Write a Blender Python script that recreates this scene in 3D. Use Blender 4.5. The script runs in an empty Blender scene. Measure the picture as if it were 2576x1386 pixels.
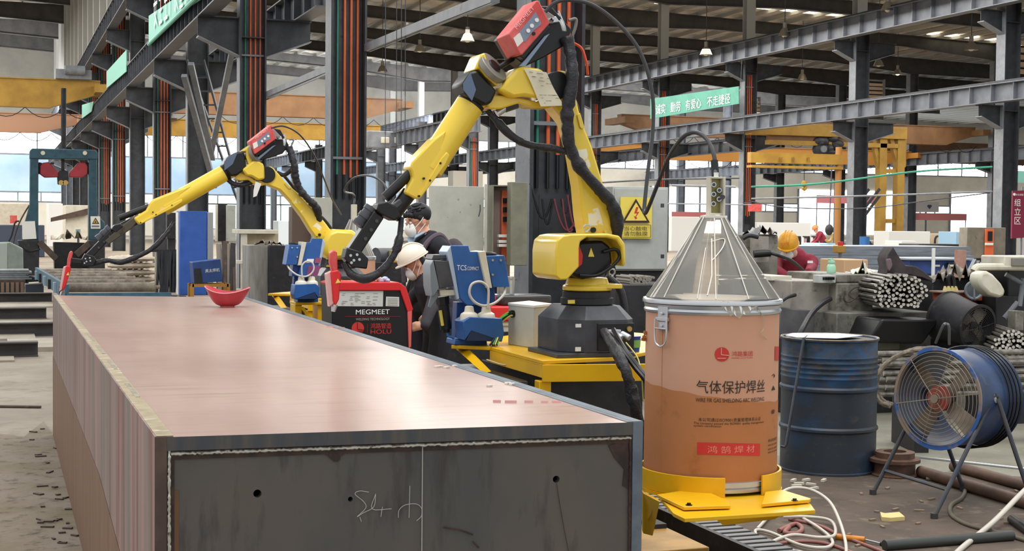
import bpy, bmesh, math, random
from mathutils import Vector, Matrix, Quaternion
random.seed(7)
S = bpy.context.scene
COL = S.collection
# ------------------------------------------------------------------ camera
F, CX, CY, HC = 3600.0, 1288.0, 693.0, 1.55
TH = math.atan(1299 / F); PI = math.pi
PITCH = math.atan(135 / F); ROLL = math.radians(0.57)
f0 = Vector((math.sin(TH), math.cos(TH), 0)); r0 = Vector((math.cos(TH), -math.sin(TH), 0)); u0 = Vector((0, 0, 1))
FW = f0 * math.cos(PITCH) - u0 * math.sin(PITCH)
UP = u0 * math.cos(PITCH) + f0 * math.sin(PITCH)
RT = r0 * math.cos(ROLL) + UP * math.sin(ROLL)
UP = UP * math.cos(ROLL) - r0 * math.sin(ROLL)
CP = Vector((0, 0, HC))
cam = bpy.data.cameras.new('camera'); co = bpy.data.objects.new('camera', cam); COL.objects.link(co)
cam.sensor_width = 36.0; cam.lens = F * 36.0 / 2576.0; cam.clip_end = 600
m = Matrix((RT, UP, -FW)).transposed().to_4x4(); m.translation = CP
co.matrix_world = m
S.camera = co
# ------------------------------------------------------------------ world, exposure, big lights
S.view_settings.view_transform = 'Standard'; S.view_settings.look = 'None'
S.view_settings.gamma = 1.0; S.view_settings.use_curve_mapping = False
S.view_settings.exposure = 0.25
try:
    S.cycles.use_denoising = True; S.cycles.denoiser = 'OPENIMAGEDENOISE'
    S.cycles.max_bounces = 6; S.cycles.diffuse_bounces = 3; S.cycles.glossy_bounces = 3
    S.cycles.transparent_max_bounces = 12; S.cycles.transmission_bounces = 6
    S.cycles.sample_clamp_indirect = 6.0; S.cycles.caustics_reflective = False; S.cycles.caustics_refractive = False
except Exception:
    pass
W = bpy.data.worlds.new('overcast_sky'); S.world = W; W.use_nodes = True
bg = W.node_tree.nodes['Background']; bg.inputs[0].default_value = (0.93, 0.97, 1.0, 1); bg.inputs[1].default_value = .82
def area(name, loc, target, sx, sy, power, col=(1, 1, 1)):
    l = bpy.data.lights.new(name, 'AREA'); l.shape = 'RECTANGLE'; l.size = sx; l.size_y = sy; l.energy = power; l.color = col
    o = bpy.data.objects.new(name, l); COL.objects.link(o); o.location = loc
    o.rotation_euler = (Vector(target) - Vector(loc)).to_track_quat('-Z', 'Y').to_euler(); return o
area('added_fill_near', (3.0, 5.0, 11.5), (3.0, 6.5, 0), 10, 5, 900, (1, 0.98, 0.95))  # unseen area light added above the foreground, no fitting modelled
area('added_fill_far', (20, 60, 9.6), (20, 60.01, 0), 24, 60, 17000, (1, 0.97, 0.92))  # added fill to brighten the far bay, hangs free below the roof
area('added_fill_bay', (-8, 75, 14.5), (-8, 75.01, 0), 14, 90, 16000, (1, 0.97, 0.92))  # added fill for the left bay, unseen
area('added_fill_wall', (25, 108, 9.4), (25, 131, 4), 90, 3, 15000, (0.97, 0.98, 1))  # added wash aimed at the back wall, no visible source
area('added_fill_right', (48, 70, 8.6), (48, 70.01, 0), 22, 60, 8000, (1, 0.98, 0.95))  # added fill for the right bay, unseen
area('added_fill_aisle', (14, 20, 10.0), (14, 20.01, 0), 14, 14, 1700, (1, 0.98, 0.95))  # added fill over the aisle, unseen
# ------------------------------------------------------------------ pixel helpers
def ray(px, py): return FW + RT * ((px - CX) / F) + UP * ((CY - py) / F)
def pd(px, py, d): return CP + ray(px, py) * d                       # at a depth
def pz(px, py, z): r = ray(px, py); return CP + r * ((z - HC) / r.z)  # on a level
def py_(px, py, Y): r = ray(px, py); return CP + r * (Y / r.y)        # on a plane of constant Y
def px_(px, py, X): r = ray(px, py); return CP + r * (X / r.x)
def depth(p): return (Vector(p) - CP).dot(FW)
def proj(p):
    q = Vector(p) - CP; d = q.dot(FW); return CX + F * q.dot(RT) / d, CY - F * q.dot(UP) / d
# ------------------------------------------------------------------ materials
def lin(h):
    if not isinstance(h, str): return tuple(h) + (1,)
    h = h.lstrip('#'); o = []
    for i in (0, 2, 4):
        c = int(h[i:i + 2], 16) / 255; o.append(c / 12.92 if c <= .04045 else ((c + .055) / 1.055) ** 2.4)
    return tuple(o) + (1,)
MATS = {}
def M(name, c, rough=.5, metal=0., c2=None, sc=5., st=(1, 1, 1), lo=.4, hi=.65, c3=None, sc3=14., st3=(1, 1, 1), lo3=.6, hi3=.72, bump=0., bsc=60., emit=0., alpha=1., trans=0., coat=0., spec=.5, ior=1.45):
    if name in MATS: return MATS[name]
    mt = bpy.data.materials.new(name); mt.use_nodes = True; MATS[name] = mt
    nt = mt.node_tree; b = nt.nodes['Principled BSDF']; L = nt.links
    b.inputs['Base Color'].default_value = lin(c); b.inputs['Roughness'].default_value = rough; b.inputs['Metallic'].default_value = metal
    b.inputs['Specular IOR Level'].default_value = spec; b.inputs['Coat Weight'].default_value = coat; b.inputs['IOR'].default_value = ior
    if alpha < 1: b.inputs['Alpha'].default_value = alpha
    if trans: b.inputs['Transmission Weight'].default_value = trans
    if emit: b.inputs['Emission Color'].default_value = lin(c); b.inputs['Emission Strength'].default_value = emit
    tc = nt.nodes.new('ShaderNodeTexCoord')
    def noise(scale, stretch, detail=5):
        mp = nt.nodes.new('ShaderNodeMapping'); mp.inputs['Scale'].default_value = stretch
        n = nt.nodes.new('ShaderNodeTexNoise'); n.inputs['Scale'].default_value = scale; n.inputs['Detail'].default_value = detail; n.inputs['Roughness'].default_value = .6
        L.new(tc.outputs['Object'], mp.inputs['Vector']); L.new(mp.outputs[0], n.inputs['Vector']); return n.outputs['Fac']
    def ramp(src, a, z):
        r = nt.nodes.new('ShaderNodeMapRange'); r.inputs[1].default_value = a; r.inputs[2].default_value = z
        L.new(src, r.inputs[0]); return r.outputs[0]
    def mix(fac, ca, cb):
        x = nt.nodes.new('ShaderNodeMix'); x.data_type = 'RGBA'; L.new(fac, x.inputs[0])
        if isinstance(ca, tuple): x.inputs[6].default_value = ca
        else: L.new(ca, x.inputs[6])
        x.inputs[7].default_value = cb; return x.outputs[2]
    cur = lin(c)
    if c2: cur = mix(ramp(noise(sc, st), lo, hi), cur, lin(c2))
    if c3: cur = mix(ramp(noise(sc3, st3, 8), lo3, hi3), cur, lin(c3))
    if not isinstance(cur, tuple): L.new(cur, b.inputs['Base Color'])
    if bump:
        bp = nt.nodes.new('ShaderNodeBump'); bp.inputs['Strength'].default_value = bump; bp.inputs['Distance'].default_value = .02
        L.new(noise(bsc, (1, 1, 1)), bp.inputs['Height']); L.new(bp.outputs[0], b.inputs['Normal'])
    return mt
def glassy(name, tint, fac, rough=.05, opac=.1):
    """thin clear sheet: mostly see-through with a glossy skin"""
    mt = bpy.data.materials.new(name); mt.use_nodes = True; MATS[name] = mt; nt = mt.node_tree; nt.nodes.clear(); L = nt.links
    out = nt.nodes.new('ShaderNodeOutputMaterial'); t = nt.nodes.new('ShaderNodeBsdfTransparent'); t.inputs[0].default_value = lin(tint)
    g = nt.nodes.new('ShaderNodeBsdfGlossy'); g.inputs['Roughness'].default_value = rough
    d = nt.nodes.new('ShaderNodeBsdfDiffuse'); d.inputs[0].default_value = lin('#e8e4da')
    fr = nt.nodes.new('ShaderNodeLayerWeight'); fr.inputs[0].default_value = fac
    m1 = nt.nodes.new('ShaderNodeMixShader'); m2 = nt.nodes.new('ShaderNodeMixShader'); m2.inputs[0].default_value = opac
    L.new(fr.outputs['Fresnel'], m1.inputs[0]); L.new(t.outputs[0], m1.inputs[1]); L.new(g.outputs[0], m1.inputs[2])
    L.new(m1.outputs[0], m2.inputs[1]); L.new(d.outputs[0], m2.inputs[2]); L.new(m2.outputs[0], out.inputs[0]); return mt
STEEL = M('dark_painted_steel', '#2c2e33', .55, 0, '#3a3d42', 3, c3='#232326', sc3=8)
STEEL_L = M('grey_painted_steel', '#6e7278', .5, 0, '#80848a', 2.5, c3='#585a5e', sc3=9)
STEEL_M = M('runway_steel', '#45484e', .5, 0, '#54575e', 2); RUNW = M('runway_blue_grey', '#575b62', .5, 0, '#666a72', 2)
YEL = M('robot_yellow', '#eccb40', .28, 0, coat=.3)
YELC = M('cart_yellow', '#f0bb12', .38, 0, '#e0aa10', 3)
YELO = M('crane_yellow', '#a58030', .55, 0, '#8f6c26', 1.2)
ORG = M('crane_orange', '#7f5c3a', .6, 0, '#704e30', 1.)
BLK = M('black_plastic', '#151517', .4)
BLKR = M('black_rubber', '#222226', .5, bump=.25, bsc=40)
BLKS = M('black_satin_sleeve', '#26262b', .45, bump=.6, bsc=28)
DARK = M('charcoal_casting', '#3a3c42', .42, 0, '#4a4c52', 8)
RED = M('signal_red', '#d2252a', .38)
REDD = M('faded_red', '#cf4b49', .45, 0, '#da6a66', 10)
BLU = M('device_blue', '#2f62a6', .4, 0, '#2a5798', 6)
BLUD = M('drum_blue', '#2a4c6e', .42, 0, '#25303c', 4, (1, 1, 2), .4, .58, '#45413e', 13, (1, 1, 2), .52, .66)
WHT = M('white_paint', '#e6e6e2', .5)
GRYB = M('light_grey_box', '#c2c5c0', .5, 0, '#b4b7b2', 6)
OLIVE = M('cabinet_grey_green', '#b7b7ac', .55, 0, '#aaaa9f', 5, c3='#6e6c62', sc3=12, lo3=.66)
OLIVD = M('cabinet_door_edge', '#82816f', .6, 0, '#757462', 7, c3='#4c4a40', sc3=25, lo3=.68)
TEAL = M('portal_teal', '#2f5360', .5, 0, '#26434f', 5, c3='#1f2c33', sc3=10)
BRN = M('rusty_steel', '#57463c', .65, 0, '#3e342f', 6, c3='#6e5240', sc3=14)
BEAMD = M('mill_scale_steel', '#47423f', .6, 0, '#353234', 3, (1, 3, 3), c3='#5a4c42', sc3=9)
ALU = M('bare_aluminium', '#c9cccf', .3, .85)
CHR = M('zinc_plate', '#c4c8cc', .32, .8)
CREAM = M('cream_board', '#d8d3c2', .6, 0, '#c9c2ae', 4)
PAPER = M('paper', '#e4e2da', .7)
PORG = M('pipe_orange', '#d9673a', .5, 0, '#c2552e', 3, (4, 4, .6))
PGRN = M('pipe_green', '#2f8a70', .5, 0, '#2a7462', 3)
GRIME = M('grimy_machine', '#8d897e', .6, 0, '#6a665c', 6, c3='#3d3a35', sc3=10, lo3=.5, hi3=.68)
SOOT = M('sooty_iron', '#2b2a2d', .6, 0, '#1c1c1f', 7, c3='#45413c', sc3=16)
ROD = M('bright_bar', '#8f8a82', .35, .4, '#5b564e', 20)
RODE = M('bar_end', '#d2cdc2', .5, 0, '#a39d92', 60)
INK = M('dark_ink', '#2b2624', .6)
REDI = M('red_ink', '#c8352f', .55)
WHI = M('white_ink', '#f0f0ec', .5)
YSIGN = M('sign_yellow', '#ecd45a', .5)
TGRN = M('banner_green', '#4d9280', .6, 0, '#468776', 2)
MAROON = M('maroon_cloth', '#8a2438', .85, 0, '#75202f', 8)
NAVY = M('dark_cloth', '#26262c', .85, 0, '#1e1e24', 6)
SKIN = M('skin', '#d6a184', .5, 0, '#cc9274', 12)
HAIR = M('black_hair', '#17151a', .5)
# ------------------------------------------------------------------ mesh builder
def V(*a): return Vector(a[0]) if len(a) == 1 else Vector(a)
def wloc(o):
    v = Vector((0, 0, 0))
    while o: v += o.location; o = o.parent
    return v
def frame(ax, up=None):
    z = Vector(ax).normalized(); up = Vector(up) if up is not None else Vector((0, 0, 1))
    if abs(z.dot(up.normalized())) > .98: up = Vector((0, 1, 0)) if abs(z.y) < .9 else Vector((1, 0, 0))
    x = up.cross(z).normalized(); y = z.cross(x); return x, y, z
def smooth_path(pts, k=6):
    P = [Vector(p) for p in pts]
    if len(P) < 3: return P
    P = [P[0] * 2 - P[1]] + P + [P[-1] * 2 - P[-2]]; out = []
    for i in range(1, len(P) - 2):
        a, b, c, d = P[i - 1:i + 3]
        for j in range(k):
            t = j / k
            out.append(.5 * ((2 * b) + (c - a) * t + (2 * a - 5 * b + 4 * c - d) * t * t + (3 * b - a - 3 * c + d) * t ** 3))
    out.append(P[-2]); return out
class MB:
    def __init__(s): s.v = []; s.f = []
    def add(s, vs, fs):
        n = len(s.v); s.v += [tuple(v) for v in vs]; s.f += [tuple(i + n for i in f) for f in fs]; return s
    def bx(s, x0, x1, y0, y1, z0, z1):
        return s.add([(x, y, z) for x in (x0, x1) for y in (y0, y1) for z in (z0, z1)],
                     [(0, 1, 3, 2), (4, 6, 7, 5), (0, 4, 5, 1), (2, 3, 7, 6), (0, 2, 6, 4), (1, 5, 7, 3)])
    def box(s, c, sz, R=None):
        c = Vector(c); R = R or Matrix.Identity(3); vs = []
        for x in (-.5, .5):
            for y in (-.5, .5):
                for z in (-.5, .5): vs.append(c + R @ Vector((x * sz[0], y * sz[1], z * sz[2])))
        return s.add(vs, [(0, 1, 3, 2), (4, 6, 7, 5), (0, 4, 5, 1), (2, 3, 7, 6), (0, 2, 6, 4), (1, 5, 7, 3)])
    def bar(s, p, q, w, h, up=None):
        p = Vector(p); q = Vector(q); x, y, z = frame(q - p, up); vs = []
        for e in (p, q):
            for a, b in ((-1, -1), (1, -1), (1, 1), (-1, 1)): vs.append(e + x * (a * w / 2) + y * (b * h / 2))
        return s.add(vs, [(3, 2, 1, 0), (4, 5, 6, 7), (0, 1, 5, 4), (1, 2, 6, 5), (2, 3, 7, 6), (3, 0, 4, 7)])
    def ibeam(s, p, q, w, h, tf=.03, tw=.02, up=None):
        p = Vector(p); q = Vector(q); x, y, z = frame(q - p, up)
        for k in (-1, 1): s.bar(p + y * k * (h - tf) / 2, q + y * k * (h - tf) / 2, w, tf, up)
        return s.bar(p, q, tw, h - 2 * tf, up)
    def cyl(s, p, q, r, r2=None, n=16, caps=True):
        p = Vector(p); q = Vector(q); r2 = r if r2 is None else r2; x, y, z = frame(q - p); vs = []
        for e, rr in ((p, r), (q, r2)):
            for i in range(n): a = 2 * PI * i / n; vs.append(e + (x * math.cos(a) + y * math.sin(a)) * rr)
        fs = [(i, (i + 1) % n, n + (i + 1) % n, n + i) for i in range(n)]
        if caps: fs += [tuple(range(n - 1, -1, -1)), tuple(range(n, 2 * n))]
        return s.add(vs, fs)
    def tube(s, pts, r, n=8, sm=0, wob=0):
        P = smooth_path(pts, sm) if sm else [Vector(p) for p in pts]; N = len(P); vs = []; ref = None
        for i, p in enumerate(P):
            t = (P[min(i + 1, N - 1)] - P[max(i - 1, 0)]).normalized()
            if ref is None: x, y, z = frame(t); ref = x
            x = (ref - t * ref.dot(t)); x = x.normalized() if x.length > 1e-6 else frame(t)[0]; y = t.cross(x); ref = x
            rr = r[min(int(i * len(r) / N), len(r) - 1)] if isinstance(r, (list, tuple)) else r
            for j in range(n):
                a = 2 * PI * j / n; w = 1 + (random.uniform(-wob, wob) if wob else 0); vs.append(p + (x * math.cos(a) + y * math.sin(a)) * rr * w)
        fs = [(i * n + j, i * n + (j + 1) % n, (i + 1) * n + (j + 1) % n, (i + 1) * n + j) for i in range(N - 1) for j in range(n)]
        fs += [tuple(range(n - 1, -1, -1)), tuple(range((N - 1) * n, N * n))]; return s.add(vs, fs)
    def lathe(s, o, ax, prof, n=32, caps=True, a0=0, a1=2 * PI):
        o = Vector(o); x, y, z = frame(ax); vs = []; full = abs(a1 - a0 - 2 * PI) < 1e-4; m = n if full else n + 1
        for r, h in prof:
            for i in range(m): a = a0 + (a1 - a0) * i / n; vs.append(o + z * h + (x * math.cos(a) + y * math.sin(a)) * r)
        fs = []
        for k in range(len(prof) - 1):
            for i in range(n): fs.append((k * m + i, k * m + (i + 1) % m, (k + 1) * m + (i + 1) % m, (k + 1) * m + i))
        if caps and full: fs += [tuple(range(m - 1, -1, -1)), tuple(range((len(prof) - 1) * m, len(prof) * m))]
        return s.add(vs, fs)
    def prism(s, poly, vec):
        P = [Vector(p) for p in poly]; vec = Vector(vec); n = len(P)
        nrm = Vector((0, 0, 0))
        for i in range(n): nrm += P[i].cross(P[(i + 1) % n])
        if nrm.dot(vec) < 0: P.reverse()
        return s.add(P + [p + vec for p in P], [tuple(range(n - 1, -1, -1)), tuple(range(n, 2 * n))] + [(i, (i + 1) % n, n + (i + 1) % n, n + i) for i in range(n)])
    def ell(s, c, r, R=None, nu=16, nv=10, t0=0., t1=PI):
        c = Vector(c); R = R or Matrix.Identity(3); vs = []; r = r if isinstance(r, (tuple, list)) else (r, r, r)
        for k in range(nv + 1):
            t = t0 + (t1 - t0) * k / nv
            for i in range(nu): a = 2 * PI * i / nu; vs.append(c + R @ Vector((r[0] * math.sin(t) * math.cos(a), r[1] * math.sin(t) * math.sin(a), r[2] * math.cos(t))))
        return s.add(vs, [((k + 1) * nu + i, (k + 1) * nu + (i + 1) % nu, k * nu + (i + 1) % nu, k * nu + i) for k in range(nv) for i in range(nu)])
    def ring(s, o, ax, R, r, n=40, m=8):
        o = Vector(o); x, y, z = frame(ax); pts = [o + (x * math.cos(2 * PI * i / n) + y * math.sin(2 * PI * i / n)) * R for i in range(n + 1)]
        return s.tube(pts, r, m)
    def build(s, name, mat, parent=None, sm=35, bev=0.):
        me = bpy.data.meshes.new(name); off = wloc(parent) if parent else Vector((0, 0, 0))
        me.from_pydata([tuple(Vector(v) - off) for v in s.v], [], s.f); me.validate(); me.update()
        b = bmesh.new(); b.from_mesh(me); bmesh.ops.remove_doubles(b, verts=b.verts, dist=1e-6); bmesh.ops.recalc_face_normals(b, faces=b.faces); b.to_mesh(me); b.free()
        me.materials.append(mat); o = bpy.data.objects.new(name, me); COL.objects.link(o); o.parent = parent
        if sm and len(me.polygons):
            me.shade_smooth(); me.set_sharp_from_angle(angle=math.radians(sm))
        if bev:
            md = o.modifiers.new('bevel', 'BEVEL'); md.width = bev; md.segments = 2; md.limit_method = 'ANGLE'; md.angle_limit = .6
        if not parent and s.v:   # origin at the base of the thing
            c = sum((Vector(v) for v in s.v), Vector()) / len(s.v); c.z = min(v[2] for v in s.v)
            me.transform(Matrix.Translation(-c)); o.location = c
        return o
def tag(o, label, cat, group=None, kind=None):
    o['label'] = label; o['category'] = cat
    if group: o['group'] = group
    if kind: o['kind'] = kind
    return o
def thing(name, label, cat, loc, group=None):
    o = bpy.data.objects.new(name, None); o.empty_display_size = .1; COL.objects.link(o); o.location = loc
    return tag(o, label, cat, group)
def struct(o): o['kind'] = 'structure'; return o
def dup(root, delta, label=None, group=None):
    r = root.copy(); COL.objects.link(r); r.location = root.location + Vector(delta)
    if label: r['label'] = label
    if group: r['group'] = group
    for ch in root.children:
        c = ch.copy(); COL.objects.link(c); c.parent = r
        for g in ch.children:
            d = g.copy(); COL.objects.link(d); d.parent = c
    return r
def fbx(mb, x0, y0, x1, y1, d, t):
    """axis-aligned box whose front face (facing -Y) covers that rectangle of the view at depth d"""
    xc, yc = (x0 + x1) / 2, (y0 + y1) / 2; Y = pd(xc, yc, d).y
    X0 = py_(x0, yc, Y).x; X1 = py_(x1, yc, Y).x; Z1 = py_(xc, y0, Y).z; Z0 = py_(xc, y1, Y).z
    mb.bx(X0, X1, Y, Y + t, Z0, Z1); return (X0, X1, Y, Y + t, Z0, Z1)
def fbz(mb, x0, y0, x1, d, t, z0=0.):
    """as fbx but standing on level z0"""
    xc = (x0 + x1) / 2; Y = pd(xc, y0, d).y; X0 = py_(x0, y0, Y).x; X1 = py_(x1, y0, Y).x; Z1 = py_(xc, y0, Y).z
    mb.bx(X0, X1, Y, Y + t, z0, Z1); return (X0, X1, Y, Y + t, z0, Z1)
def cbox(name, mat, label, cat, x0, y0, x1, d, t, z0=0., bev=.01, group=None):
    mb = MB(); fbz(mb, x0, y0, x1, d, t, z0); return tag(mb.build(name, mat, bev=bev), label, cat, group)
def text(s, name, mat, parent, o, xd, up, w, h=None, th=.0015, warp=None):
    """lettering, fitted to width w (and height h), lower-left corner at o"""
    cu = bpy.data.curves.new(name, 'FONT'); cu.body = s; cu.resolution_u = 3
    t = bpy.data.objects.new('tmp', cu); COL.objects.link(t)
    bpy.context.view_layer.update()
    me = bpy.data.meshes.new_from_object(t.evaluated_get(bpy.context.evaluated_depsgraph_get())); bpy.data.objects.remove(t)
    xs = [v.co.x for v in me.vertices]; ys = [v.co.y for v in me.vertices]
    if not xs: return None
    ax, bx_, ay, by = min(xs), max(xs), min(ys), max(ys); sx = w / max(bx_ - ax, 1e-6); sy = (h / max(by - ay, 1e-6)) if h else sx
    o = Vector(o); xd = Vector(xd).normalized(); up = Vector(up).normalized(); nn = xd.cross(up); off = wloc(parent) if parent else Vector((0, 0, 0))
    for v in me.vertices:
        a, b = (v.co.x - ax) * sx, (v.co.y - ay) * sy
        p = warp(a, b) if warp else o + xd * a + up * b + nn * th
        v.co = p - off
    me.materials.clear(); me.materials.append(mat)
    ob = bpy.data.objects.new(name, me); COL.objects.link(ob); ob.parent = parent; return ob
def catenary(a, b, sag, n=12):
    a = Vector(a); b = Vector(b); return [a.lerp(b, i / n) - Vector((0, 0, sag * 4 * (i / n) * (1 - i / n))) for i in range(n + 1)]
# ================================================================== building shell
FLOOR = M('workshop_concrete', '#968b7c', .75, 0, '#7f7466', .8, (1, 1, 1), .4, .62, '#6c5f50', 2.6, (1, 1, 1), .52, .72, bump=.25, bsc=9)
fl = MB(); fl.bx(-40, 150, -12, 132, -.2, 0); struct(fl.build('floor', FLOOR))
YW = 131.0
WBLUE = M('wall_blue_sheet', '#a9c9e6', .6, 0, '#bcd4ea', .35)
WBEI = M('wall_beige_sheet', '#d3cdbe', .65, 0, '#c6bfae', .4)
WGRY = M('wall_grey_sheet', '#9a9890', .65, 0, '#8b8982', .4)
SKYP = M('window_daylight', '#f4faff', .5, emit=4.2)
SKYG = M('window_daylight_green', '#dff5ee', .5, emit=2.0)
def wall(name, mat, x0, x1, z0, z1, y=YW, t=.25):
    mb = MB(); mb.bx(x0, x1, y, y + t, z0, z1); return struct(mb.build(name, mat, sm=0))
wall('wall_back_lower', WBEI, -40, 150, 0, 2.9)
wall('wall_back_blue', WBLUE, -40, 36, 3.7, 7.0)
wall('wall_back_beige', WBEI, 36, 150, 3.7, 7.0)
wall('wall_back_upper', WGRY, -40, 150, 9.3, 18)
n = 0
for (x0, x1, z0, z1, mt) in ((17, 38, .7, 2.85, SKYG), (-40, 150, 7.0, 9.3, SKYP), (-40, 60, 2.9, 3.7, SKYG), (60, 150, 2.9, 3.7, SKYP)):
    n += 1; mb = MB(); mb.bx(x0, x1, YW + .1, YW + .2, z0, z1); w = struct(mb.build('window_%d' % n, mt, sm=0))
    if z0 < 1: w.location.y -= .16
    fr = MB(); x = x0
    while x <= x1:
        fr.bx(x - .06, x + .06, YW - .02 - .1 * (z0 < 1), YW + .09, z0, z1); x += 3.1 if z0 > 5 else 1.9
    fr.bx(x0, x1, YW - .03, YW + .09, z0 - .08, z0 + .05); fr.bx(x0, x1, YW - .03, YW + .09, z1 - .05, z1 + .08); fr.build('window_frame', STEEL_L, w, sm=0)
# wide roller doors standing open to daylight along the far right of the back wall
for x0, x1 in ((47, 55), (62, 73), (79, 92), (98, 112)):
    n += 1; mb = MB(); mb.bx(x0, x1, YW - .08, YW - .02, .6, 5.2 if x0 > 60 else 4.4); struct(mb.build('window_%d' % n, SKYP, sm=0))
    fr = MB(); z1 = 5.2 if x0 > 60 else 4.4
    for x in (x0, (x0 + x1) / 2, x1): fr.bx(x - .1, x + .1, YW - .14, YW - .02, .5, z1 + .1)
    struct(fr.build('trim_%d' % n, STEEL_L, sm=0))
# ---- roof
def roof_z(x): return 15.2 - .055 * (min(x, 34) - 5) - .025 * max(0, x - 34) if x > 5 else 15.8
SHEET = M('roof_sheet', '#cfc7ba', .6, 0, '#b3aca0', .7, (1, 2, 1), c3='#8a847b', sc3=3)
PURL = M('purlin_grey', '#a5a6a2', .55)
frames_y = [13.7 + 9.25 * k for k in range(13)]
def sheet(name, x0, x1, y0, y1):
    mb = MB(); n = int((x1 - x0) / .45); vs = []
    for i in range(n + 1):
        x = x0 + (x1 - x0) * i / n
        for y in (y0, y1):
            for dz in (0, .04): vs.append((x, y, roof_z(x) + .95 + (.06 if i % 2 else 0) + dz))
    fs = []
    for i in range(n):
        a = i * 4; b = a + 4; fs += [(a, b, b + 2, a + 2), (a + 1, a + 3, b + 3, b + 1), (a, a + 1, b + 1, b), (a + 2, b + 2, b + 3, a + 3)]
    mb.add(vs, fs); return struct(mb.build(name, SHEET, sm=0))
sheet('ceiling_main', 5.2, 110, 15, 131); sheet('ceiling_side', -38, 4.8, 44, 131)
x = 6.0
while x < 100:
    mb = MB(); mb.bx(x - .04, x + .04, 15, 131, roof_z(x) + .72, roof_z(x) + .93); mb.bx(x - .04, x + .1, 15, 131, roof_z(x) + .7, roof_z(x) + .72); struct(mb.build('roof_purlin', PURL, sm=0)); x += 1.55
x = -36.
while x < 4.6:
    mb = MB(); mb.bx(x - .04, x + .04, 44, 131, roof_z(x) + .72, roof_z(x) + .93); struct(mb.build('roof_purlin', PURL, sm=0)); x += 1.8
def strut(mb, x0, x1, y, h0=.75, h1=.75):
    """tapered rafter web + flanges in the plane y"""
    z0, z1 = roof_z(x0) + .68, roof_z(x1) + .68
    mb.prism([(x0, y - .015, z0), (x1, y - .015, z1), (x1, y - .015, z1 - h1), (x0, y - .015, z0 - h0)], (0, .03, 0))
    for (a, b) in ((0, 0), (h0, h1)):
        mb.prism([(x0, y - .16, z0 - a + .02), (x1, y - .16, z1 - b + .02), (x1, y - .16, z1 - b - .02), (x0, y - .16, z0 - a - .02)], (0, .32, 0))
RAFT = M('rafter_steel', '#4a4846', .6, 0, '#3b3a3a', 1.4)
for y in frames_y:
    mb = MB()
    for xa, xb in ((5.3, 12, ), (12, 27), (27, 33.6), (33.6, 41), (41, 55), (55, 62), (62, 85)):
        h = {5.3: 1.15, 33.6: 1.15, 62: 1.1}
        strut(mb, xa, xb, y, h.get(xa, .72), h.get(xb, .72))
    struct(mb.build('roof_rafter_beam', RAFT, sm=0))
    if y > 48:
        mb = MB(); strut(mb, -38, -4, y, .9, .8); strut(mb, -4, 4.9, y, .8, 1.3); struct(mb.build('roof_rafter_beam', RAFT, sm=0))
# skylight strips in the roof sheeting
SKYL = M('skylight_sheet', '#fff0d2', .5, emit=2.6)
def roof_pt(px, py):
    r = ray(px, py); t = 20.
    while t < 260:
        p = CP + r * t
        if p.z > roof_z(p.x) + .9: return p
        t += .15
    return CP + r * 120
for k, (a, b) in enumerate((((1880, 12), (2136, 52)), ((2352, 82), (2514, 106)), ((2560, 112), (2600, 118)), ((1655, 5), (1708, 12)), ((838, 44), (872, 50)), ((1000, 50), (1030, 55)), ((135, 16), (190, 20)), ((112, 60), (168, 64)), ((1985, 170), (2075, 184)), ((1240, 146), (1290, 152)))):
    p = roof_pt(*a); e = py_(b[0], b[1], p.y); x0, x1 = p.x, max(e.x, p.x + 1); z0, z1 = roof_z(x0) + .92, roof_z(x1) + .92; w = .9 if k < 3 else .5; mb = MB()
    mb.prism([(x0, p.y, z0), (x1, p.y, z1), (x1, p.y, z1 - .02), (x0, p.y, z0 - .02)], (0, w, 0)); struct(mb.build('window_%d' % (20 + k), SKYL, sm=0))
# ---- columns
def hcol(x0, x1, y, w, z1, mat=STEEL, pipes=None, z0=0.):
    mb = MB(); t = .035
    mb.bx(x0, x0 + t, y, y + w, z0, z1); mb.bx(x1 - t, x1, y, y + w, z0, z1); mb.bx(x0 + t, x1 - t, y + w * .5 - .012, y + w * .5 + .012, z0, z1)
    for z in (5.6, 8.7):
        if z < z1: mb.bx(x0 + t, x1 - t, y + .01, y + w - .01, z, z + .02)
    o = struct(mb.build('steel_column', mat, sm=0))
    f = MB(); f.bx(x0 - .004, x0, y + .01, y + w - .01, z0, z1); f.build('lit_flange_face', STEEL_L, o, sm=0)  # lighter grey sheet puts the light on this flange side into its colour
    if pipes:
        yb = y + w * .5 - .045
        zb, zt, sp = pipes
        xs = [x0 + .14] + [x0 + .26 + k * sp for k in range(3)]
        for k, xx in enumerate(xs):
            q = MB(); q.cyl((xx, yb, zb + .05 * (k % 2)), (xx, yb, zt), .022 if k else .017, n=8); q.build('green_pipe' if k == 0 else 'orange_pipe', PGRN if k == 0 else PORG, o)
            q = MB(); q.cyl((xx, yb, zb - .35), (xx, yb, zb + .05), .02, n=8); q.build('cable_tail', BLK, o)
        q = MB()
        for zz in (2.55, 5.2, 8.0): q.bx(x0 + .05, xs[-1] + .08, yb - .05, yb - .03, zz, zz + .04)
        q.build('pipe_clamp', STEEL_L, o, sm=0)
    return o
XA0, XA1 = 5.13, 5.72
for k, y in enumerate(frames_y):
    hcol(XA0, XA1, y, .45, roof_z(5.3) + .6, STEEL, (2.25, 12.5, .11) if k in (0, 1, 2, 4, 6, 7, 8) else None)
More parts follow.
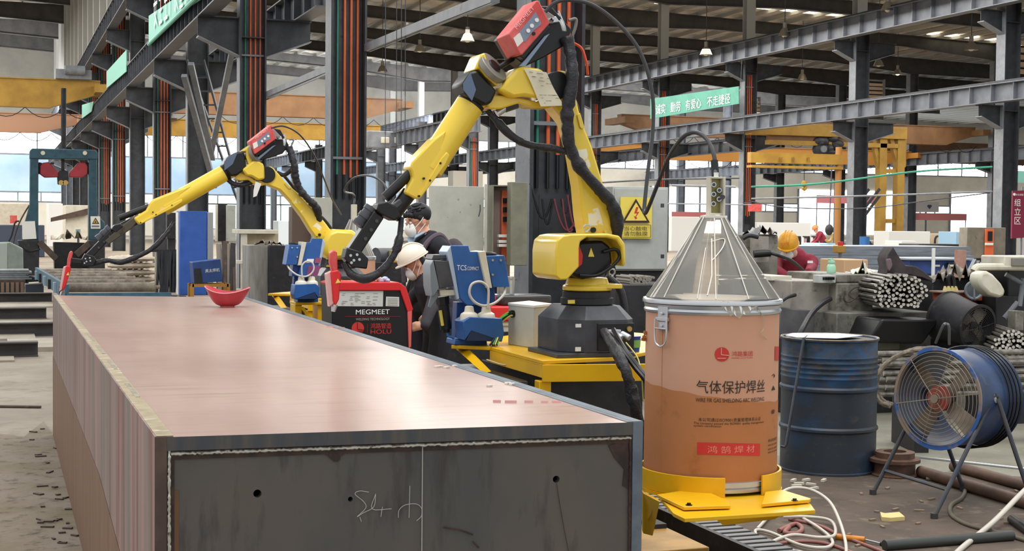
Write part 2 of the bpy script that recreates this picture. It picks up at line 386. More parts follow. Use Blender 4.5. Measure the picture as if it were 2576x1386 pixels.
for k, y in enumerate(frames_y):
    hcol(33.2, 33.85, y, .5, 9.9, STEEL, (1.9, 8.6, .1) if k in (5, 6, 7, 8) else None)
    mb = MB(); mb.ibeam((33.5, y + .25, 9.88), (33.5, y + .25, roof_z(34) + .5), .45, .42, .03, .02, (0, 1, 0)); struct(mb.build('steel_column', PURL, sm=0))
    if 4 < k: hcol(62, 62.7, y, .5, roof_z(62) + .6, STEEL_M, (2.0, 7.6, .14) if k in (6, 7) else None)
    if k > 5: hcol(22.6, 23.1, y, .45, 7.2, STEEL_M, (2.2, 5.8, .09) if k == 6 else None)
# secondary wind posts and cladding of row A's upper wall
for y in [50.7 + 4.6 * k for k in range(17)]:
    mb = MB(); mb.bx(4.55, 4.85, y, y + .3, 10.2, 16.6); struct(mb.build('steel_column', PURL, sm=0))
CLAD = M('upper_cladding', '#a59c8d', .65, 0, '#8f8678', 1.2, (1, .4, 3))
mb = MB(); mb.bx(4.9, 4.98, 52, 131, 10.2, 16.7); struct(mb.build('wall_left_upper', CLAD, sm=0))
# ---- crane runways: I beams with stiffeners, each a beam of its own
def runway(x, y0, y1, zb, h, w=.38, mat=STEEL_M, stiff=1.15):
    mb = MB(); t = .03
    mb.bx(x - w / 2, x + w / 2, y0, y1, zb, zb + t); mb.bx(x - w / 2, x + w / 2, y0, y1, zb + h - t, zb + h)
    mb.bx(x - .012, x + .012, y0, y1, zb + t, zb + h - t); y = y0 + .2
    while y < y1: mb.bx(x - w / 2 + .02, x + w / 2 - .02, y, y + .02, zb + t, zb + h - t); y += stiff
    o = struct(mb.build('crane_runway_beam', mat, sm=0))
    r = MB(); r.bx(x - .05, x + .05, y0, y1, zb + h, zb + h + .1); r.build('crane_rail', STEEL, o, sm=0); return o
def bracket(x0, x1, y, zt, h0, h1, w=.3):
    """corbel from a column face x0 out to x1, top at zt"""
    mb = MB(); s = 1 if x1 > x0 else -1
    mb.prism([(x0, y + .21, zt), (x1, y + .21, zt), (x1, y + .21, zt - h1), (x0, y + .21, zt - h0)], (0, .03, 0))
    mb.prism([(x0, y + .05, zt), (x1, y + .05, zt), (x1, y + .05, zt - .03), (x0, y + .05, zt - .03)], (0, .35, 0))
    o = struct(mb.build('runway_bracket_beam', STEEL, sm=0))
    q = MB(); q.prism([(x0, y + .05, zt - h0), (x1, y + .05, zt - h1), (x1, y + .05, zt - h1 - .03), (x0, y + .05, zt - h0 - .03)], (0, .35, 0)); q.build('bracket_flange', STEEL_L, o, sm=0)
XR = 4.42
runway(XR, 20, 130, 6.05, .72, .36, STEEL_M, .78); runway(XR, 36, 130, 9.15, .8, .36, STEEL_M, 1.2)
runway(6.55, 30, 130, 6.05, .72, .36, STEEL_M)
for y in frames_y[1:]:
    bracket(XA0, XR - .2, y, 6.05, .85, .45); bracket(XA1, 6.75, y, 6.05, .85, .45)
    if y > 35: bracket(XA0, XR - .2, y, 9.15, .85, .45)
runway(32.3, 13, 130, 9.1, .78, .42, RUNW); runway(32.3, 13, 130, 5.8, .64, .42, RUNW)
runway(35.2, 60, 130, 5.2, .6, .36, RUNW); runway(61, 70, 130, 5.8, .8, .4, RUNW); runway(22, 66, 130, 5.9, .8, .4, RUNW)
for y in frames_y:
    for z in (9.1, 5.8): bracket(33.2, 32.3, y, z, .8, .4); bracket(33.85, 35.2, y, z, .8, .4)
    if y > 66: bracket(22.6, 21.8, y, 5.9, .7, .35); bracket(62, 60.8, y, 5.8, .7, .35)
# diagonal service trunking between row A columns
mb = MB(); mb.bar(pd(924, 120, 23.4), pd(1246, -8, 15.2), .1, .12); mb.bar(pd(930, 128, 23.3), pd(1240, 6, 15.2), .03, .03); struct(mb.build('trim_1', STEEL_L, sm=0))
mb = MB(); mb.bar(pd(668, 240, 32.6), pd(830, 172, 24.0), .1, .12); mb.bar(pd(672, 250, 32.4), pd(826, 184, 24.0), .03, .03); struct(mb.build('trim_2', STEEL_L, sm=0))
# bracing between the columns of the third and fourth frames
mb = MB(); p = frames_y[2]
for (a, b) in (((592, 90), (528, 400)), ((463, 190), (540, 470)), ((480, 160), (535, 400))):
    mb.bar(pd(*a, 33.5), pd(*b, 36.5), .13, .1)
struct(mb.build('trim_3', STEEL_L, sm=0))
mb = MB(); a0, a1, b0, b1 = pd(470, 150, 37), pd(560, 400, 37), pd(512, 150, 37), pd(580, 400, 37)
a1 = a1 + (a1 - a0) * (-a1.z / (a1 - a0).z); b1 = b1 + (b1 - b0) * (-b1.z / (b1 - b0).z); mb.bar(a0, a1, .1, .05); mb.bar(b0, b1, .1, .05)
for i in range(16): t = (i + .3) / 16; mb.bar(a0.lerp(a1, t), b0.lerp(b1, t), .04, .04)
tag(mb.build('access_ladder', STEEL, sm=0), 'dark steel ladder climbing between the braced columns behind the far robot', 'ladder')
# ================================================================== steel box girder
PRIM = M('primer_top', '#b1958a', .30, 0, '#a2857a', 1.3, (1.6, .5, 1), .38, .62, '#967c70', 5, (.5, 4.5, 1), .52, .72)
SIDE = M('primer_side', '#a8827e', .5, 0, '#7d756e', 1.3, (5, 5, .3), .38, .58, '#7c463e', 2.6, (4, 4, .2), .52, .66)
SIDEB = M('rust_stain_side', '#84644c', .6, 0, '#74543e', 2, (5, 5, .4), .35, .65, '#94765e', 3, (4, 4, .3))
ENDP = M('end_plate_scale', '#4b4b4a', .5, 0, '#5f5750', 1.6, (1, 1, .5), .38, .62, '#3d3937', 6, (3, 3, .6), .55, .72)
SAW = M('cut_edge', '#41444a', .45, 0, '#55504a', 5, (6, 6, 1))
SAWB = M('cut_edge_brown', '#4a3a34', .6, 0, '#5c4a40', 9)
SAWG = M('cut_edge_grey', '#6b7680', .5, 0, '#57616a', 8)
WELD = M('weld_bead', '#c9c8c0', .25, .8, '#6a5a4e', 30, (1, 1, 1), .58, .66, '#241d1a', 22, (1, 1, 1), .66, .7)
SCORCH = M('weld_scorch', '#2c2320', .7, 0, '#4a3428', 18)
GRIND = M('ground_seam', '#a6987c', .45, 0, '#8f8064', 7, (2, 2, 2), c3='#c9c2b2', sc3=5, st3=(1, 3, 1), lo3=.58, hi3=.64)
CHALK = M('chalk', '#b9b5ae', .8)
fl_, fr_, bl_, br_ = pz(389, 1098, 1.), pz(1617, 1059, 1.), pz(133, 742, 1.), pz(619, 747, 1.)
E1 = (fr_ - fl_).normalized(); E2 = ((bl_ + br_) / 2 - (fl_ + fr_) / 2).normalized(); EZ = Vector((0, 0, 1))
br_ = bl_ + (br_ - bl_)
girder = thing('box_girder', 'long primed steel box girder with welded seams lying along the workshop', 'steel girder', (fl_.x, fl_.y, 0))
def slab(name, mat, pts, z0, z1, par=girder, bev=0):
    mb = MB(); mb.prism([(p.x, p.y, z0) for p in pts], (0, 0, z1 - z0)); return mb.build(name, mat, par, sm=0, bev=bev)
t = .03
e1b = (br_ - bl_).normalized()
slab('side_plate', SIDE, (fl_, fl_ + E1 * t, bl_ + e1b * t, bl_), 0, 1.0)
slab('side_plate', SAWG, (fr_ - E1 * t, fr_, br_, br_ - e1b * t), 0, 1.0)
top = slab('top_plate', PRIM, (fl_ + E1 * t, fr_ - E1 * t, br_ - e1b * t, bl_ + e1b * t), .962, .9975)
slab('bottom_plate', BRN, (fl_ + E1 * t, fr_ - E1 * t, br_ - e1b * t, bl_ + e1b * t), 0.0, .035)
slab('end_plate', SAWB, (bl_ + e1b * t, br_ - e1b * t, br_ - e1b * t - E2 * .03, bl_ + e1b * t - E2 * .03), .035, .962)
# near end plate with drilled holes
def pe(x, y, off=.0):
    r = ray(x, y); n = E1.cross(EZ); o = fl_ + E2 * (.006 - off); return CP + r * ((o - CP).dot(n) / r.dot(n))
q = [fl_ + E1 * t + E2 * .008, fr_ - E1 * t + E2 * .008, fr_ - E1 * t + E2 * .033, fl_ + E1 * t + E2 * .033]
ep = slab('end_plate', ENDP, q, .035, .962)
cut = MB()
for (x, y, r) in ((648, 1242, .0105), (1400, 1206, .0098), (882, 1256, .0065)):
    p = pe(x, y); cut.cyl(p - E2 * .1, p + E2 * .15, r, n=20)
cm = bpy.data.meshes.new('cutter'); cm.from_pydata(cut.v, [], cut.f); co_ = bpy.data.objects.new('cutter', cm); COL.objects.link(co_)
md = ep.modifiers.new('holes', 'BOOLEAN'); md.object = co_; md.solver = 'EXACT'
bpy.context.view_layer.update()
nm = bpy.data.meshes.new_from_object(ep.evaluated_get(bpy.context.evaluated_depsgraph_get())); ep.modifiers.clear(); ep.data = nm; bpy.data.objects.remove(co_)
# front edges: edge faces of side and top plates, scorch and weld beads
def strip(name, mat, a, b, w, h, par=girder, bev=0): mb = MB(); mb.bar(a, b, w, h); return mb.build(name, mat, par, sm=0, bev=bev)
strip('plate_cut_edge', SAWB, fl_ + E1 * .015 - EZ * 1.0 - E2 * .001, fl_ + E1 * .015 - EZ * .002 - E2 * .001, .03, .004)
strip('plate_cut_edge', SAW, fl_ + E1 * .03 - EZ * .02 - E2 * .001, fr_ - E1 * .03 - EZ * .02 - E2 * .001, .004, .035)
strip('plate_cut_edge', SAWG, fr_ - E1 * .015 - EZ * 1. - E2 * .001, fr_ - E1 * .015 - EZ * .002 - E2 * .001, .03, .004)
def bead(a, b, r, seed):
    rnd = random.Random(seed); n = int((b - a).length / .006); mb = MB(); pts = []; 
    for i in range(n + 1): pts.append(a.lerp(b, i / n) + EZ * rnd.uniform(-.0014, .0014) + E1 * rnd.uniform(-.001, .001))
    rs = [r * rnd.uniform(.75, 1.25) for _ in range(n + 1)]; mb.tube(pts, rs, 7); return mb
z1 = EZ * .05
strip('scorched_strip', SCORCH, fl_ + E1 * .035 - EZ * .047 + E2 * .006, fr_ - E1 * .032 - EZ * .047 + E2 * .006, .005, .028)
bead(fl_ + E1 * .04 - EZ * .046 + E2 * .002, fr_ - E1 * .034 - EZ * .046 + E2 * .002, .0048, 1).build('weld_bead', WELD, girder)
bead(fl_ + E1 * .05 - EZ * .036 + E2 * .003, fl_ + E1 * .5 - EZ * .037 + E2 * .003, .0035, 5).build('weld_bead', SCORCH, girder)
strip('scorched_strip', SCORCH, fl_ + E1 * .041 - EZ * .98 + E2 * .006, fl_ + E1 * .041 - EZ * .04 + E2 * .006, .016, .004)
bead(fl_ + E1 * .036 - EZ * .98 + E2 * .002, fl_ + E1 * .036 - EZ * .03 + E2 * .002, .0042, 2).build('weld_bead', WELD, girder)
bead(fr_ - E1 * .034 - EZ * .98 + E2 * .002, fr_ - E1 * .034 - EZ * .03 + E2 * .002, .004, 3).build('weld_bead', SCORCH, girder)
strip('rust_streak', M('rust_streak', '#6b4a30', .7, 0, '#54463a', 9), fl_ + E1 * .056 - EZ * .9 + E2 * .0075, fl_ + E1 * .054 - EZ * .14 + E2 * .0075, .014, .002)
# top seams
slab('ground_seam', GRIND, (fl_ + E1 * .004, fl_ + E1 * .046, bl_ + e1b * .04, bl_ + e1b * .004), .9985, 1.0012)
slab('ground_seam', SAWG, (fr_ - E1 * .046, fr_ - E1 * .03, br_ - e1b * .03, br_ - e1b * .046), .9975, .9995)
rnd = random.Random(11)
for k in range(7):
    a = .12 + k * .105 + rnd.uniform(-.02, .02); b = a + rnd.uniform(.03, .08)
    P = lambda u, o: fl_.lerp(bl_, u) + E1 * o
    slab('raw_seam_patch', M('raw_seam', '#b9ae9a', .35, .3, '#8f8470', 40), (P(a, .026), P(a, .04), P(b, .04), P(b, .024)), 1.0012, 1.0024)
# rust stain with its own outline low on the left side
def pl(u, z, off=.0012): p = fl_.lerp(bl_, u) - E1 * off; return Vector((p.x, p.y, z))
mb = MB(); poly = [pl(0.0, .0), pl(0, .12), pl(.08, .35), pl(.16, .47), pl(.3, .55), pl(.55, .56), pl(1., .57), pl(1, 0)]
mb.prism(poly, -E1 * .0008); mb.build('rust_stain', SIDEB, girder, sm=0)
# chalk on the end plate
def marks(name, mat, lines, r, par=girder):
    mb = MB()
    for l in lines: mb.tube([pe(x, y, .003) for x, y in l], r, 5, sm=4 if len(l) > 2 else 0)
    return mb.build(name, mat, par)
marks('chalk_line', CHALK, [[(1063, 1124), (1061, 1386)]], .0013)
marks('chalk_scribble', CHALK, [[(928, 1238), (905, 1235), (893, 1243), (915, 1262), (920, 1278), (898, 1300), (914, 1290), (940, 1275), (945, 1245)], [(945, 1242), (936, 1280), (985, 1280)], [(962, 1275), (958, 1300)],
      [(1031, 1222), (1029, 1302)], [(1002, 1302), (1004, 1283), (1020, 1270), (1048, 1268), (1061, 1280), (1060, 1298), (1048, 1310)], [(905, 1300), (909, 1312)]], .0009)
marks('burn_mark', SCORCH, [[(1117, 1327), (1150, 1332), (1168, 1337), (1190, 1345)], [(1190, 1362), (1205, 1378)]], .0022)
mb = MB(); p = pe(842, 1142, .001); 
for dx, dy, r in ((0, 0, .016), (-.014, .004, .010), (.016, .003, .009), (.004, -.01, .011)): c = p + E1 * dx + EZ * dy; mb.cyl(c - E2 * .0012, c, r, n=14)
mb.build('burn_mark', SCORCH, girder)
mb = MB(); mb.tube([pe(1400, 1215, .002), pe(1412, 1290, .002), pe(1430, 1386, .002)], .0008, 5, sm=4); mb.build('scratch', SCORCH, girder)
mb = MB(); mb.prism([pe(1530, 1120, .0), pe(1580, 1108, .0), pe(1582, 1230, .0), pe(1566, 1222, .0), pe(1570, 1180, 0), pe(1545, 1150, 0)], -E2 * .002); mb.build('scorch_patch', SCORCH, girder, sm=0)
# pink chalk dashes and scale flakes lying on the top plate
PINK = M('pink_chalk', '#ecb4b4', .8)
for (x, y, w) in ((832, 823, 22), (858, 826, 18), (1250, 1011, 20), (1285, 1012, 30), (1330, 1012, 22), (1370, 1013, 18), (1400, 1013, 24)):
    a, b = pz(x - w / 2, y, .998), pz(x + w / 2, y, .998); mb = MB(); mb.bar(a, b, .012, .001, E2); mb.build('pink_chalk_dash', PINK, girder, sm=0)
SCRAP = M('pale_flake', '#d9d0c6', .7)
for k, (x, y) in enumerate(((1098, 924), (1108, 923), (1122, 926), (1142, 922), (1232, 972), (1276, 966), (1286, 968))):
    p = pz(x, y, .998); mb = MB(); rnd = random.Random(k)
    mb.prism([p + E1 * (.012 * math.cos(a) * rnd.uniform(.6, 1.2)) + E2 * (.012 * math.sin(a) * rnd.uniform(.6, 1.2)) for a in (0, 1, 2.2, 3.3, 4.4, 5.4)], (0.002, 0, .006))
    tag(mb.build('slag_flake', SCRAP, sm=0), 'small pale slag flake lying on the girder top near its far side edge', 'slag', 'slag flakes on the girder')
# ---- red scoop bowl
b0 = pz(572, 772, .998); bowl = thing('scoop_bowl', 'red plastic saddle-shaped bowl standing on the girder top', 'bowl', b0)
RBOWL = M('red_bowl', '#c4414b', .4, 0, '#b3353f', 9); vs = []; nu, nv = 36, 8; mb = MB()
for side in (0, 1):
    for k in range(nv + 1):
        t_ = k / nv; 
        for i in range(nu):
            a = 2 * PI * i / nu; r = .05 + .09 * t_ ** .7 + (-.004 if side else 0); h = (.006 if side else 0) + .082 * t_ ** 1.5 + .032 * t_ * (math.cos(a) ** 2) * (1.25 if math.cos(a) < 0 else 1)
            vs.append(b0 + r0 * (r * math.cos(a)) + f0 * (r * .8 * math.sin(a)) + EZ * (h + .008))
fs = []; N_ = (nv + 1) * nu
for k in range(nv):
    for i in range(nu):
        j = (i + 1) % nu; fs.append((k * nu + i, k * nu + j, (k + 1) * nu + j, (k + 1) * nu + i)); fs.append((N_ + k * nu + i, N_ + (k + 1) * nu + i, N_ + (k + 1) * nu + j, N_ + k * nu + j))
for i in range(nu): j = (i + 1) % nu; fs.append((nv * nu + i, nv * nu + j, N_ + nv * nu + j, N_ + nv * nu + i))
fs.append(tuple(range(nu))); fs.append(tuple(N_ + i for i in range(nu))[::-1]); mb.add(vs, fs); mb.build('shell', RBOWL, bowl, sm=60)
rim = MB(); rim.tube([vs[nv * nu + i % nu] for i in range(nu + 1)], .0035, 6); rim.build('rim', M('pale_red_rim', '#e0939a', .4), bowl)
ft = MB(); ft.cyl(b0, b0 + EZ * .009, .045, n=20); ft.build('foot', REDD, bowl)
# ================================================================== wire drum on its stand
DC = pd(1792, 760, 5.4); DX, DY = DC.x, DC.y; DR = .2535
zt = pd(1792, 757, 5.4 - DR).z; zb = pd(1792, 1248, 5.4 - DR).z
CARD = M('kraft_board', '#cf9c80', .7, 0, '#c99577', 2.5); CARDD = M('kraft_board_dark', '#b9794c', .7, 0, '#b0713f', 3, c3='#a5693c', sc3=9)
drum = thing('wire_drum', 'large kraft cardboard welding wire drum with clear cone lid on yellow stand', 'drum', (DX, DY, zb))
mb = MB(); mb.lathe((DX, DY, zb + .012), EZ, [(DR - .004, 0), (DR - .004, zt - zb - .06)], 72); mb.build('drum_body', CARD, drum)
mb = MB(); mb.lathe((DX, DY, zb), EZ, [(DR - .01, 0), (DR, .004), (DR, .016), (DR - .004, .02), (DR + .0015, .024), (DR + .001, .04), (DR - .004, .043)], 72); mb.build('bottom_ring', CHR, drum)
# darker lower half of the board, with a slanting upper edge
mb = MB(); n = 90; vs = []
camdir = math.atan2(-DY, -DX)
def rp(ang, r, z): return Vector((DX + r * math.cos(ang), DY + r * math.sin(ang), z))
def slant_edge(px): return 995 + (px - 1625) * .17
mid = pd(1792, 1000, 5.4 - DR)
for i in range(n + 1):
    a = camdir - PI * .52 + PI * 1.04 * i / n; xx = math.sin(a - camdir)
    pxx = 1792 + xx * 168; up = pd(1792, 1000 + (pxx - 1792) * .13, 5.4 - DR).z - .002 * math.sin(i * .5)
    vs += [rp(a, DR - .0032, zb + .046), rp(a, DR - .0032, up)]
mb.add(vs, [(2 * i, 2 * i + 2, 2 * i + 3, 2 * i + 1) for i in range(n)]); mb.build('dark_lower_board', CARDD, drum)
zr = zt
mb = MB(); mb.lathe((DX, DY, zr - .055), EZ, [(DR - .003, 0), (DR + .002, .004), (DR + .004, .012), (DR, .02), (DR + .001, .024), (DR + .003, .034), (DR - .002, .036)], 72); mb.build('locking_ring', CHR, drum)
mb = MB(); mb.lathe((DX, DY, zr - .02), EZ, [(DR - .004, 0), (DR + .008, .002), (DR + .009, .012), (DR + .006, .018), (DR - .004, .02)], 72); mb.build('lid_ring', ALU, drum)
LIDM = glassy('clear_pvc', '#d5cfc6', .34, .08, .19); zc = pd(1797, 545, 5.4).z
mb = MB(); mb.lathe((DX, DY, zr), EZ, [(DR - .006, 0), (DR * .985, .004), (DR * .55, (zc - zr) * .53), (.047, zc - zr)], 64, caps=False); lid = mb.build('cone_lid', LIDM, drum)
CRE = M('clear_fold', '#e9e3d6', .2, 0, coat=.5); mb = MB()
for da, e in ((-1.12, 1.), (-.78, 1), (-.22, .62), (.05, .98), (.55, .98), (.95, 1.)):
    a = camdir + da; mb.tube([rp(a, DR * .985, zr + .006), rp(a, DR * .985 - (DR * .985 - .05) * .5 * e, zr + (zc - zr) * .52 * e), rp(a, DR * .985 - (DR * .985 - .05) * e, zr + (zc - zr) * e)], .0022, 5)
def cpt(px, py):  # on the cone, seen from the front
    zz = pd(1792, py, 5.33).z; rr = .047 + (DR * .985 - .047) * max(0, (zc - zz) / (zc - zr)); s_ = max(-.97, min(.97, (px - 1792) * 5.3 / F / rr)); return rp(camdir + math.asin(s_), rr + .002, zz)
mb.tube([cpt(*p) for p in ((1786, 608), (1818, 600), (1816, 620), (1798, 645), (1788, 655))], .0022, 5, sm=4)
mb.tube([cpt(*p) for p in ((1788, 600), (1790, 690), (1780, 738))], .003, 5)
mb.tube([cpt(*p) for p in ((1800, 690), (1870, 690), (1925, 690))], .0022, 5); mb.tube([cpt(*p) for p in ((1806, 700), (1866, 697), (1934, 699))], .003, 5)
mb.tube([cpt(*p) for p in ((1790, 593), (1850, 594))], .0015, 5); mb.build('lid_fold', CRE, lid)
mb = MB(); mb.lathe((DX, DY, zc - .012), EZ, [(.05, 0), (.05, .016), (.03, .018)], 24); mb.build('lid_collar', CRE, lid)
# roller guide standing on the lid
g0 = Vector((DX, DY, zc + .006)); gf = r0; ge = -f0
guide = thing('wire_straightener', 'cream steel frame with small rollers fixed upright on the cone lid', 'wire guide', g0)
sc_ = 5.4 / F
mb = MB(); H = 96 * sc_
for xx in (-13, 22): mb.box(g0 + gf * (xx * sc_) + EZ * H / 2, (.008, .03, H))
mb.box(g0 + gf * (5 * sc_) + EZ * (H - .004), (.055, .03, .007)); mb.box(g0 + gf * (5 * sc_) + EZ * .004, (.055, .03, .007))
mb.build('guide_frame', CREAM, guide, bev=.001)
mb = MB(); mb.box(g0 + gf * (6 * sc_) + f0 * .012 + EZ * H / 2, (.048, .003, H - .01)); mb.build('back_plate', M('olive_brass', '#a39a5f', .4, .3), guide)
for k, (dx, dz) in enumerate(((-2, 76), (12, 62), (-2, 52), (12, 40), (-2, 28))):
    c = g0 + gf * (dx * sc_) + EZ * (dz * sc_); q = MB(); q.cyl(c + f0 * .006, c - f0 * .014, .0095, n=18); ro = q.build('roller', CHR, guide)
    q = MB(); q.cyl(c - f0 * .0141, c - f0 * .017, .006, n=12); q.build('roller_hub', DARK, ro)
for dx, dz in ((20, 45),):
    c = g0 + gf * (dx * sc_) + EZ * (dz * sc_); q = MB(); q.cyl(c, c - f0 * .03, .008, n=12); q.build('adjusting_knob', DARK, guide)
# conduit from the guide up, round, down behind the robot and up to its wire feeder
gtop = g0 + EZ * H + gf * (5 * sc_)
pts = [gtop, pd(1799, 430, 5.42), pd(1796, 390, 5.45), pd(1778, 350, 5.5), pd(1748, 333, 5.55), pd(1715, 348, 5.6), pd(1680, 400, 5.75), pd(1652, 470, 5.9), pd(1630, 525, 6.0), pd(1622, 536, 6.02), pd(1621, 520, 6.05), pd(1630, 430, 6.1), pd(1642, 330, 6.15), pd(1640, 230, 6.15), pd(1610, 130, 6.15), pd(1555, 60, 6.15), pd(1490, 12, 6.15), pd(1430, 0, 6.15), pd(1395, 8, 6.15), pd(1372, 30, 6.15)]
mb = MB(); mb.tube(pts, .0085, 8, sm=6); cd = tag(mb.build('wire_conduit', M('conduit_dark', '#3a3a3c', .4)), 'dark wire conduit looping from cone drum lid up to the red feeder', 'conduit')
mb = MB(); mb.cyl(pd(1800, 445, 5.42), pd(1797, 405, 5.44), .015, n=12); mb.build('conduit_sleeve', BLK, cd); mb = MB(); mb.cyl(gtop - EZ * .003, gtop + EZ * .016, .009, n=12); mb.build('conduit_tip', WHT, cd)
# latch plate with ring handle
a_l = camdir + math.asin((1675 - 1792) / 168.); lc = rp(a_l, DR + .002, pd(1675, 800, 5.3).z); ln = Vector((math.cos(a_l), math.sin(a_l), 0)); lt = ln.cross(EZ)
R_ = Matrix((-lt, ln, EZ)).transposed()
mb = MB(); mb.box(lc + EZ * .018, (.05, .006, .055), R_); mb.box(lc - EZ * .025, (.044, .008, .03), R_); mb.cyl(lc + ln * .001 + EZ * .02, lc + ln * .012 + EZ * .02, .006, n=10); mb.cyl(lc + ln * .003 - EZ * .025, lc + ln * .01 - EZ * .025, .005, n=10); mb.box(lc + ln * .004 + EZ * .0, (.062, .012, .012), R_)
mb.build('latch_plate', CHR, drum, bev=.001)
mb = MB(); hp = lambda u, z: lc + lt * (-u) + ln * .012 + EZ * z
mb.tube([hp(-.03, .0), hp(-.031, -.06), hp(-.024, -.088), hp(0, -.1), hp(.024, -.088), hp(.031, -.06), hp(.03, 0)], .0035, 8, sm=5); mb.tube([hp(-.03, -.035), hp(.03, -.035)], .003, 6); mb.build('ring_handle', ALU, drum)
# printing on the drum
def dtext(s, px0, px1, pyb, h_px, mat, name='drum_lettering', tilt=0.0):
    ang = lambda x: camdir + math.asin(max(-.995, min(.995, (x - 1792) / 167.)))
    ca = math.cos((ang(px0) + ang(px1)) / 2 - camdir); hh = h_px * 5.15 / F; a0, a1 = ang(px0), ang(px1); w = abs(a1 - a0) * DR
    z = pd((px0 + px1) / 2, pyb, 5.4 - DR * ca).z
    return text(s, name, mat, drum, (0, 0, 0), (1, 0, 0), (0, 0, 1), w, hh, warp=lambda a, b: rp(a0 + (a1 - a0) * a / w, DR - .0018, z + b - tilt * a))
dtext('气体保护焊丝', 1757, 1921, 991, 33, INK); dtext('WIRE FIR GAS SHIELDING ARC WELDING', 1756, 1920, 1013, 10, INK)
dtext('本公司通过ISO9001质量管理体系认证', 1763, 1912, 1062, 9.5, INK); dtext('The company passed the ISO9001 quality management', 1752, 1920, 1071, 7, INK); dtext('system certification', 1752, 1818, 1078, 6.5, INK)
dtext('鸿路集团', 1840, 1890, 896, 13, REDI); dtext('HONG LU JI TUAN', 1840, 1890, 903, 5, REDI)
def dpatch(px0, px1, py0, py1, mat, name, r=DR - .0022, round_=False):
    mb = MB(); vs = []; n = 20
    for i in range(n + 1):
        t_ = i / n; x = px0 + (px1 - px0) * t_; a = camdir + math.asin((x - 1792) / 167.); ca = math.cos(a - camdir)
        if round_: hh = math.sqrt(max(0, 1 - (2 * t_ - 1) ** 2)) * (py1 - py0) / 2; y0, y1 = (py0 + py1) / 2 - hh, (py0 + py1) / 2 + hh
        else: y0, y1 = py0, py1
        vs += [rp(a, r, pd(x, y1, 5.4 - DR * ca).z), rp(a, r, pd(x, y0, 5.4 - DR * ca).z)]
    mb.add(vs, [(2 * i, 2 * i + 2, 2 * i + 3, 2 * i + 1) for i in range(n)]); return mb.build(name, mat, drum, sm=60)
dpatch(1761, 1912, 1116, 1147, REDI, 'red_label_band'); dtext('鸿 鹄 焊 材', 1786, 1898, 1142, 19, M('band_ink', '#e58f80', .6))
def dtxt(s, px0, px1, py, h, mat): dtext(s, px0, px1, py, h, mat)
dpatch(1799, 1834, 874, 910, REDI, 'round_emblem', round_=True)
mb = MB(); LG = M('emblem_line', '#e9b59f', .6)
def drib(p0, p1, w):
    for (x, y) in (p0, p1): pass
    f = lambda x, y: rp(camdir + math.asin((x - 1792) / 167.), DR - .0012, pd(x, y, 5.4 - DR).z)
    mb.tube([f(*p0), f(*p1)], w, 5)
drib((1815, 876), (1815, 893), .0012); drib((1815, 893), (1833, 895), .0012); drib((1806, 902), (1826, 902), .0012); mb.build('emblem_strokes', LG, drum)
dpatch(1946, 1957, 870, 905, REDI, 'round_emblem')
for (y0, s) in ((950, '↑'), (980, '▲'), (1040, '※')): dtext(s, 1938, 1948, y0, 12, INK)
for k, y in enumerate((1108, 1118, 1128, 1136)): dtext('焊丝规格型号' if k == 0 else 'wire lot number', 1932, 1955, y, 8 if k == 0 else 6, INK)
mb = MB(); mb.bar(rp(camdir + math.asin((1672 - 1792) / 167.), DR - .0035, zb + .05), rp(camdir + math.asin((1672 - 1792) / 167.), DR - .0035, zt - .08), .0015, .001); mb.build('board_seam', CARDD, drum)
mb = MB(); c = rp(camdir - 1.35, DR, pd(1632, 838, 5.4).z)
for k in range(7): mb.box(c + Vector((random.uniform(-.012, .012), random.uniform(-.01, .01), random.uniform(-.025, .02))), (.012, .006, .012), Matrix.Rotation(random.random() * 3, 3, 'Y'))
mb.build('torn_hole', CARDD, drum)
# torn plastic film under the ring
FILM = glassy('torn_film', '#f0e8e0', .35, .2, .35); mb = MB(); vs = []; n = 12
for i in range(n + 1):
    for j in range(4):
        x = 1815 + 85 * i / n - j * 3; y = 757 + 12 * i / n + j * (14 + 3 * math.sin(i * 2.1)) * math.sin(PI * (i + .6) / (n + 1.4)) * .8
        vs.append(rp(camdir + math.asin((x - 1792) / 167.), DR + .003 + .0022 * ((i * 7 + j * 5) % 3), pd(x, y, 5.4 - DR).z))
mb.add(vs, [(i * 4 + j, (i + 1) * 4 + j, (i + 1) * 4 + j + 1, i * 4 + j + 1) for i in range(n) for j in range(3)])
f1 = lambda x, y: rp(camdir + math.asin((x - 1792) / 167.), DR + .006, pd(x, y, 5.4 - DR).z)
mb.tube([f1(*p) for p in ((1898, 775), (1910, 800), (1913, 825), (1906, 840), (1912, 850), (1920, 858))], .0015, 5, sm=4); tf = tag(mb.build('film_scrap', FILM, sm=0), 'torn clear plastic film hanging from the drum ring', 'plastic film')
# ---- stand
stand = thing('drum_stand', 'yellow welded stand with slotted ring holding the cardboard wire drum', 'stand', (DX, DY, 0))
zp = zb - .008
def arcring(a0, a1, r, z0, z1, th=.008):
    mb = MB(); n = 40; vs = []
    for i in range(n + 1):
        a = a0 + (a1 - a0) * i / n; vs += [rp(a, r, z0), rp(a, r + th, z0), rp(a, r + th, z1), rp(a, r, z1)]
    fs = [(4 * i + j, 4 * i + 4 + j, 4 * i + 4 + (j + 1) % 4, 4 * i + (j + 1) % 4) for i in range(n) for j in range(4)]; fs += [(0, 1, 2, 3), (4 * n + 3, 4 * n + 2, 4 * n + 1, 4 * n)]; mb.add(vs, fs); return mb
g_l = camdir + math.asin((1829 - 1792) / 176.); g_r = camdir + math.asin((1918 - 1792) / 176.)
zring = pd(1720, 1203, 5.4 - DR).z
arcring(g_r, g_l + 2 * PI, DR + .006, zp, zring, .008).build('retaining_ring', YELC, stand, bev=.001)
Pp = lambda x, y, z=zp: pz(x, y, z)
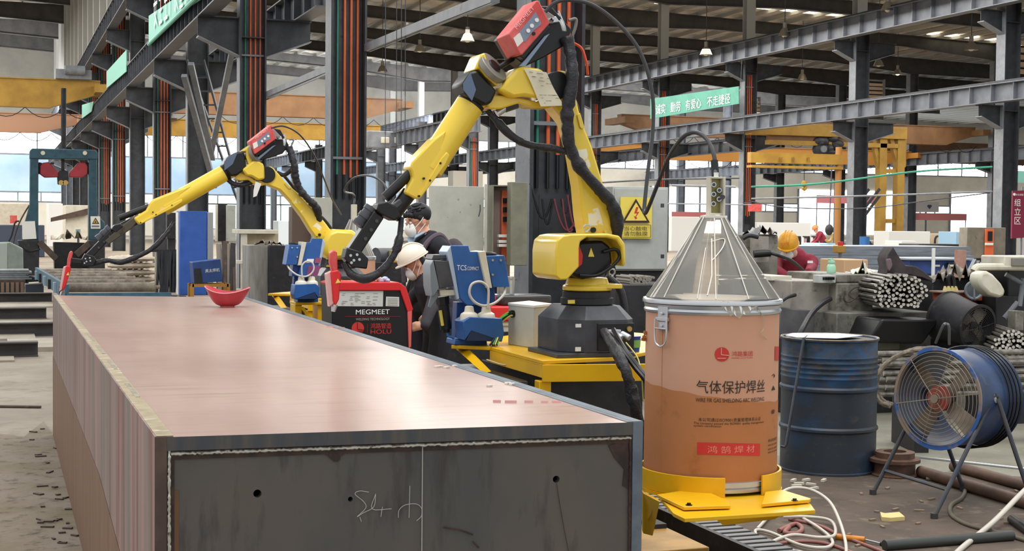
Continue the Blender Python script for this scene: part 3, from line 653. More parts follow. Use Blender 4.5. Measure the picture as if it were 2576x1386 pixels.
mb = MB(); mb.prism([pz(1694, 1290, zp), pz(1722, 1304, zp), pz(2051, 1283, zp), pz(2040, 1268, zp), pz(2000, 1245, zp), pz(1660, 1250, zp)], (0, 0, -.014)); mb.build('base_plate', YELC, stand, bev=.002)
mb = MB(); mb.lathe((DX, DY, zp - .014), EZ, [(DR + .016, 0), (DR + .016, .013)], 48); mb.build('base_disc', YELC, stand)
mb = MB(); mb.prism([pz(1653, 1252, zp + .004), pz(1720, 1284, zp + .004), pz(1836, 1280, zp + .004), pz(1836, 1270, zp + .004), pz(1760, 1235, zp + .004)], (0, 0, .012)); mb.build('corner_plate', YELC, stand, bev=.002)
mb = MB(); mb.prism([pz(1916, 1276, zp + .004), pz(2036, 1265, zp + .004), pz(2040, 1262, zp + .004), pz(1968, 1240, zp + .004), pz(1925, 1245, zp + .004)], (0, 0, .012)); mb.build('corner_plate', YELC, stand, bev=.002)
for (x, y) in ((1733, 1271), (1999, 1259)):
    p = pz(x, y, zp + .016); q = MB(); q.cyl(p, p + EZ * .008, .008, n=6); q.cyl(p, p + EZ * .002, .012, n=14); q.build('bolt', BLK, stand)
mb = MB(); a = pz(1640, 1262, zp - .014); 
mb.prism([pz(1618, 1240, zp - .01), pz(1660, 1262, zp - .01), pd(1648, 1320, 5.3), pd(1642, 1348, 5.35), pd(1618, 1342, 5.35)], f0 * .05); mb.build('leg', YELC, stand, bev=.002)
mb = MB(); mb.prism([pz(1790, 1298, zp - .014), pz(1975, 1288, zp - .014), pz(1950, 1306, zp - .05), pz(1820, 1322, zp - .06)], f0 * .1); mb.build('under_bracket', YELC, stand)
# ---- travel track with drag chain
TRX = 2.5
track = thing('travel_track', 'yellow and black floor rail carrying the robot carts beside the girder', 'rail track', (TRX, 4, 0))
mb = MB(); mb.bx(TRX - .3, TRX + .26, 5.22, 13.5, .0, .22); mb.build('rail_base', M('rail_ochre', '#b08438', .55, 0, '#8d6a30', 5), track, bev=.004)
mb = MB(); mb.bx(TRX - .29, TRX - .22, 5.6, 13.5, .22, .24); mb.build('guide_rail', SOOT, track); mb = MB(); mb.bx(TRX + .18, TRX + .25, 5.6, 13.5, .22, .24); mb.build('guide_rail', SOOT, track)
mb = MB(); mb.bx(TRX - .3, TRX + .26, 4.3, 5.22, 0, .12); mb.build('rail_tail', SOOT, track)
chain = thing('drag_chain', 'black ribbed cable drag chain lying along the rail under the drum stand', 'cable chain', (TRX + .5, 4.5, .0))
mb = MB(); mb.bx(TRX + .36, TRX + .62, 4.2, 8, .0, .15); mb.bx(TRX + .36, TRX + .385, 4.2, 8, .15, .24); mb.build('chain_tray', SOOT, chain)
for k in range(52):
    y = 4.25 + k * .07; q = MB(); q.bx(TRX + .388, TRX + .62, y, y + .05, .15, .205); q.build('chain_link', BLK, chain, bev=.006)
# ================================================================== carts and robots
YP1, YP2 = 5.97, 10.9
K1 = 6.46 / F
def cart(Y, first):
    # top plate outlined from the near cart's view, moved along the track for the far one
    d = Vector((0, Y - YP1, 0)); zt = .955
    lab = 'yellow steel robot cart with black body beside the girder near end' if first else 'yellow steel robot cart holding the blue torch cleaner behind the red welder'
    c = thing('robot_cart', lab, 'cart', Vector((TRX, Y, 0)))
    def P(x, y, z): return pz(x, y, z) + d
    A = [P(1135, 868, zt), P(1232, 872, zt), P(1365, 907, zt), P(1560, 898, zt), P(1625, 885, zt), P(1640, 840, zt), P(1500, 828, zt), P(1300, 840, zt), P(1180, 858, zt)]
    mb = MB(); mb.prism([(p.x, p.y, zt - .018) for p in A], (0, 0, .018)); mb.build('top_plate', YELC, c, bev=.003)
    # front apron with stepped edge
    mb = MB(); a, b, e = P(1232, 872, zt), P(1365, 907, zt), P(1625, 905, zt)
    for p, q, h in ((a, b, .058), (b, e, .075)):
        p = p - EZ * .018; q = q - EZ * .018; n_ = (q - p).cross(EZ).normalized(); mb.prism([p, q, q - EZ * h, p - EZ * h], -n_ * .012)
    mb.build('front_apron', YELC, c, bev=.002)
    mb = MB(); b2 = P(1365, 907, zt); mb.bx(b2.x - .01, b2.x + .045, b2.y + .01, b2.y + .07, .3, zt - .09); mb.build('corner_post', YELC, c, bev=.003)
    mb = MB(); mb.bx(b2.x + .06, b2.x + .5, b2.y + .05, b2.y + 1.0, .26, zt - .09); mb.build('body_box', SOOT, c, bev=.004)
    mb = MB(); mb.bx(b2.x - .22, b2.x - .02, b2.y + .12, b2.y + .9, .3, zt - .1); mb.build('vent_box', BLK, c, bev=.004)
    gr = MB()
    for k in range(7): z = .84 - k * .03; gr.bx(b2.x - .2, b2.x - .03, b2.y + .1, b2.y + .12, z, z + .014)
    gr.build('vent_grille', DARK, c)
    mb = MB(); q0, q1 = P(1140, 873, zt - .018), P(1215, 900, zt - .1); mb.prism([P(1140, 872, zt - .02), P(1180, 880, zt - .02), P(1235, 935, .86), P(1215, 938, .86)], f0 * .03); mb.build('gusset', YELC, c)
    mb = MB(); mb.cyl(P(1548, 985, .78), P(1552, 990, .78) - f0 * .02, .014, n=14); mb.tube([P(1550, 988, .775), P(1560, 1000, .75), P(1563, 1030, .68)], .008, 8, sm=4); mb.build('cable_gland', DARK, c)
    mb = MB()
    for xx in (TRX - .27, TRX + .23):
        for yy in (b2.y + .3, b2.y + .8): mb.cyl((xx - .03, yy, .29), (xx + .03, yy, .29), .05, n=18)
    mb.build('rail_wheels', SOOT, c)
    return c
cart(YP1, True); cart(YP2, False)
class Rob:
    """side-on robot: every part is drawn as an outline in the robot's plane and given its real thickness across it"""
    def __init__(s, Y, links, lab):
        s.Y = Y; s.links = links; s.k = 1.0 if links is None else .582
        s.root = thing('welding_robot', lab, 'robot', s.P('base', 1475, 885) * 1)
    def P(s, link, x, y, o=0.):
        if s.links and link != 'raw':
            a, b, a2, b2, ac = s.links[link]; a = complex(*a); b = complex(*b); a2 = complex(*a2); b2 = complex(*b2)
            u = (b - a) / abs(b - a); w = (complex(x, y) - a) / u; u2 = (b2 - a2) / abs(b2 - a2); sa = abs(b2 - a2) / abs(b - a)
            im = w.imag * abs(ac); im = -im if ac < 0 else im
            z = a2 + u2 * complex(w.real * sa, im); x, y = z.real, z.imag
        p = py_(x, y, s.Y); return p + Vector((0, o, 0))
    def pr(s, link, pts, o0, o1, name, mat, par=None, bev=.006, sm=35):
        mb = MB(); mb.prism([s.P(link, x, y, o0) for x, y in pts], (0, o1 - o0, 0)); return mb.build(name, mat, par or s.root, sm=sm, bev=bev)
    def cy(s, link, p, q, r, name, mat, par=None, r2=None, o=0., n=28, bev=0.):
        mb = MB(); mb.cyl(s.P(link, *p, o), s.P(link, *q, o), r, r2, n); return mb.build(name, mat, par or s.root, bev=bev)
    def disc(s, link, c, r, o0, o1, name, mat, par=None, n=28, bev=0.):
        mb = MB(); p = s.P(link, *c, 0); mb.cyl(p + Vector((0, o0, 0)), p + Vector((0, o1, 0)), r, n=n); return mb.build(name, mat, par or s.root, bev=bev)
    def hose(s, pts, r, name, mat, par=None, o=0., wob=0., sm=6, n=9):
        mb = MB(); mb.tube([s.P(p[0], p[1], p[2], p[3] if len(p) > 3 else o) for p in pts], r, n, sm=sm, wob=wob); return mb.build(name, mat, par or s.root, sm=60)
def robot(Y, links, lab):
    R = Rob(Y, links, lab); P = R.P; second = links is not None
    # --- base
    b0 = P('base', 1475, 888); bx_, by_, bz = b0; k = K1; 
    def octa(w0, d0, z0, w1, d1, z1, ch=.28):
        vs = []
        for (w, d, z) in ((w0, d0, z0), (w1, d1, z1)):
            for a, b in ((-1, -1 + ch * 2), (-1 + ch * 2, -1), (1 - ch, -1), (1, -1 + ch), (1, 1), (-1, 1)): vs.append((bx_ + a * w / 2, by_ + b * d / 2, z))
        return vs, [(5, 4, 3, 2, 1, 0), (6, 7, 8, 9, 10, 11)] + [(i, (i + 1) % 6, 6 + (i + 1) % 6, 6 + i) for i in range(6)]
    zb = .955; rot = Matrix.Rotation(0, 4, 'Z')
    mb = MB(); mb.bx(bx_ - .21, bx_ + .17, by_ - .17, by_ + .2, zb, zb + .02); mb.build('foot_plate', DARK, R.root, bev=.004)
    mb = MB(); mb.add(*octa(.345, .34, zb + .02, .345, .34, zb + .165)); v_, f_ = octa(.345, .34, zb + .165, .245, .25, zb + .225); mb.add(v_, f_); base = mb.build('base_casting', DARK, R.root, sm=0, bev=.004)
    mb = MB(); mb.bx(bx_ - .02, bx_ + .155, by_ - .178, by_ - .17, zb + .03, zb + .15); mb.build('connector_panel', BLK, base, bev=.002)
    mb = MB(); mb.bx(bx_ + .0, bx_ + .075, by_ - .215, by_ - .178, zb + .085, zb + .125); mb.cyl((bx_ + .045, by_ - .215, zb + .105), (bx_ + .065, by_ - .245, zb + .09), .014, n=12); mb.cyl((bx_ + .075, by_ - .215, zb + .108), (bx_ + .1, by_ - .25, zb + .09), .014, n=12); mb.build('plug_connector', CHR, base, bev=.003)
    mb = MB(); mb.cyl((bx_ + .128, by_ - .178, zb + .125), (bx_ + .128, by_ - .188, zb + .125), .012, n=14); mb.build('air_port', M('brass', '#b99a5c', .35, .7), base)
    mb = MB(); mb.bx(bx_ - .125, bx_ - .1, by_ - .176, by_ - .17, zb + .135, zb + .15); mb.bx(bx_ - .125, bx_ - .1, by_ - .176, by_ - .17, zb + .03, zb + .048); mb.build('white_sticker', WHT, base)
    mb = MB(); z2 = zb + .225
    mb.lathe((bx_, by_, z2), EZ, [(.105, 0), (.12, .004), (.12, .03), (.112, .034), (.112, .058), (.105, .062)], 40); mb.build('swivel_ring', SOOT, R.root)
    mb = MB(); mb.bx(bx_ - .13, bx_ - .1, by_ - .1, by_ - .09, z2 + .01, z2 + .026); mb.build('warning_sticker', YSIGN, R.root)
    mb = MB(); mb.lathe((bx_, by_, z2 + .062), EZ, [(.1, 0), (.112, .004), (.112, .022), (.1, .028), (.09, .06)], 40); mb.bx(bx_ + .0, bx_ + .13, by_ - .1, by_ + .06, z2 + .075, z2 + .095); mb.build('turntable', YEL, R.root, bev=.003)
    if not second:
        for (x, y) in ((1517, 682), (1455, 572)):
            p = P('base', x, y, -.1); q = MB(); q.ring(p, (0, 1, .2), .014, .004, 20, 6); q.cyl(p - EZ * .02, p - EZ * .012, .008, n=8); q.build('lifting_eye', ALU, R.root)
    # --- shoulder hood: rounded shell open to one side with the motor inside
    hood = [(1362, 690), (1362, 630), (1366, 604), (1380, 592), (1400, 588), (1490, 586), (1520, 592), (1534, 612), (1536, 660), (1530, 668), (1524, 620), (1512, 602), (1490, 597), (1440, 596), (1424, 606), (1421, 622), (1421, 668), (1392, 700), (1374, 701)]
    if second:
        R.pr('raw', [(803, 640), (800, 606), (812, 584), (832, 576), (872, 578), (886, 588), (889, 612), (884, 634), (868, 648), (824, 652)], -.2, .12, 'shoulder_hood', YEL, bev=.03, sm=50)
    else:
      R.pr('hood', hood, -.17, .12, 'shoulder_hood', YEL, bev=.007, sm=40)
    if not second:
     R.pr('hood', [(1368, 625), (1380, 596), (1420, 594), (1421, 660), (1390, 697), (1368, 690)], -.15, -.02, 'hood_lining', YEL, bev=.004)
     R.pr('hood', [(1421, 625), (1433, 607), (1490, 604), (1510, 620), (1515, 660), (1490, 692), (1440, 700), (1416, 690), (1410, 676)], -.12, .1, 'shoulder_motor', BLK, bev=.012)
     R.pr('hood', [(1421, 622), (1427, 612), (1438, 640), (1436, 662), (1419, 678)], -.135, -.119, 'motor_connector', RED, bev=.003)
     R.pr('hood', [(1453, 644), (1460, 622), (1468, 644)], -.124, -.12, 'warning_triangle', YSIGN, bev=0)
     R.hose([('hood', 1490, 632, -.13), ('hood', 1515, 626, -.15), ('hood', 1524, 645, -.15), ('hood', 1505, 668, -.15), ('hood', 1470, 690, -.14), ('hood', 1430, 690, -.13)], .008, 'motor_cable', BLK)
    # --- lower arm
    arm = [(1478, 660), (1462, 600), (1452, 540), (1446, 470), (1430, 380), (1410, 310), (1376, 268), (1358, 232), (1362, 200), (1390, 186), (1420, 190), (1436, 240), (1450, 300), (1478, 370), (1502, 450), (1524, 540), (1536, 610), (1532, 660)]
    A = R.pr('low', arm, -.06, .06, 'lower_arm', YEL, bev=.012, sm=40)
    R.pr('low', [(1437, 292), (1445, 286), (1456, 322), (1450, 328), (1444, 322)], -.068, -.059, 'cover_plate', YEL, A, bev=.003)
    MAP = M('worn_decal', '#f3ecd2', .4, 0, '#f2cf32', 14, (1, 1, 1), .45, .5); R.pr('low', [(1432, 380), (1462, 376), (1478, 440), (1450, 448)], -.0605, -.059, 'worn_decal', MAP, A, bev=0); R.pr('low', [(1466, 530), (1492, 522), (1505, 566), (1468, 568)], -.0605, -.059, 'worn_decal', MAP, A, bev=0)
    for (x, y, r, m) in ((1478, 578, .012, BLK), (1508, 582, .007, YEL), (1465, 580, .004, BLK)): R.disc('low', (x, y), r * R.k ** .1, -.072, -.058, 'arm_bolt', m, A, n=14)
    # --- elbow
    R.disc('el', (1388, 218), .062 * 1.0, -.075, .085, 'elbow_gear', BLK, bev=.004)
    R.disc('el', (1398, 214), .058, -.07, .1, 'elbow_cap', YEL, bev=.008)
    u = [(1214, 262), (1232, 240), (1300, 248), (1345, 258), (1392, 235), (1398, 262), (1370, 274), (1330, 272), (1295, 262), (1250, 276), (1222, 276)]
    R.pr('el', u, -.05, .07, 'elbow_casting', YEL, bev=.007, sm=40)
    R.pr('el', [(1236, 230), (1285, 175), (1300, 172), (1342, 178), (1358, 196), (1380, 240), (1345, 254), (1300, 246), (1272, 250)], -.1, .05, 'elbow_motor_cover', YEL, bev=.014, sm=45)
    if not second:
        pp = [(1296, 178), (1352, 188), (1394, 270), (1340, 272)]; q = MB(); vs = []
        for i in range(9):
            t_ = i / 8; a = Vector((*pp[0], 0)).lerp(Vector((*pp[3], 0)), t_); b = Vector((*pp[1], 0)).lerp(Vector((*pp[2], 0)), t_)
            for j in range(5): c = a.lerp(b, j / 4); vs.append(P('el', c.x, c.y, -.108 - .006 * math.sin(t_ * 5 + j * .6)))
        q.add(vs, [(i * 5 + j, i * 5 + j + 1, (i + 1) * 5 + j + 1, (i + 1) * 5 + j) for i in range(8) for j in range(4)])
        sh = q.build('instruction_sheet', M('cream_sheet', '#e0d8bd', .7), R.root); q = MB(); rn = random.Random(3)
        for i in range(26):
            a, b = rn.uniform(.1, .85), rn.choice((.08, .14, .2, .3, .36, .44, .7, .78, .86, .92)); w = rn.uniform(.05, .16)
            f = lambda s_, t_: Vector((*pp[0], 0)).lerp(Vector((*pp[1], 0)), s_).lerp(Vector((*pp[3], 0)).lerp(Vector((*pp[2], 0)), s_), t_)
            c0, c1 = f(a, b), f(min(a + w, .95), b + .005); q.bar(P('el', c0.x, c0.y, -.119), P('el', c1.x, c1.y, -.119), .002, .004, (0, 1, 0))
        q.build('sheet_printing', M('sheet_ink', '#8d8878', .7), sh, sm=0)
    else:
        R.pr('el', [(1330, 262), (1366, 264), (1362, 320), (1345, 330), (1334, 300)], -.11, -.106, 'paper_tag', PAPER, bev=0)
    # --- wrist gear unit and forearm
    R.pr('fore', [(1148, 214), (1168, 186), (1185, 180), (1200, 194), (1235, 232), (1222, 262), (1206, 270), (1172, 252), (1156, 244)], -.085, .085, 'gear_unit', BLK, bev=.012)
    R.pr('fore', [(1150, 214), (1168, 188), (1182, 230), (1172, 258), (1150, 230)], -.0875, -.084, 'painted_sheen', M('sheen_blue_grey', '#5d6d85', .12, .2), bev=.001)  # pale blue reflection on the black gear unit, painted as a thin plate
    R.pr('fore', [(1178, 182), (1196, 140), (1206, 138), (1212, 160), (1240, 212), (1236, 222), (1206, 196), (1192, 178)], -.08, .08, 'gear_neck', YEL, bev=.008, sm=40)
    a, b = P('fore', 1206, 182), P('fore', 1232, 164); mb = MB(); c = P('fore', 1226, 176, -.055); n_ = ((P('fore', 1240, 160, -.055) - c).normalized() + Vector((0, -.75, 0))).normalized(); mb.cyl(c - n_ * .012, c + n_ * .018, .075, n=32); fl = mb.build('hollow_flange', M('grey_flange', '#8a8880', .4, .3), R.root, bev=.003)
    mb = MB(); mb.cyl(c + n_ * .018, c + n_ * .026, .034, .03, n=24); mb.build('flange_bore', BLK, fl)
    ra = .064
    R.cy('fore', (1196, 240), (1186, 256), ra * 1.02, 'forearm_end', YEL, r2=ra); R.cy('fore', (1186, 256), (1181, 265), ra * .98, 'forearm_band', BLK)
    R.cy('fore', (1181, 265), (1078, 425), ra, 'forearm_tube', YEL, n=36)
    cas = [(1112, 330), (1082, 352), (1026, 410), (1022, 424), (1026, 432), (1030, 450), (1012, 482), (1012, 488), (1040, 502), (1048, 500), (1068, 470), (1108, 418), (1120, 392), (1100, 372)]
    cs = R.pr('fore', cas, -.062, .062, 'forearm_casing', YEL, bev=.014, sm=40)
    R.pr('fore', [(1098, 400), (1112, 384), (1120, 392), (1108, 418), (1046, 500), (1040, 496)], -.07, -.05, 'casing_cover', YEL, cs, bev=.004)
    if second: R.pr('fore', [(1068, 432), (1082, 424), (1090, 438), (1076, 446)], -.0645, -.061, 'hazard_sticker', M('sticker_peach', '#efc6a4', .5), cs, bev=0)
    for (x, y) in ((1055, 450), (1096, 412), (1070, 455), (1043, 494)): R.disc('fore', (x, y), .005, -.0725, -.06, 'casing_screw', BLK, cs, n=10)
    # --- wrist tool: bars, clamps and torch block
    R.cy('fore', (1036, 432), (968, 498), .022, 'side_strut', BLK); R.cy('fore', (1030, 485), (985, 545), .034, 'wrist_core', BLK)
    R.pr('tool', [(945, 512), (968, 506), (992, 522), (1000, 542), (986, 556), (958, 542), (940, 530)], -.05, .05, 'wrist_clamp', BLK, bev=.006)
    R.pr('tool', [(1000, 500), (1008, 510), (975, 542), (965, 530)], -.04, .02, 'clamp_lever', DARK, bev=.004)
    for k in range(5): t_ = k / 4; R.cy('tool', (935 - 28 * t_, 522 + 36 * t_), (928 - 28 * t_, 531 + 36 * t_), .03 - .004 * (k % 2), 'ribbed_sleeve', DARK)
    R.pr('tool', [(936, 530), (962, 547), (902, 640), (874, 640), (872, 626)], -.035, .035, 'tool_bar', BLK, bev=.006)
    for k in range(3): R.disc('tool', (942 - k * 14, 556 + k * 22), .008, -.041, -.034, 'bar_bolt', DARK, n=10)
    R.pr('tool', [(868, 622), (905, 632), (922, 650), (918, 676), (880, 672), (862, 650)], -.04, .04, 'torch_block', BLK, bev=.006)
    for (x, y) in ((876, 642), (884, 654), (892, 640), (898, 652), (878, 660)): R.disc('tool', (x, y), .006, -.046, -.039, 'block_bolt', CHR, n=10)
    # --- torch
    t1 = R.pr('torch', [(829, 636), (838, 628), (846, 634), (848, 690), (836, 692), (828, 660)], -.02, .02, 'torch_neck', REDD, bev=.005)
    tb = R.pr('torch', [(828, 682), (848, 678), (856, 690), (852, 722), (850, 752), (842, 768), (834, 756), (832, 720)], -.028, .028, 'torch_body', RED, bev=.006)
    R.pr('torch', [(840, 712), (846, 700), (853, 710)], -.0305, -.027, 'warning_triangle', YSIGN, tb, bev=0)
    R.cy('torch', (842, 766), (838, 784), .014, 'torch_nozzle', ALU, r2=.009)
    R.pr('torch', [(818, 688), (830, 682), (834, 730), (838, 762), (826, 772), (822, 730)], -.02, .02, 'torch_guard', M('pale_red', '#d8a8a4', .4), bev=.004)
    # --- wire feeder on its bracket above the elbow
    fd = R.pr('feed', [(1254, 98), (1322, 20), (1372, 20), (1425, 80), (1405, 120), (1352, 150), (1310, 170), (1284, 150)], -.07, .07, 'feeder_bracket', BLK, bev=.006)
    R.pr('feed', [(1290, 172), (1352, 96), (1366, 90), (1350, 112), (1305, 172)], -.085, -.07, 'bracket_rail', M('blue_grey_plate', '#8fa0b8', .35, .3), fd, bev=.002)
    fb = R.pr('feed', [(1250, 96), (1319, 12), (1326, 14), (1353, 69), (1284, 148), (1278, 146)], -.15, .02, 'wire_feeder', REDD, bev=.006)
    R.pr('feed', [(1276, 92), (1317, 41), (1331, 70), (1329, 74), (1313, 86), (1305, 96), (1290, 116)], -.1525, -.149, 'feeder_window', M('window_grey_blue', '#7b8798', .15, .2), fb, bev=0)
    for (x, y) in ((1298, 88), (1319, 62), (1307, 76)): R.disc('feed', (x, y), .009, -.157, -.151, 'drive_roll', WHT, fb, n=14)
    R.pr('feed', [(1262, 106), (1278, 92), (1287, 113), (1272, 128)], -.1525, -.149, 'feeder_sticker', PAPER, fb, bev=0)
    R.disc('feed', (1312, 95), .0075, -.156, -.149, 'latch_knob', BLK, fb, n=14)
    o = P('feed', 1271, 85, -.152); xd = P('feed', 1314, 33, -.152) - o; text('MEGMEET', 'feeder_lettering', M('pale_pink_ink', '#f0c4c0', .5), fb, o, xd, Vector((0, 1, 0)).cross(xd) * -1, xd.length, .018 * R.k ** .5, .002)
    R.pr('feed', [(1353, 69), (1360, 78), (1295, 156), (1284, 148)], -.12, .02, 'feeder_case', BLK, fb, bev=.004)
    R.pr('feed', [(1320, 12), (1340, 24), (1378, 50), (1372, 66), (1353, 66), (1332, 30)], -.1, .02, 'feeder_top', M('grey_case', '#8e8a86', .5), fb, bev=.004)
    R.hose([('feed', 1285, 150, -.02), ('feed', 1262, 164, -.03), ('feed', 1236, 180, -.02)], .012, 'liner_pipe', BLK)
    R.pr('feed', [(1355, 52), (1378, 48), (1388, 62), (1362, 66)], -.1, -.06, 'plug_block', CHR, bev=.003)
    for k, (dx, m) in enumerate(((0, ALU), (7, WHT), (14, ALU))):
        R.hose([('feed', 1388 + dx * .3, 46 - dx, -.06), ('feed', 1398 + dx * .5, 70, -.07), ('feed', 1405 + dx * .4, 95, -.06), ('dress', 1412, 120, -.06)], .005, 'clear_tube', m, n=6)
    R.hose([('feed', 1420, 55, -.05), ('feed', 1438, 52, -.05), ('feed', 1436, 75, -.05), ('dress', 1422, 110, -.05)], .007, 'grey_loop', M('hose_grey', '#77756e', .5), n=7)
    if not second: R.hose([('dress', 1430, 110, -.05), ('dress', 1452, 125, -.05), ('dress', 1464, 160, -.05), ('dress', 1470, 190, -.04)], .006, 'orange_tube', M('orange_tube', '#e2502e', .4))
    # --- dress pack
    R_ = random.Random(77)
    R.hose([('dress', 1410, 100, -.08), ('dress', 1414, 150, -.1), ('dress', 1413, 220, -.12), ('dress', 1404, 290, -.11), ('dress', 1410, 360, -.1), ('dress', 1436, 420, -.1), ('dress', 1478, 470, -.1), ('dress', 1516, 510, -.09), ('dress', 1536, 560, -.07), ('dress', 1540, 630, -.03)], [.028 * R_.uniform(.84, 1.14) for i in range(40)], 'dress_pack_sleeve', BLKS, wob=.13, sm=6, n=14)
    R.hose([('low', 1445, 232, .07), ('low', 1468, 270, .08), ('low', 1492, 380, .08), ('low', 1520, 470, .08), ('low', 1546, 560, .07), ('low', 1550, 640, .05)], .012, 'arm_cable', BLK)
    if second: R.hose([('raw', 570, 448, 0), ('raw', 585, 462, -.02), ('raw', 610, 466, -.02), ('raw', 640, 455, -.02)], .018, 'elbow_hose', BLKS)
    if second: R.hose([('raw', 700, 436, 0), ('raw', 715, 440, -.02), ('raw', 735, 424, -.04)], .016, 'elbow_hose', BLKS)
    if not second: R.hose([('el', 1226, 278, 0), ('el', 1250, 310, -.02), ('el', 1285, 345, -.03), ('el', 1325, 366, -.04), ('el', 1380, 376, -.06), ('dress', 1415, 385, -.08)], [.013, .02, .018, .016, .018, .016], 'elbow_hose', BLKS, wob=.08)
    if second:
        R.hose([('raw', 437, 560, 0), ('raw', 415, 590, -.03), ('raw', 385, 622, -.04), ('raw', 345, 645, -.04), ('raw', 300, 660, -.03), ('raw', 270, 655, -.02), ('raw', 235, 664, 0)], [.016, .02, .018, .021, .017, .02], 'torch_hose', BLKS, wob=.08)
        R.pr('raw', [(178, 648), (236, 655), (238, 668), (180, 662)], -.03, .03, 'torch_arm', BLK, bev=.006)
        R.pr('raw', [(262, 606), (300, 572), (345, 538), (352, 548), (330, 575), (272, 615)], -.05, .04, 'tool_cover', M('olive_black', '#4a4438', .4), bev=.006)
    else:
      R.hose([('tool', 1010, 548, 0), ('tool', 1000, 600, -.03), ('tool', 985, 640, -.04), ('tool', 955, 680, -.04), ('tool', 915, 700, -.04), ('tool', 880, 690, -.03), ('tool', 862, 660, -.02)], [.013, .02, .016, .018, .02, .018, .014], 'torch_hose', BLKS, wob=.08)
    R.cy('el', (1250, 286), (1270, 272), .016, 'hose_fitting', CHR); R.cy('el', (1270, 272), (1300, 262), .02, 'cable_junction', DARK)
    # coil of cable behind the base
    if not second:
        mb = MB(); c = P('base', 1545, 690, .2)
        for k in range(5): mb.ring(c + Vector((random.uniform(-.01, .01), .02 * k, random.uniform(-.01, .01))), (.25, 1, .5), .075 + .006 * k, .012, 26, 7)
        mb.build('coiled_cable', BLKR, R.root)
        R.hose([('base', 1560, 700, .15), ('base', 1585, 730, .12), ('base', 1592, 780, .1), ('base', 1590, 850, .1)], .02, 'base_conduit', BLKR)
    return R
robot(YP1, None, 'near yellow welding robot with red feeder raised over the girder')
sc2 = .582
L2 = {'base': ((1475, 888), (1475, 700), (856, 738), (856, 637), sc2), 'hood': ((1475, 700), (1475, 586), (850, 645), (850, 577), -.5),
      'low': ((1500, 610), (1388, 218), (818, 600), (668, 440), sc2), 'el': ((1388, 218), (1175, 215), (668, 440), (582, 412), sc2),
      'fore': ((1206, 225), (1030, 490), (600, 415), (345, 555), sc2), 'tool': ((1030, 490), (880, 650), (345, 550), (215, 655), sc2 * .9),
      'torch': ((838, 630), (842, 775), (180, 632), (156, 738), sc2 * .9), 'feed': ((1284, 148), (1353, 69), (634, 390), (684, 353), sc2 * .98),
      'dress': ((1410, 100), (1540, 630), (722, 372), (802, 560), sc2 * .5)}
robot(YP2, L2, 'far yellow welding robot reaching down to the girder corner')
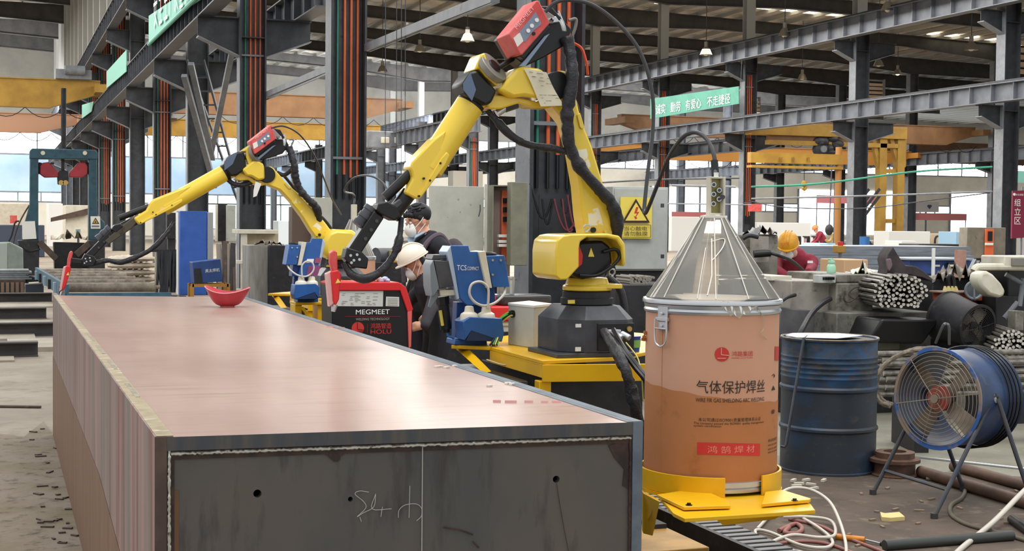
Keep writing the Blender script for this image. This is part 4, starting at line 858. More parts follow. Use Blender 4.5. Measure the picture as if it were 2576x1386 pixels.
# ================================================================== things on and around the carts
class Pl:
    """outline plane at constant Y through a viewed point; optional mapping of the outline"""
    def __init__(s, x, y, d, fn=None): s.Y = pd(x, y, d).y; s.fn = fn or (lambda a, b: (a, b))
    def P(s, x, y, o=0.): x, y = s.fn(x, y); return py_(x, y, s.Y) + Vector((0, o, 0))
    def pr(s, pts, o0, o1, name, mat, par=None, bev=.003, sm=35):
        mb = MB(); mb.prism([s.P(x, y, o0) for x, y in pts], (0, o1 - o0, 0)); return mb.build(name, mat, par, sm=sm, bev=bev)
    def hose(s, pts, r, name, mat, par=None, n=8, sm=6, wob=0):
        mb = MB(); mb.tube([s.P(p[0], p[1], p[2] if len(p) > 2 else 0) for p in pts], r, n, sm=sm, wob=wob); return mb.build(name, mat, par, sm=60)
def cleaner(pl, lab, first):
    b = pl.P(1180, 866); t = thing('torch_cleaner', lab, 'torch cleaning station', b); pr = pl.pr
    pr([(1136, 852), (1215, 856), (1216, 866), (1134, 865)], -.06, .08, 'base_plate', BLU, t)
    pr([(1150, 760), (1222, 764), (1228, 850), (1146, 850)], .0, .07, 'rear_column', M('deep_blue', '#1f4a8c', .4), t)
    pr([(1121, 617), (1164, 617), (1168, 632), (1187, 632), (1216, 766), (1160, 764), (1143, 748)], -.09, -.06, 'main_panel', BLU, t)
    pr([(1111, 633), (1121, 617), (1143, 748), (1136, 752)], -.085, .05, 'panel_side', M('pale_blue_edge', '#aebfd6', .4), t)
    pr([(1160, 690), (1230, 690), (1238, 766), (1165, 764)], -.06, .06, 'inner_housing', M('deep_blue', '#1f4a8c', .4), t)
    pr([(1186, 632), (1203, 630), (1220, 722), (1206, 722)], -.11, .03, 'cream_strip', CREAM, t)
    bx = pr([(1207, 643), (1252, 641), (1265, 720), (1223, 720)], -.1, .05, 'spray_box', BLU, t)
    for (x, y) in ((1222, 653), (1242, 653), (1222, 689)): mb = MB(); p = pl.P(x, y, -.1); mb.cyl(p, p + Vector((0, -.006, 0)), .006, n=10); mb.build('box_screw', ALU, bx)
    mb = MB(); p = pl.P(1228, 640, -.02); mb.lathe(p, EZ, [(.035, -.01), (.035, .006), (.02, .012), (.012, .014)], 20); mb.build('cap', BLK, t)
    if first:
        o = pl.P(1135, 678, -.0905); text('TCS', 'panel_lettering', WHI, t, o, pl.P(1160, 678.5, -.0905) - o, EZ, 25 * 6.9 / F, 13 * 6.9 / F); o = pl.P(1161, 678, -.0905); text('COMPACT', 'panel_lettering', WHI, t, o, pl.P(1190, 678.5, -.0905) - o, EZ, 30 * 6.9 / F, 9 * 6.9 / F)
        pr([(1077, 652), (1082, 640), (1118, 640), (1119, 650), (1080, 652)], -.06, .06, 'brush_top', DARK, t)
        pr([(1081, 654), (1128, 656), (1136, 716), (1093, 724)], -.08, .06, 'brush_hood', DARK, t)
        pr([(1070, 668), (1078, 652), (1093, 722), (1078, 745), (1072, 720)], -.08, .05, 'hood_side', M('grey_blue_metal', '#7f8890', .4, .3), t)
        pr([(1078, 730), (1092, 722), (1094, 745), (1074, 775), (1068, 770)], -.06, -.05, 'chute', M('grey_blue_metal', '#7f8890', .4, .3), t)
        mb = MB(); mb.cyl(pl.P(1112, 748), pl.P(1122, 828), .028, n=20); mb.cyl(pl.P(1113, 746), pl.P(1115, 765), .034, n=8); mb.cyl(pl.P(1122, 828), pl.P(1123, 836), .018, n=14); mb.build('air_motor', BLK, t)
        mb = MB(); mb.cyl(pl.P(1103, 780, -.03), pl.P(1109, 818, -.03), .008, n=10); mb.build('yellow_sleeve', YSIGN, t)
        pr([(1095, 728), (1140, 727), (1142, 741), (1097, 743)], -.07, .03, 'white_clamp', CREAM, t)
        pl.hose([(1124, 832), (1128, 845), (1142, 850)], .006, 'blue_tube', M('tube_blue', '#4f8fd0', .4), t)
    else:
        for (a, b_, m, nm) in ((((1128, 722), (1178, 724), (1186, 766), (1142, 762)), -.092, M('magenta_plate', '#8e4a78', .5), 'magenta_plate'), (((1150, 768), (1170, 768), (1172, 792), (1152, 792)), -.012, YSIGN, 'warning_sticker'), (((1128, 692), (1150, 694), (1153, 714), (1131, 712)), -.0925, M('dull_red_mark', '#a0506a', .5), 'round_mark')): pr(a, b_ - .003, b_, nm, m, t, bev=0)
        pr([(1155, 697), (1182, 697), (1186, 712), (1158, 712)], -.0925, -.0905, 'pale_mark', WHI, t, bev=0)
    # two bottles in a blue tray
    tr = pr([(1140, 804), (1157, 792), (1236, 796), (1241, 832), (1236, 852), (1160, 826), (1144, 850)], -.16, -.02, 'bottle_tray', BLU, t)
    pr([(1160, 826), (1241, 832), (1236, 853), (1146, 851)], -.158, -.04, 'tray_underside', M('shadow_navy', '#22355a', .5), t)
    for x in (1164, 1206):
        p = pl.P(x, 792, -.1); mb = MB(); mb.lathe(p, EZ, [(.042, -.05), (.044, .0), (.04, .012), (.024, .022), (.02, .046), (.012, .05)], 22); mb.build('bottle', M('milky_bottle', '#e8e0cc', .3), t)
    # clear hose loop
    pl.hose([(1205, 770, -.13), (1207, 745, -.13), (1205, 720, -.13), (1188, 706, -.13), (1166, 712, -.13), (1160, 735, -.13), (1172, 755, -.13), (1195, 765, -.13), (1225, 758, -.12), (1250, 738, -.1), (1257, 722, -.08)], .0065, 'clear_hose', M('clear_hose', '#cfcabe', .25), t)
    return t
cleaner(Pl(1180, 866, 6.95), 'blue torch cleaning station with white lettering and two milky bottles', True)
def mp(x, y): return 775 - (x - 1168) * .64, 758 + (y - 865) * .64
cleaner(Pl(775, 758, 10.35, mp), 'blue torch cleaning station with magenta plate beside the red welder', False)
# --- near cart: grey box, welder behind it, tray, cup, cables, paint bucket
q = MB(); b = fbx(q, 1340, 772, 1390, 880, 6.72, .16); q = MB(); zt = .956
gb = thing('junction_box', 'plain light grey steel junction box on the near yellow cart', 'junction box', pz(1310, 874, .956))
A_ = [pz(1278, 866, zt), pz(1342, 876, zt), pz(1386, 868, zt), pz(1330, 858, zt)]
q.prism(A_, (0, 0, .19)); q.build('box_body', GRYB, gb, bev=.003, sm=0)
q = MB(); c_ = sum(A_, Vector()) / 4; q.prism([c_ + (p - c_) * 1.03 + EZ * .19 for p in A_], (0, 0, .012)); q.build('box_lid', WHT, gb, bev=.002, sm=0)
def gdisc(x, y, r, nm):
    n_ = (A_[1] - A_[0]).cross(EZ).normalized(); rr = ray(x, y); p = CP + rr * ((A_[0] - CP).dot(n_) / rr.dot(n_)); q = MB(); q.cyl(p + n_ * .012, p - n_ * .002, r, n=16); q.build(nm, BLK, gb); return p
p0 = gdisc(1292, 790, .017, 'cable_gland')
GRN = M('green_cable', '#4fae3f', .45); YLC = M('yellow_cable', '#c8bf5a', .45)
for k in range(9):
    q = MB(); o = Vector((random.uniform(-.01, .01), 0, random.uniform(-.012, .012))); e = pz(1228 + random.uniform(0, 25), 868, .965)
    q.tube([p0 + o, p0 + o - r0 * .03 - f0 * .03, p0 + o - r0 * (.08 + .004 * k) - f0 * .03 - EZ * (.045 + .004 * k), (p0 + e) / 2 - r0 * .03 - EZ * .03, e], .0048, 7, sm=5)
    m_ = (BLK, GRN, BLK, BLK, GRN, BLK, BLK, YLC, BLK)[k]
    q.build('cable_green' if m_ is GRN else 'cable', m_, gb)
def welder(name, lab, pl, pts_side, red_frame, th, extra=None):
    pass
w1 = thing('welding_source', 'red welding power source half hidden behind light grey junction box', 'welding machine', pd(1262, 862, 7.7))
q = MB(); Yw = pd(1262, 862, 7.7).y; xw0, xw1 = py_(1232, 800, Yw).x, py_(1400, 800, Yw).x; zw0, zw1 = .956, py_(1262, 770, Yw).z
q.bx(xw0 + .01, xw1, Yw, Yw + .3, zw0, zw1 - .06); q.build('case', CREAM, w1, bev=.004)
q = MB(); q.bx(xw0, xw1, Yw - .01, Yw + .3, zw1 - .085, zw1); q.build('red_top', RED, w1, bev=.012)
q = MB(); Z_ = zw0
for k in range(5): q.bx(xw0 + .03, xw0 + .16, Yw - .003, Yw + .002, Z_ + .03 + k * .022, Z_ + .036 + k * .022)
q.build('label_printing', M('sheet_ink', '#8d8878', .7), w1)
tz = zw1
tray = thing('tool_tray', 'black plastic tray lying on the red welding source behind the robot base', 'tray', Vector((xw0 + .2, Yw + .1, tz)))
q = MB(); a = py_(1272, 768, Yw); q.prism([(xw0 + .08, Yw + .02, tz), (xw1 - .02, Yw + .02, tz), (xw1 - .02, Yw + .26, tz), (xw0 + .02, Yw + .24, tz)], (0, 0, .055)); q.build('tray_body', M('black_tray', '#37383b', .25), tray, bev=.012)
cup = thing('clear_beaker', 'clear rectangular plastic beaker standing beside the black tray', 'beaker', Vector((xw0 + .03, Yw + .06, tz)))
q = MB(); q.bx(xw0 + .08, xw0 + .17, Yw + .08, Yw + .12, tz + .056, tz + .056 + .1); q.build('beaker_body', glassy('clear_beaker_wall', '#c9ced4', .4, .1, .25), cup, bev=.004)
q = MB(); q.bx(xw0 + .0, xw0 + .045, Yw + .03, Yw + .08, tz, tz + .05); q.build('red_clip', RED, cup, bev=.004)
pb = pz(1592, 884, .956); bk = thing('paint_bucket', 'small blue plastic bucket with green label behind the near robot', 'bucket', pb)
q = MB(); q.lathe(pb, EZ, [(.03, 0), (.036, .07), (.038, .072)], 24); q.build('bucket_body', M('bucket_blue', '#25479a', .35), bk)
q = MB(); q.lathe(pb, EZ, [(.0338, .02), (.0362, .055)], 24, caps=False); q.build('label_band', M('label_green', '#7fb25a', .5), bk)
# cable bundle from the robot base down past the drum stand
q = MB(); q.tube([pd(1520, 835, 6.18), pd(1548, 880, 6.0), pd(1575, 935, 5.9), pd(1590, 990, 5.9), pd(1602, 1040, 5.9), pd(1606, 1100, 6.0), pd(1608, 1150, 6.05)], [.02, .026, .022, .028, .024, .03, .026], 12, sm=7, wob=.12)
cb = thing('cable_bundle', 'black sleeved cable bundle hanging from near robot base behind the drum', 'cable bundle', pd(1608, 1150, 6.05)); q.build('sleeve', BLKS, cb)
for k, dx in enumerate((0, 9)):
    q = MB(); q.tube([pd(1530 + dx * 1.5, 838 - dx, 6.16), pd(1560 + dx, 875, 6.02), pd(1598 + dx, 925, 5.95), pd(1625 + dx, 960, 5.9), pd(1640, 1010, 5.9)], .011, 8, sm=6); q.build('loose_cable', BLK, cb)
q = MB(); q.tube([pd(1575, 862, 6.2), pd(1590, 880, 6.1), pd(1606, 905, 6.0), pd(1614, 950, 5.95), pd(1618, 1010, 5.95)], .003, 6, sm=5); q.build('thin_yellow_wire', YLC, cb)
# thin clear cable along the cart front
q = MB(); q.tube([pz(1225, 905, .9), pz(1270, 918, .89), pz(1310, 910, .9), pz(1340, 925, .88), pz(1352, 960, .82)], .004, 6, sm=5); tag(q.build('thin_cable', M('straw_cable', '#c8b88a', .5)), 'thin straw coloured cable draped on the near cart apron', 'cable')
# --- MEGMEET style source on the far cart
pl = Pl(938, 800, 9.55); wz = .5
w2 = thing('welding_source', 'black welding power source with red frame and white lettering at the girder edge', 'welding machine', pl.P(938, 900))
pl.pr([(834, 712), (1014, 713), (1038, 780), (1036, 905), (836, 905)], .0, .32, 'case', BLK, w2, bev=.004)
pl.pr([(832, 713), (846, 709), (1002, 710), (1020, 722), (1020, 731), (838, 731)], -.012, .33, 'red_top', RED, w2, bev=.006)
pl.pr([(1004, 711), (1020, 722), (1038, 778), (1034, 783), (1024, 785), (1006, 732)], -.014, .33, 'red_corner_frame', RED, w2, bev=.004)
pl.pr([(1024, 782), (1035, 780), (1033, 872), (1027, 876)], -.014, .33, 'red_corner_frame', M('pink_red', '#e0605a', .4), w2, bev=.003)
pl.pr([(850, 732), (964, 732), (963, 771), (842, 770)], -.002, 0, 'instruction_label', M('label_grey', '#c9c9c4', .6), w2, bev=0); pl.pr([(971, 746), (1004, 747), (1004, 771), (970, 770)], -.002, 0, 'rating_label', M('label_grey', '#c9c9c4', .6), w2, bev=0)
q = MB(); rn = random.Random(5)
for k in range(46):
    x, y = rn.choice((860, 880, 893, 907, 922, 938)) + rn.uniform(-2, 2), 738 + 4.0 * rn.randint(0, 7); w_ = rn.uniform(5, 13); q.bar(pl.P(x, y, -.0025), pl.P(min(x + w_, 961), y, -.0025), .0012, .003, (0, 1, 0))
for k in range(5): q.bar(pl.P(975, 751 + k * 4, -.0025), pl.P(1000, 751 + k * 4, -.0025), .0012, .003, (0, 1, 0))
q.build('label_printing', M('sheet_ink', '#8d8878', .7), w2, sm=0)
def ptxt(pl, s, x0, x1, yb, h, mat, par, nm='lettering', off=-.0005):
    o = pl.P(x0, yb, off); xd = pl.P(x1, yb, off) - o; return text(s, nm, mat, par, o, Vector((1, 0, 0)), EZ, xd.length, (pl.P(x0, yb - h, off) - o).length)
ptxt(pl, 'MEGMEET', 895, 980, 791, 12, WHI, w2, 'white_lettering'); ptxt(pl, 'WELDING TECHNOLOGY', 895, 980, 806, 6, M('grey_ink', '#a39a90', .5), w2, 'grey_lettering')
ptxt(pl, '鸿路智造', 932, 984, 827, 14, REDI, w2, 'red_lettering'); ptxt(pl, 'HOLU', 932, 984, 840, 11, REDI, w2, 'red_lettering')
q = MB(); q.bar(pl.P(868, 796, -.001), pl.P(1008, 796, -.001), .001, .003, (0, 1, 0)); q.bar(pl.P(924, 814, -.001), pl.P(924, 838, -.001), .001, .003, (0, 1, 0)); q.build('red_line', REDI, w2, sm=0)
q = MB(); c_ = pl.P(900, 826, -.001); q.cyl(c_ + Vector((0, -.0015, 0)), c_, 16 * 9.55 / F, n=28); em = q.build('round_emblem', REDI, w2); q = MB(); q.bar(pl.P(899, 811, -.003), pl.P(899, 828, -.003), .002, .006, (0, 1, 0)); q.bar(pl.P(899, 828, -.003), pl.P(915, 830, -.003), .002, .006, (0, 1, 0)); q.bar(pl.P(886, 834, -.003), pl.P(914, 834, -.003), .002, .006, (0, 1, 0)); q.build('emblem_strokes', BLK, em, sm=0)
zc_ = pl.P(938, 905).z
q = MB(); p = pl.P(938, 905); q.bx(p.x - .3, p.x + .3, p.y, p.y + .34, .26, zc_); tag(q.build('welder_pedestal', YELC, bev=.004), 'yellow pedestal under the black and red welding source', 'pedestal')
pt = pl.P(955, 709, .15); gl = thing('work_gloves', 'crumpled pale work gloves lying on top of red welding source', 'gloves', pt)
q = MB(); rn = random.Random(2)
for k, (x, y, r_) in enumerate(((940, 706, .022), (950, 703, .024), (958, 702, .025), (962, 707, .02))): q.ell(pl.P(x, y, .1), (r_ * 1.5, r_, r_ * .75), Matrix.Rotation(k, 3, 'Z'), 10, 7)
for k in range(4): q.tube([pl.P(945 + k * 4, 704, .09), pl.P(930 + k * 7, 708, .05 + .01 * k)], .008, 6)
q.build('cream_glove', M('cream_glove', '#dccdb8', .85, 0, '#c9a894', 30), gl); q = MB()
for k, (x, y) in enumerate(((968, 706), (976, 703), (982, 707))): q.ell(pl.P(x, y, .08), (.028, .02, .018), Matrix.Rotation(k * .7, 3, 'Z'), 10, 7)
q.build('blue_glove', M('blue_white_glove', '#c9d2e4', .85, 0, '#7186b8', 40), gl)
# --- far drum with cone lid behind the far robot
c = pd(890, 600, 13.3); d2 = thing('wire_drum', 'far wire drum with clear cone lid partly hidden behind robot hood', 'drum', Vector((c.x, c.y, .5)))
z0_ = pd(890, 655, 13.05).z
q = MB(); q.cyl((c.x, c.y, .5), (c.x, c.y, z0_), .2, n=40); q.build('drum_body', CARD, d2)
q = MB(); q.lathe((c.x, c.y, z0_), EZ, [(.2, 0), (.207, .004), (.207, .03), (.2, .034)], 40); q.build('lid_ring', ALU, d2)
zt_ = pd(862, 552, 13.3).z
q = MB(); q.lathe((c.x, c.y, z0_ + .03), EZ, [(.2, 0), (.04, zt_ - z0_ - .03)], 40, caps=False); q.build('cone_lid', LIDM, d2)
q = MB()
for a in range(8): q.tube([(c.x + .198 * math.cos(a * .785), c.y + .198 * math.sin(a * .785), z0_ + .035), (c.x + .04 * math.cos(a * .785), c.y + .04 * math.sin(a * .785), zt_)], .003, 5)
q.build('lid_fold', CRE, d2)
q = MB(); q.bx(c.x - .025, c.x + .025, c.y - .02, c.y + .02, zt_ - .005, zt_ + .14); q.build('guide_frame', CREAM, d2, bev=.003)
q = MB(); g_ = Vector((c.x, c.y, zt_ + .13)); q.tube([g_, g_ + EZ * .1 - r0 * .0, pd(866, 480, 12.5), pd(890, 448, 12.3), pd(930, 442, 12.), pd(965, 462, 11.8), pd(985, 500, 11.6)], .009, 7, sm=6); q.build('conduit', M('conduit_dark', '#3a3a3c', .4), d2)
q = MB(); q.bx(c.x - .24, c.x + .24, c.y - .24, c.y + .24, .0, .5); tag(q.build('drum_stand', YELC, bev=.005), 'yellow stand under the far wire drum behind the far robot', 'stand')
# thin conduit arching from the far feeder
q = MB(); q.tube([pd(682, 322, 10.6), pd(715, 318, 10.6), pd(755, 340, 10.7), pd(790, 390, 10.9), pd(815, 450, 11.1), pd(835, 500, 11.6), pd(858, 540, 12.3)], .0065, 7, sm=6); tag(q.build('wire_conduit', M('conduit_dark', '#3a3a3c', .4)), 'thin dark conduit arching from far red feeder to the far drum', 'conduit')
# =========================================== electrical cabinets on the first column
def boxat(name, mat, par, x0, y0, x1, y1, d, t, bev=.006): q = MB(); r = fbx(q, x0, y0, x1, y1, d, t); return q.build(name, mat, par, bev=bev), r
cab = thing('switch_cabinet', 'grey green switch cabinet with doors open showing orange breakers, left of column', 'electrical cabinet', pd(1205, 760, 14.4))
o, r_ = boxat('cabinet_back', M('brown_inner', '#93817a', .6), cab, 1222, 470, 1284, 700, 14.5, .02)
q = MB(); x0, x1, y0, y1, z0, z1 = r_; q.bx(x0 - .01, x0 + .005, y0 - .22, y1, z0, z1); q.bx(x0, x1, y0 - .22, y1, z1, z1 + .012); q.bx(x0, x1, y0 - .22, y1, z0 - .012, z0); q.build('cabinet_shell', OLIVD, cab, sm=0)
boxat('inner_frame', OLIVE, cab, 1219, 463, 1226, 700, 14.2, .02); boxat('inner_side', M('brown_inner', '#93817a', .6), cab, 1228, 478, 1258, 700, 14.42, .02)
boxat('cabinet_door', OLIVE, cab, 1080, 468, 1217, 705, 14.25, .03); boxat('cabinet_door', OLIVD, cab, 1285, 458, 1327, 668, 14.15, .12)
ORB = M('breaker_orange', '#d8693f', .5)
boxat('breaker_panel', ORB, cab, 1262, 478, 1284, 655, 14.4, .04)
for y in (498, 521, 545): boxat('breaker', BLK, cab, 1268, y, 1281, y + 13, 14.34, .04, .002)
for y in (590, 604, 614): boxat('terminal_block', WHT, cab, 1255, y, 1282, y + 7, 14.3, .06, .002)
q = MB(); q.tube([pd(1208, 515, 14.2), pd(1208, 530, 14.2), pd(1204, 545, 14.2)], .006, 6); q.build('door_handle', DARK, cab)
q = MB(); q.ring(pd(1235, 503, 14.35), (0, 1, 0), .018, .005, 18, 6); q.build('lock_ring', OLIVD, cab)
q = MB(); q.bx(r_[0] - .5, r_[1], y0, y1 + .05, 0, z0 - .01); q.build('plinth', SOOT, cab)
wc = thing('control_cabinet', 'light grey cabinet with yellow electric shock warning sign right of column', 'electrical cabinet', pd(1610, 760, 14.3))
o, rw = boxat('cabinet_body', M('cabinet_pale', '#b7bab5', .5, 0, '#a9aca6', 4, c3='#7d7a70', sc3=9, lo3=.67), wc, 1541, 470, 1680, 681, 14.2, .22)
boxat('door_panel', MATS['cabinet_pale'], wc, 1546, 475, 1676, 677, 14.18, .02, .003)
q = MB(); q.bx(rw[0] + .02, rw[1] - .02, rw[2] + .03, rw[3], 0, rw[4]); q.build('plinth', SOOT, wc)
for y in (512, 640): boxat('hinge', DARK, wc, 1664, y, 1671, y + 10, 14.13, .02, .001)
sign, rs = boxat('warning_sign', YSIGN, wc, 1561, 496, 1640, 600, 14.12, .012, 0)
pw = Pl(1600, 550, 14.1)
def tri(pl, cx, top, bot, half, mat, par, o0, o1, nm, hole=None): pl.pr([(cx, top), (cx - half, bot), (cx + half, bot)], o0, o1, nm, mat, par, bev=0)
tri(pw, 1600, 500, 560, 35, M('sign_dark', '#3a2622', .6), sign, 0.0, .004, 'triangle_border'); tri(pw, 1600, 509, 555, 27, YSIGN, sign, -.002, .002, 'triangle_field')
pw.pr([(1600, 521), (1606, 521), (1602, 533), (1608, 533), (1600, 545), (1603, 549), (1598, 552), (1594, 543), (1598, 545), (1602, 537), (1595, 537)], -.003, 0, 'lightning_bolt', M('sign_red', '#c8402e', .5), sign, bev=0)
ptxt(pw, '当心触电', 1570, 1628, 580, 11, INK, sign, 'sign_lettering'); ptxt(pw, '请勿触摸', 1569, 1629, 593, 11, INK, sign, 'sign_lettering')
q = MB(); L_ = [(1564, 566), (1637, 566), (1637, 597), (1564, 597), (1564, 566)]
for a, b in zip(L_, L_[1:]): q.bar(pw.P(*a, -.001), pw.P(*b, -.001), .004, .003, (0, 1, 0))
q.build('sign_rule', INK, sign, sm=0)
# hanging cables on the column
q = MB()
hang = thing('column_cables', 'black cables looping down the dark web of the nearest column', 'cables', pd(1400, 700, 14.4))
for k, (a, s_, b, m_) in enumerate((((1364, 500), .25, (1390, 505), BLK), ((1333, 462), .0, (1345, 500), BLK), ((1345, 500), .2, (1388, 500), BLK), ((1394, 500), .18, (1445, 560), M('maroon_cable', '#6e3038', .5)), ((1414, 500), .15, (1440, 575), MATS['maroon_cable']), ((1440, 470), .2, (1412, 500), BLK), ((1428, 490), .1, (1450, 570), MATS['maroon_cable']))):
    q = MB(); q.tube(catenary(pd(*a, 14.62), pd(*b, 14.62), s_), .011, 7); q.build('looping_cable', m_, hang)
q = MB(); q.tube([pd(1356, 490, 14.6), pd(1354, 640, 14.6)], .003, 5); q.build('thin_wire', BLK, hang)
# dark machine bed behind the near robot and drum
bed = thing('machine_bed', 'dark machine bed stacked with short bars behind the near robot', 'machine', pd(1600, 900, 12.8))
q = MB(); r_ = fbz(q, 1545, 716, 1720, 12.6, 1.1); q.build('bed_frame', SOOT, bed, bev=.01)
q = MB(); rn = random.Random(9)
for k in range(60):
    p = pd(rn.uniform(1586, 1645), rn.uniform(696, 716), 12.7); q.cyl(p, p + Vector((.02, .35, 0)), .012, n=6)
q.build('bar_ends', M('dull_bar_end', '#8d877c', .6), bed)
q = MB(); c1 = pz(775, 764, .9); b = pd(775, 758, 10.35); z9 = py_(775, 758.5, b.y).z; x0, x1 = py_(738, 760, b.y).x, py_(812, 760, b.y).x
ps = thing('cleaner_stand', 'yellow bracket stand with diagonal brace under the far blue cleaning station', 'stand', Vector((b.x, b.y, 0)))
q.bx(x0, x1, b.y - .08, b.y + .14, z9 - .02, z9 - .001); q.build('stand_top', YELC, ps, bev=.003)
for x in (x0, x1 - .05): q = MB(); q.bx(x, x + .05, b.y - .06, b.y + .12, .1, z9 - .02); q.build('stand_leg', YELC, ps, bev=.003)
q = MB(); q.bar((x0 + .05, b.y - .07, z9 - .04), (x1 - .05, b.y - .07, z9 - .2), .03, .02); q.build('diagonal_brace', YELC, ps)
q = MB(); q.bx(x0 - .05, x1 + .05, b.y - .1, b.y + .16, 0, .1); q.build('stand_base', YELC, ps)
ch2 = thing('drag_chain', 'black ribbed cable chain standing upright left of the black welding source', 'cable chain', pd(826, 800, 9.9))
for k in range(14): q = MB(); r_ = fbx(q, 817, 765 + k * 6, 834, 769.5 + k * 6, 9.9, .06); q.build('chain_link', DARK, ch2, bev=.003)
q = MB(); q.bx(r_[0] + .01, r_[1] - .01, r_[2] + .01, r_[2] + .05, 0, pd(826, 764, 9.9).z); q.build('chain_core', BLK, ch2)
bed['label'] = 'dark machine bed carrying short bar ends behind the near robot'
# ================================================================== left side of the hall
def ibeam_at(x1, y0, y1, d, label, ln=9.):
    Y = pd(x1, y1, d).y; p = py_(x1, y1, Y); zt = py_(x1, y0, Y).z; h = zt; mb = MB()
    mb.ibeam(Vector((p.x - ln, Y + .1, h / 2)), Vector((p.x, Y + .1, h / 2)), .2, h, .016, .012)
    return tag(mb.build('steel_beam', BEAMD, sm=0), label, 'steel beam', 'steel beams on the floor')
ibeam_at(131, 737, 757, 26.3, 'dark steel beam on the floor farthest from the camera, before the rusty bin')
ibeam_at(117, 774, 800, 21.9, 'dark steel beam with two bolt holes near its end')
ibeam_at(140, 811, 845, 18.7, 'dark steel beam with wide flange, second from the near end of row')
ibeam_at(96, 860, 896, 15.9, 'nearest dark steel beam lying on the floor left of the girder')
for k, (x0, x1, y, d, w, t) in enumerate(((-60, 140, 765, 24.6, .8, .02), (-60, 130, 803, 20.6, .7, .02), (20, 150, 880, 16.6, 1.3, .05), (-60, 36, 905, 15.3, .5, .02), (-60, 90, 850, 18., .8, .03))):
    Y = pd(x1, y, d).y; a, b = py_(x0, y, Y).x, py_(x1, y, Y).x; q = MB(); q.bx(a, b, Y, Y + w, 0, t)
    tag(q.build('steel_plate', M('dusty_plate', '#a49b8b', .6, 0, '#8f8676', 2), sm=0), ('flat dusty steel plate lying before the farthest floor beam', 'flat dusty steel plate lying between the second and third floor beams', 'thick dusty plate standing clear of the floor beside the girder', 'small flat plate lying before the nearest floor beam', 'flat dusty plate lying behind the nearest floor beam')[k], 'steel plate')
q = MB(); p = pz(10, 1023, 0); q.cyl(pz(-30, 1022, .01), pz(103, 1024, .01), .012, n=8); tag(q.build('floor_rod', BRN), 'thin rusty rod lying on the floor left of the girder', 'rod')
DRT = M('brown_floor_dirt', '#84786a', .85, 0, '#73674f', 2.2, c3='#54493b', sc3=9, lo3=.54, hi3=.66, bump=.4, bsc=14)
q = MB(); q.prism([pz(-120, 1075, 0), pz(60, 1100, 0), pz(110, 1060, 0), pz(145, 1110, 0), pz(230, 1420, 0), pz(-120, 1420, 0)], (0, 0, .003)); struct(q.build('floor_4', DRT, sm=0))
rn = random.Random(21)
for k in range(34):
    y = rn.uniform(1080, 1380); x = 150 + (y - 1080) * .11 + rn.uniform(-75, 10); p = pz(x, y, 0); q = MB(); R_ = Matrix.Rotation(rn.uniform(0, 3), 3, 'Z')
    q.box(p + EZ * .006, (rn.uniform(.015, .07), rn.uniform(.01, .035), .01), R_); tag(q.build('scrap_offcut', BRN, sm=0), 'small rusty offcut on the floor along the girder foot', 'offcut', 'rusty offcuts by the girder')
# --- hydraulic portal machine
d = 34.; Yp = pd(160, 640, d).y
por = thing('portal_press', 'dark teal steel portal machine with red clamp jaws beyond the girder', 'press', Vector((py_(160, 640, Yp).x, Yp, 0)))
P = lambda x, y, o=0: py_(x, y, Yp) + Vector((0, o, 0))
def ppr(pts, o0, o1, name, mat, par=por, bev=.02): q = MB(); q.prism([P(x, y, o0) for x, y in pts], (0, o1 - o0, 0)); return q.build(name, mat, par, bev=bev)
ppr([(74, 380), (80, 374), (238, 378), (244, 384), (244, 402), (74, 400)], -.25, .25, 'top_beam', TEAL)
for x in (107, 212): q = MB(); q.cyl(P(x, 386, -.27), P(x, 386, -.25), .05, n=16); q.build('beam_boss', CREAM, por)
ppr([(75, 398), (96, 398), (96, 605), (55, 605), (56, 580), (74, 515)], -.22, .22, 'upright', TEAL); ppr([(222, 398), (243, 400), (244, 540), (262, 560), (261, 605), (222, 605)], -.22, .22, 'upright', TEAL)
zb_ = P(60, 712).z
ppr([(44, 604), (98, 604), (97, 712), (60, 712)], -.3, .3, 'foot_block', SOOT); ppr([(221, 604), (262, 604), (262, 712), (222, 712)], -.3, .3, 'foot_block', SOOT)
for s_ in (1, -1):
    f = lambda x: x if s_ == 1 else 320 - x
    ppr([(f(106), 410), (f(122), 408), (f(146), 434), (f(146), 446), (f(112), 447), (f(100), 438), (f(100), 418)], -.16, .16, 'clamp_jaw', M('jaw_red', '#a8323a', .5, 0, '#8e2a32', 3))
    ppr([(f(96), 408), (f(106), 410), (f(102), 438), (f(96), 438)], -.1, .1, 'jaw_spring', SOOT)
ppr([(154, 384), (162, 384), (162, 432), (154, 432)], -.08, .08, 'press_rod', SOOT); ppr([(147, 430), (170, 430), (172, 448), (171, 466), (145, 464), (144, 448)], -.15, .15, 'press_head', SOOT)
for x in (153, 164): q = MB(); q.cyl(P(x, 460, -.2), P(x, 460, -.15), .06, n=14); q.build('head_roller', M('brass', '#b99a5c', .35, .7), por)
q = MB(); q.cyl(P(160, 374), P(160, 222), .06, n=12); q.build('lift_pole', SOOT, por)
ppr([(55, 557), (87, 556), (91, 600), (56, 602)], -.26, -.235, 'notice_plate', PAPER, bev=0)
sg = ppr([(226, 544), (250, 544), (251, 575), (227, 575)], -.245, -.225, 'warning_sign', PAPER, bev=0)
ppr([(230, 563), (238.5, 547), (248, 563)], -.25, -.245, 'triangle_border', INK, sg, bev=0); ppr([(233, 561), (238.5, 551), (244, 561)], -.255, -.25, 'triangle_field', M('sign_amber', '#e8b030', .5), sg, bev=0); ppr([(236, 560), (238.5, 554), (241, 560)], -.258, -.255, 'pictogram', INK, sg, bev=0)
ppr([(229, 567), (248, 567), (248, 571), (229, 571)], -.25, -.245, 'sign_text_bar', M('sign_grey', '#777672', .6), sg, bev=0)
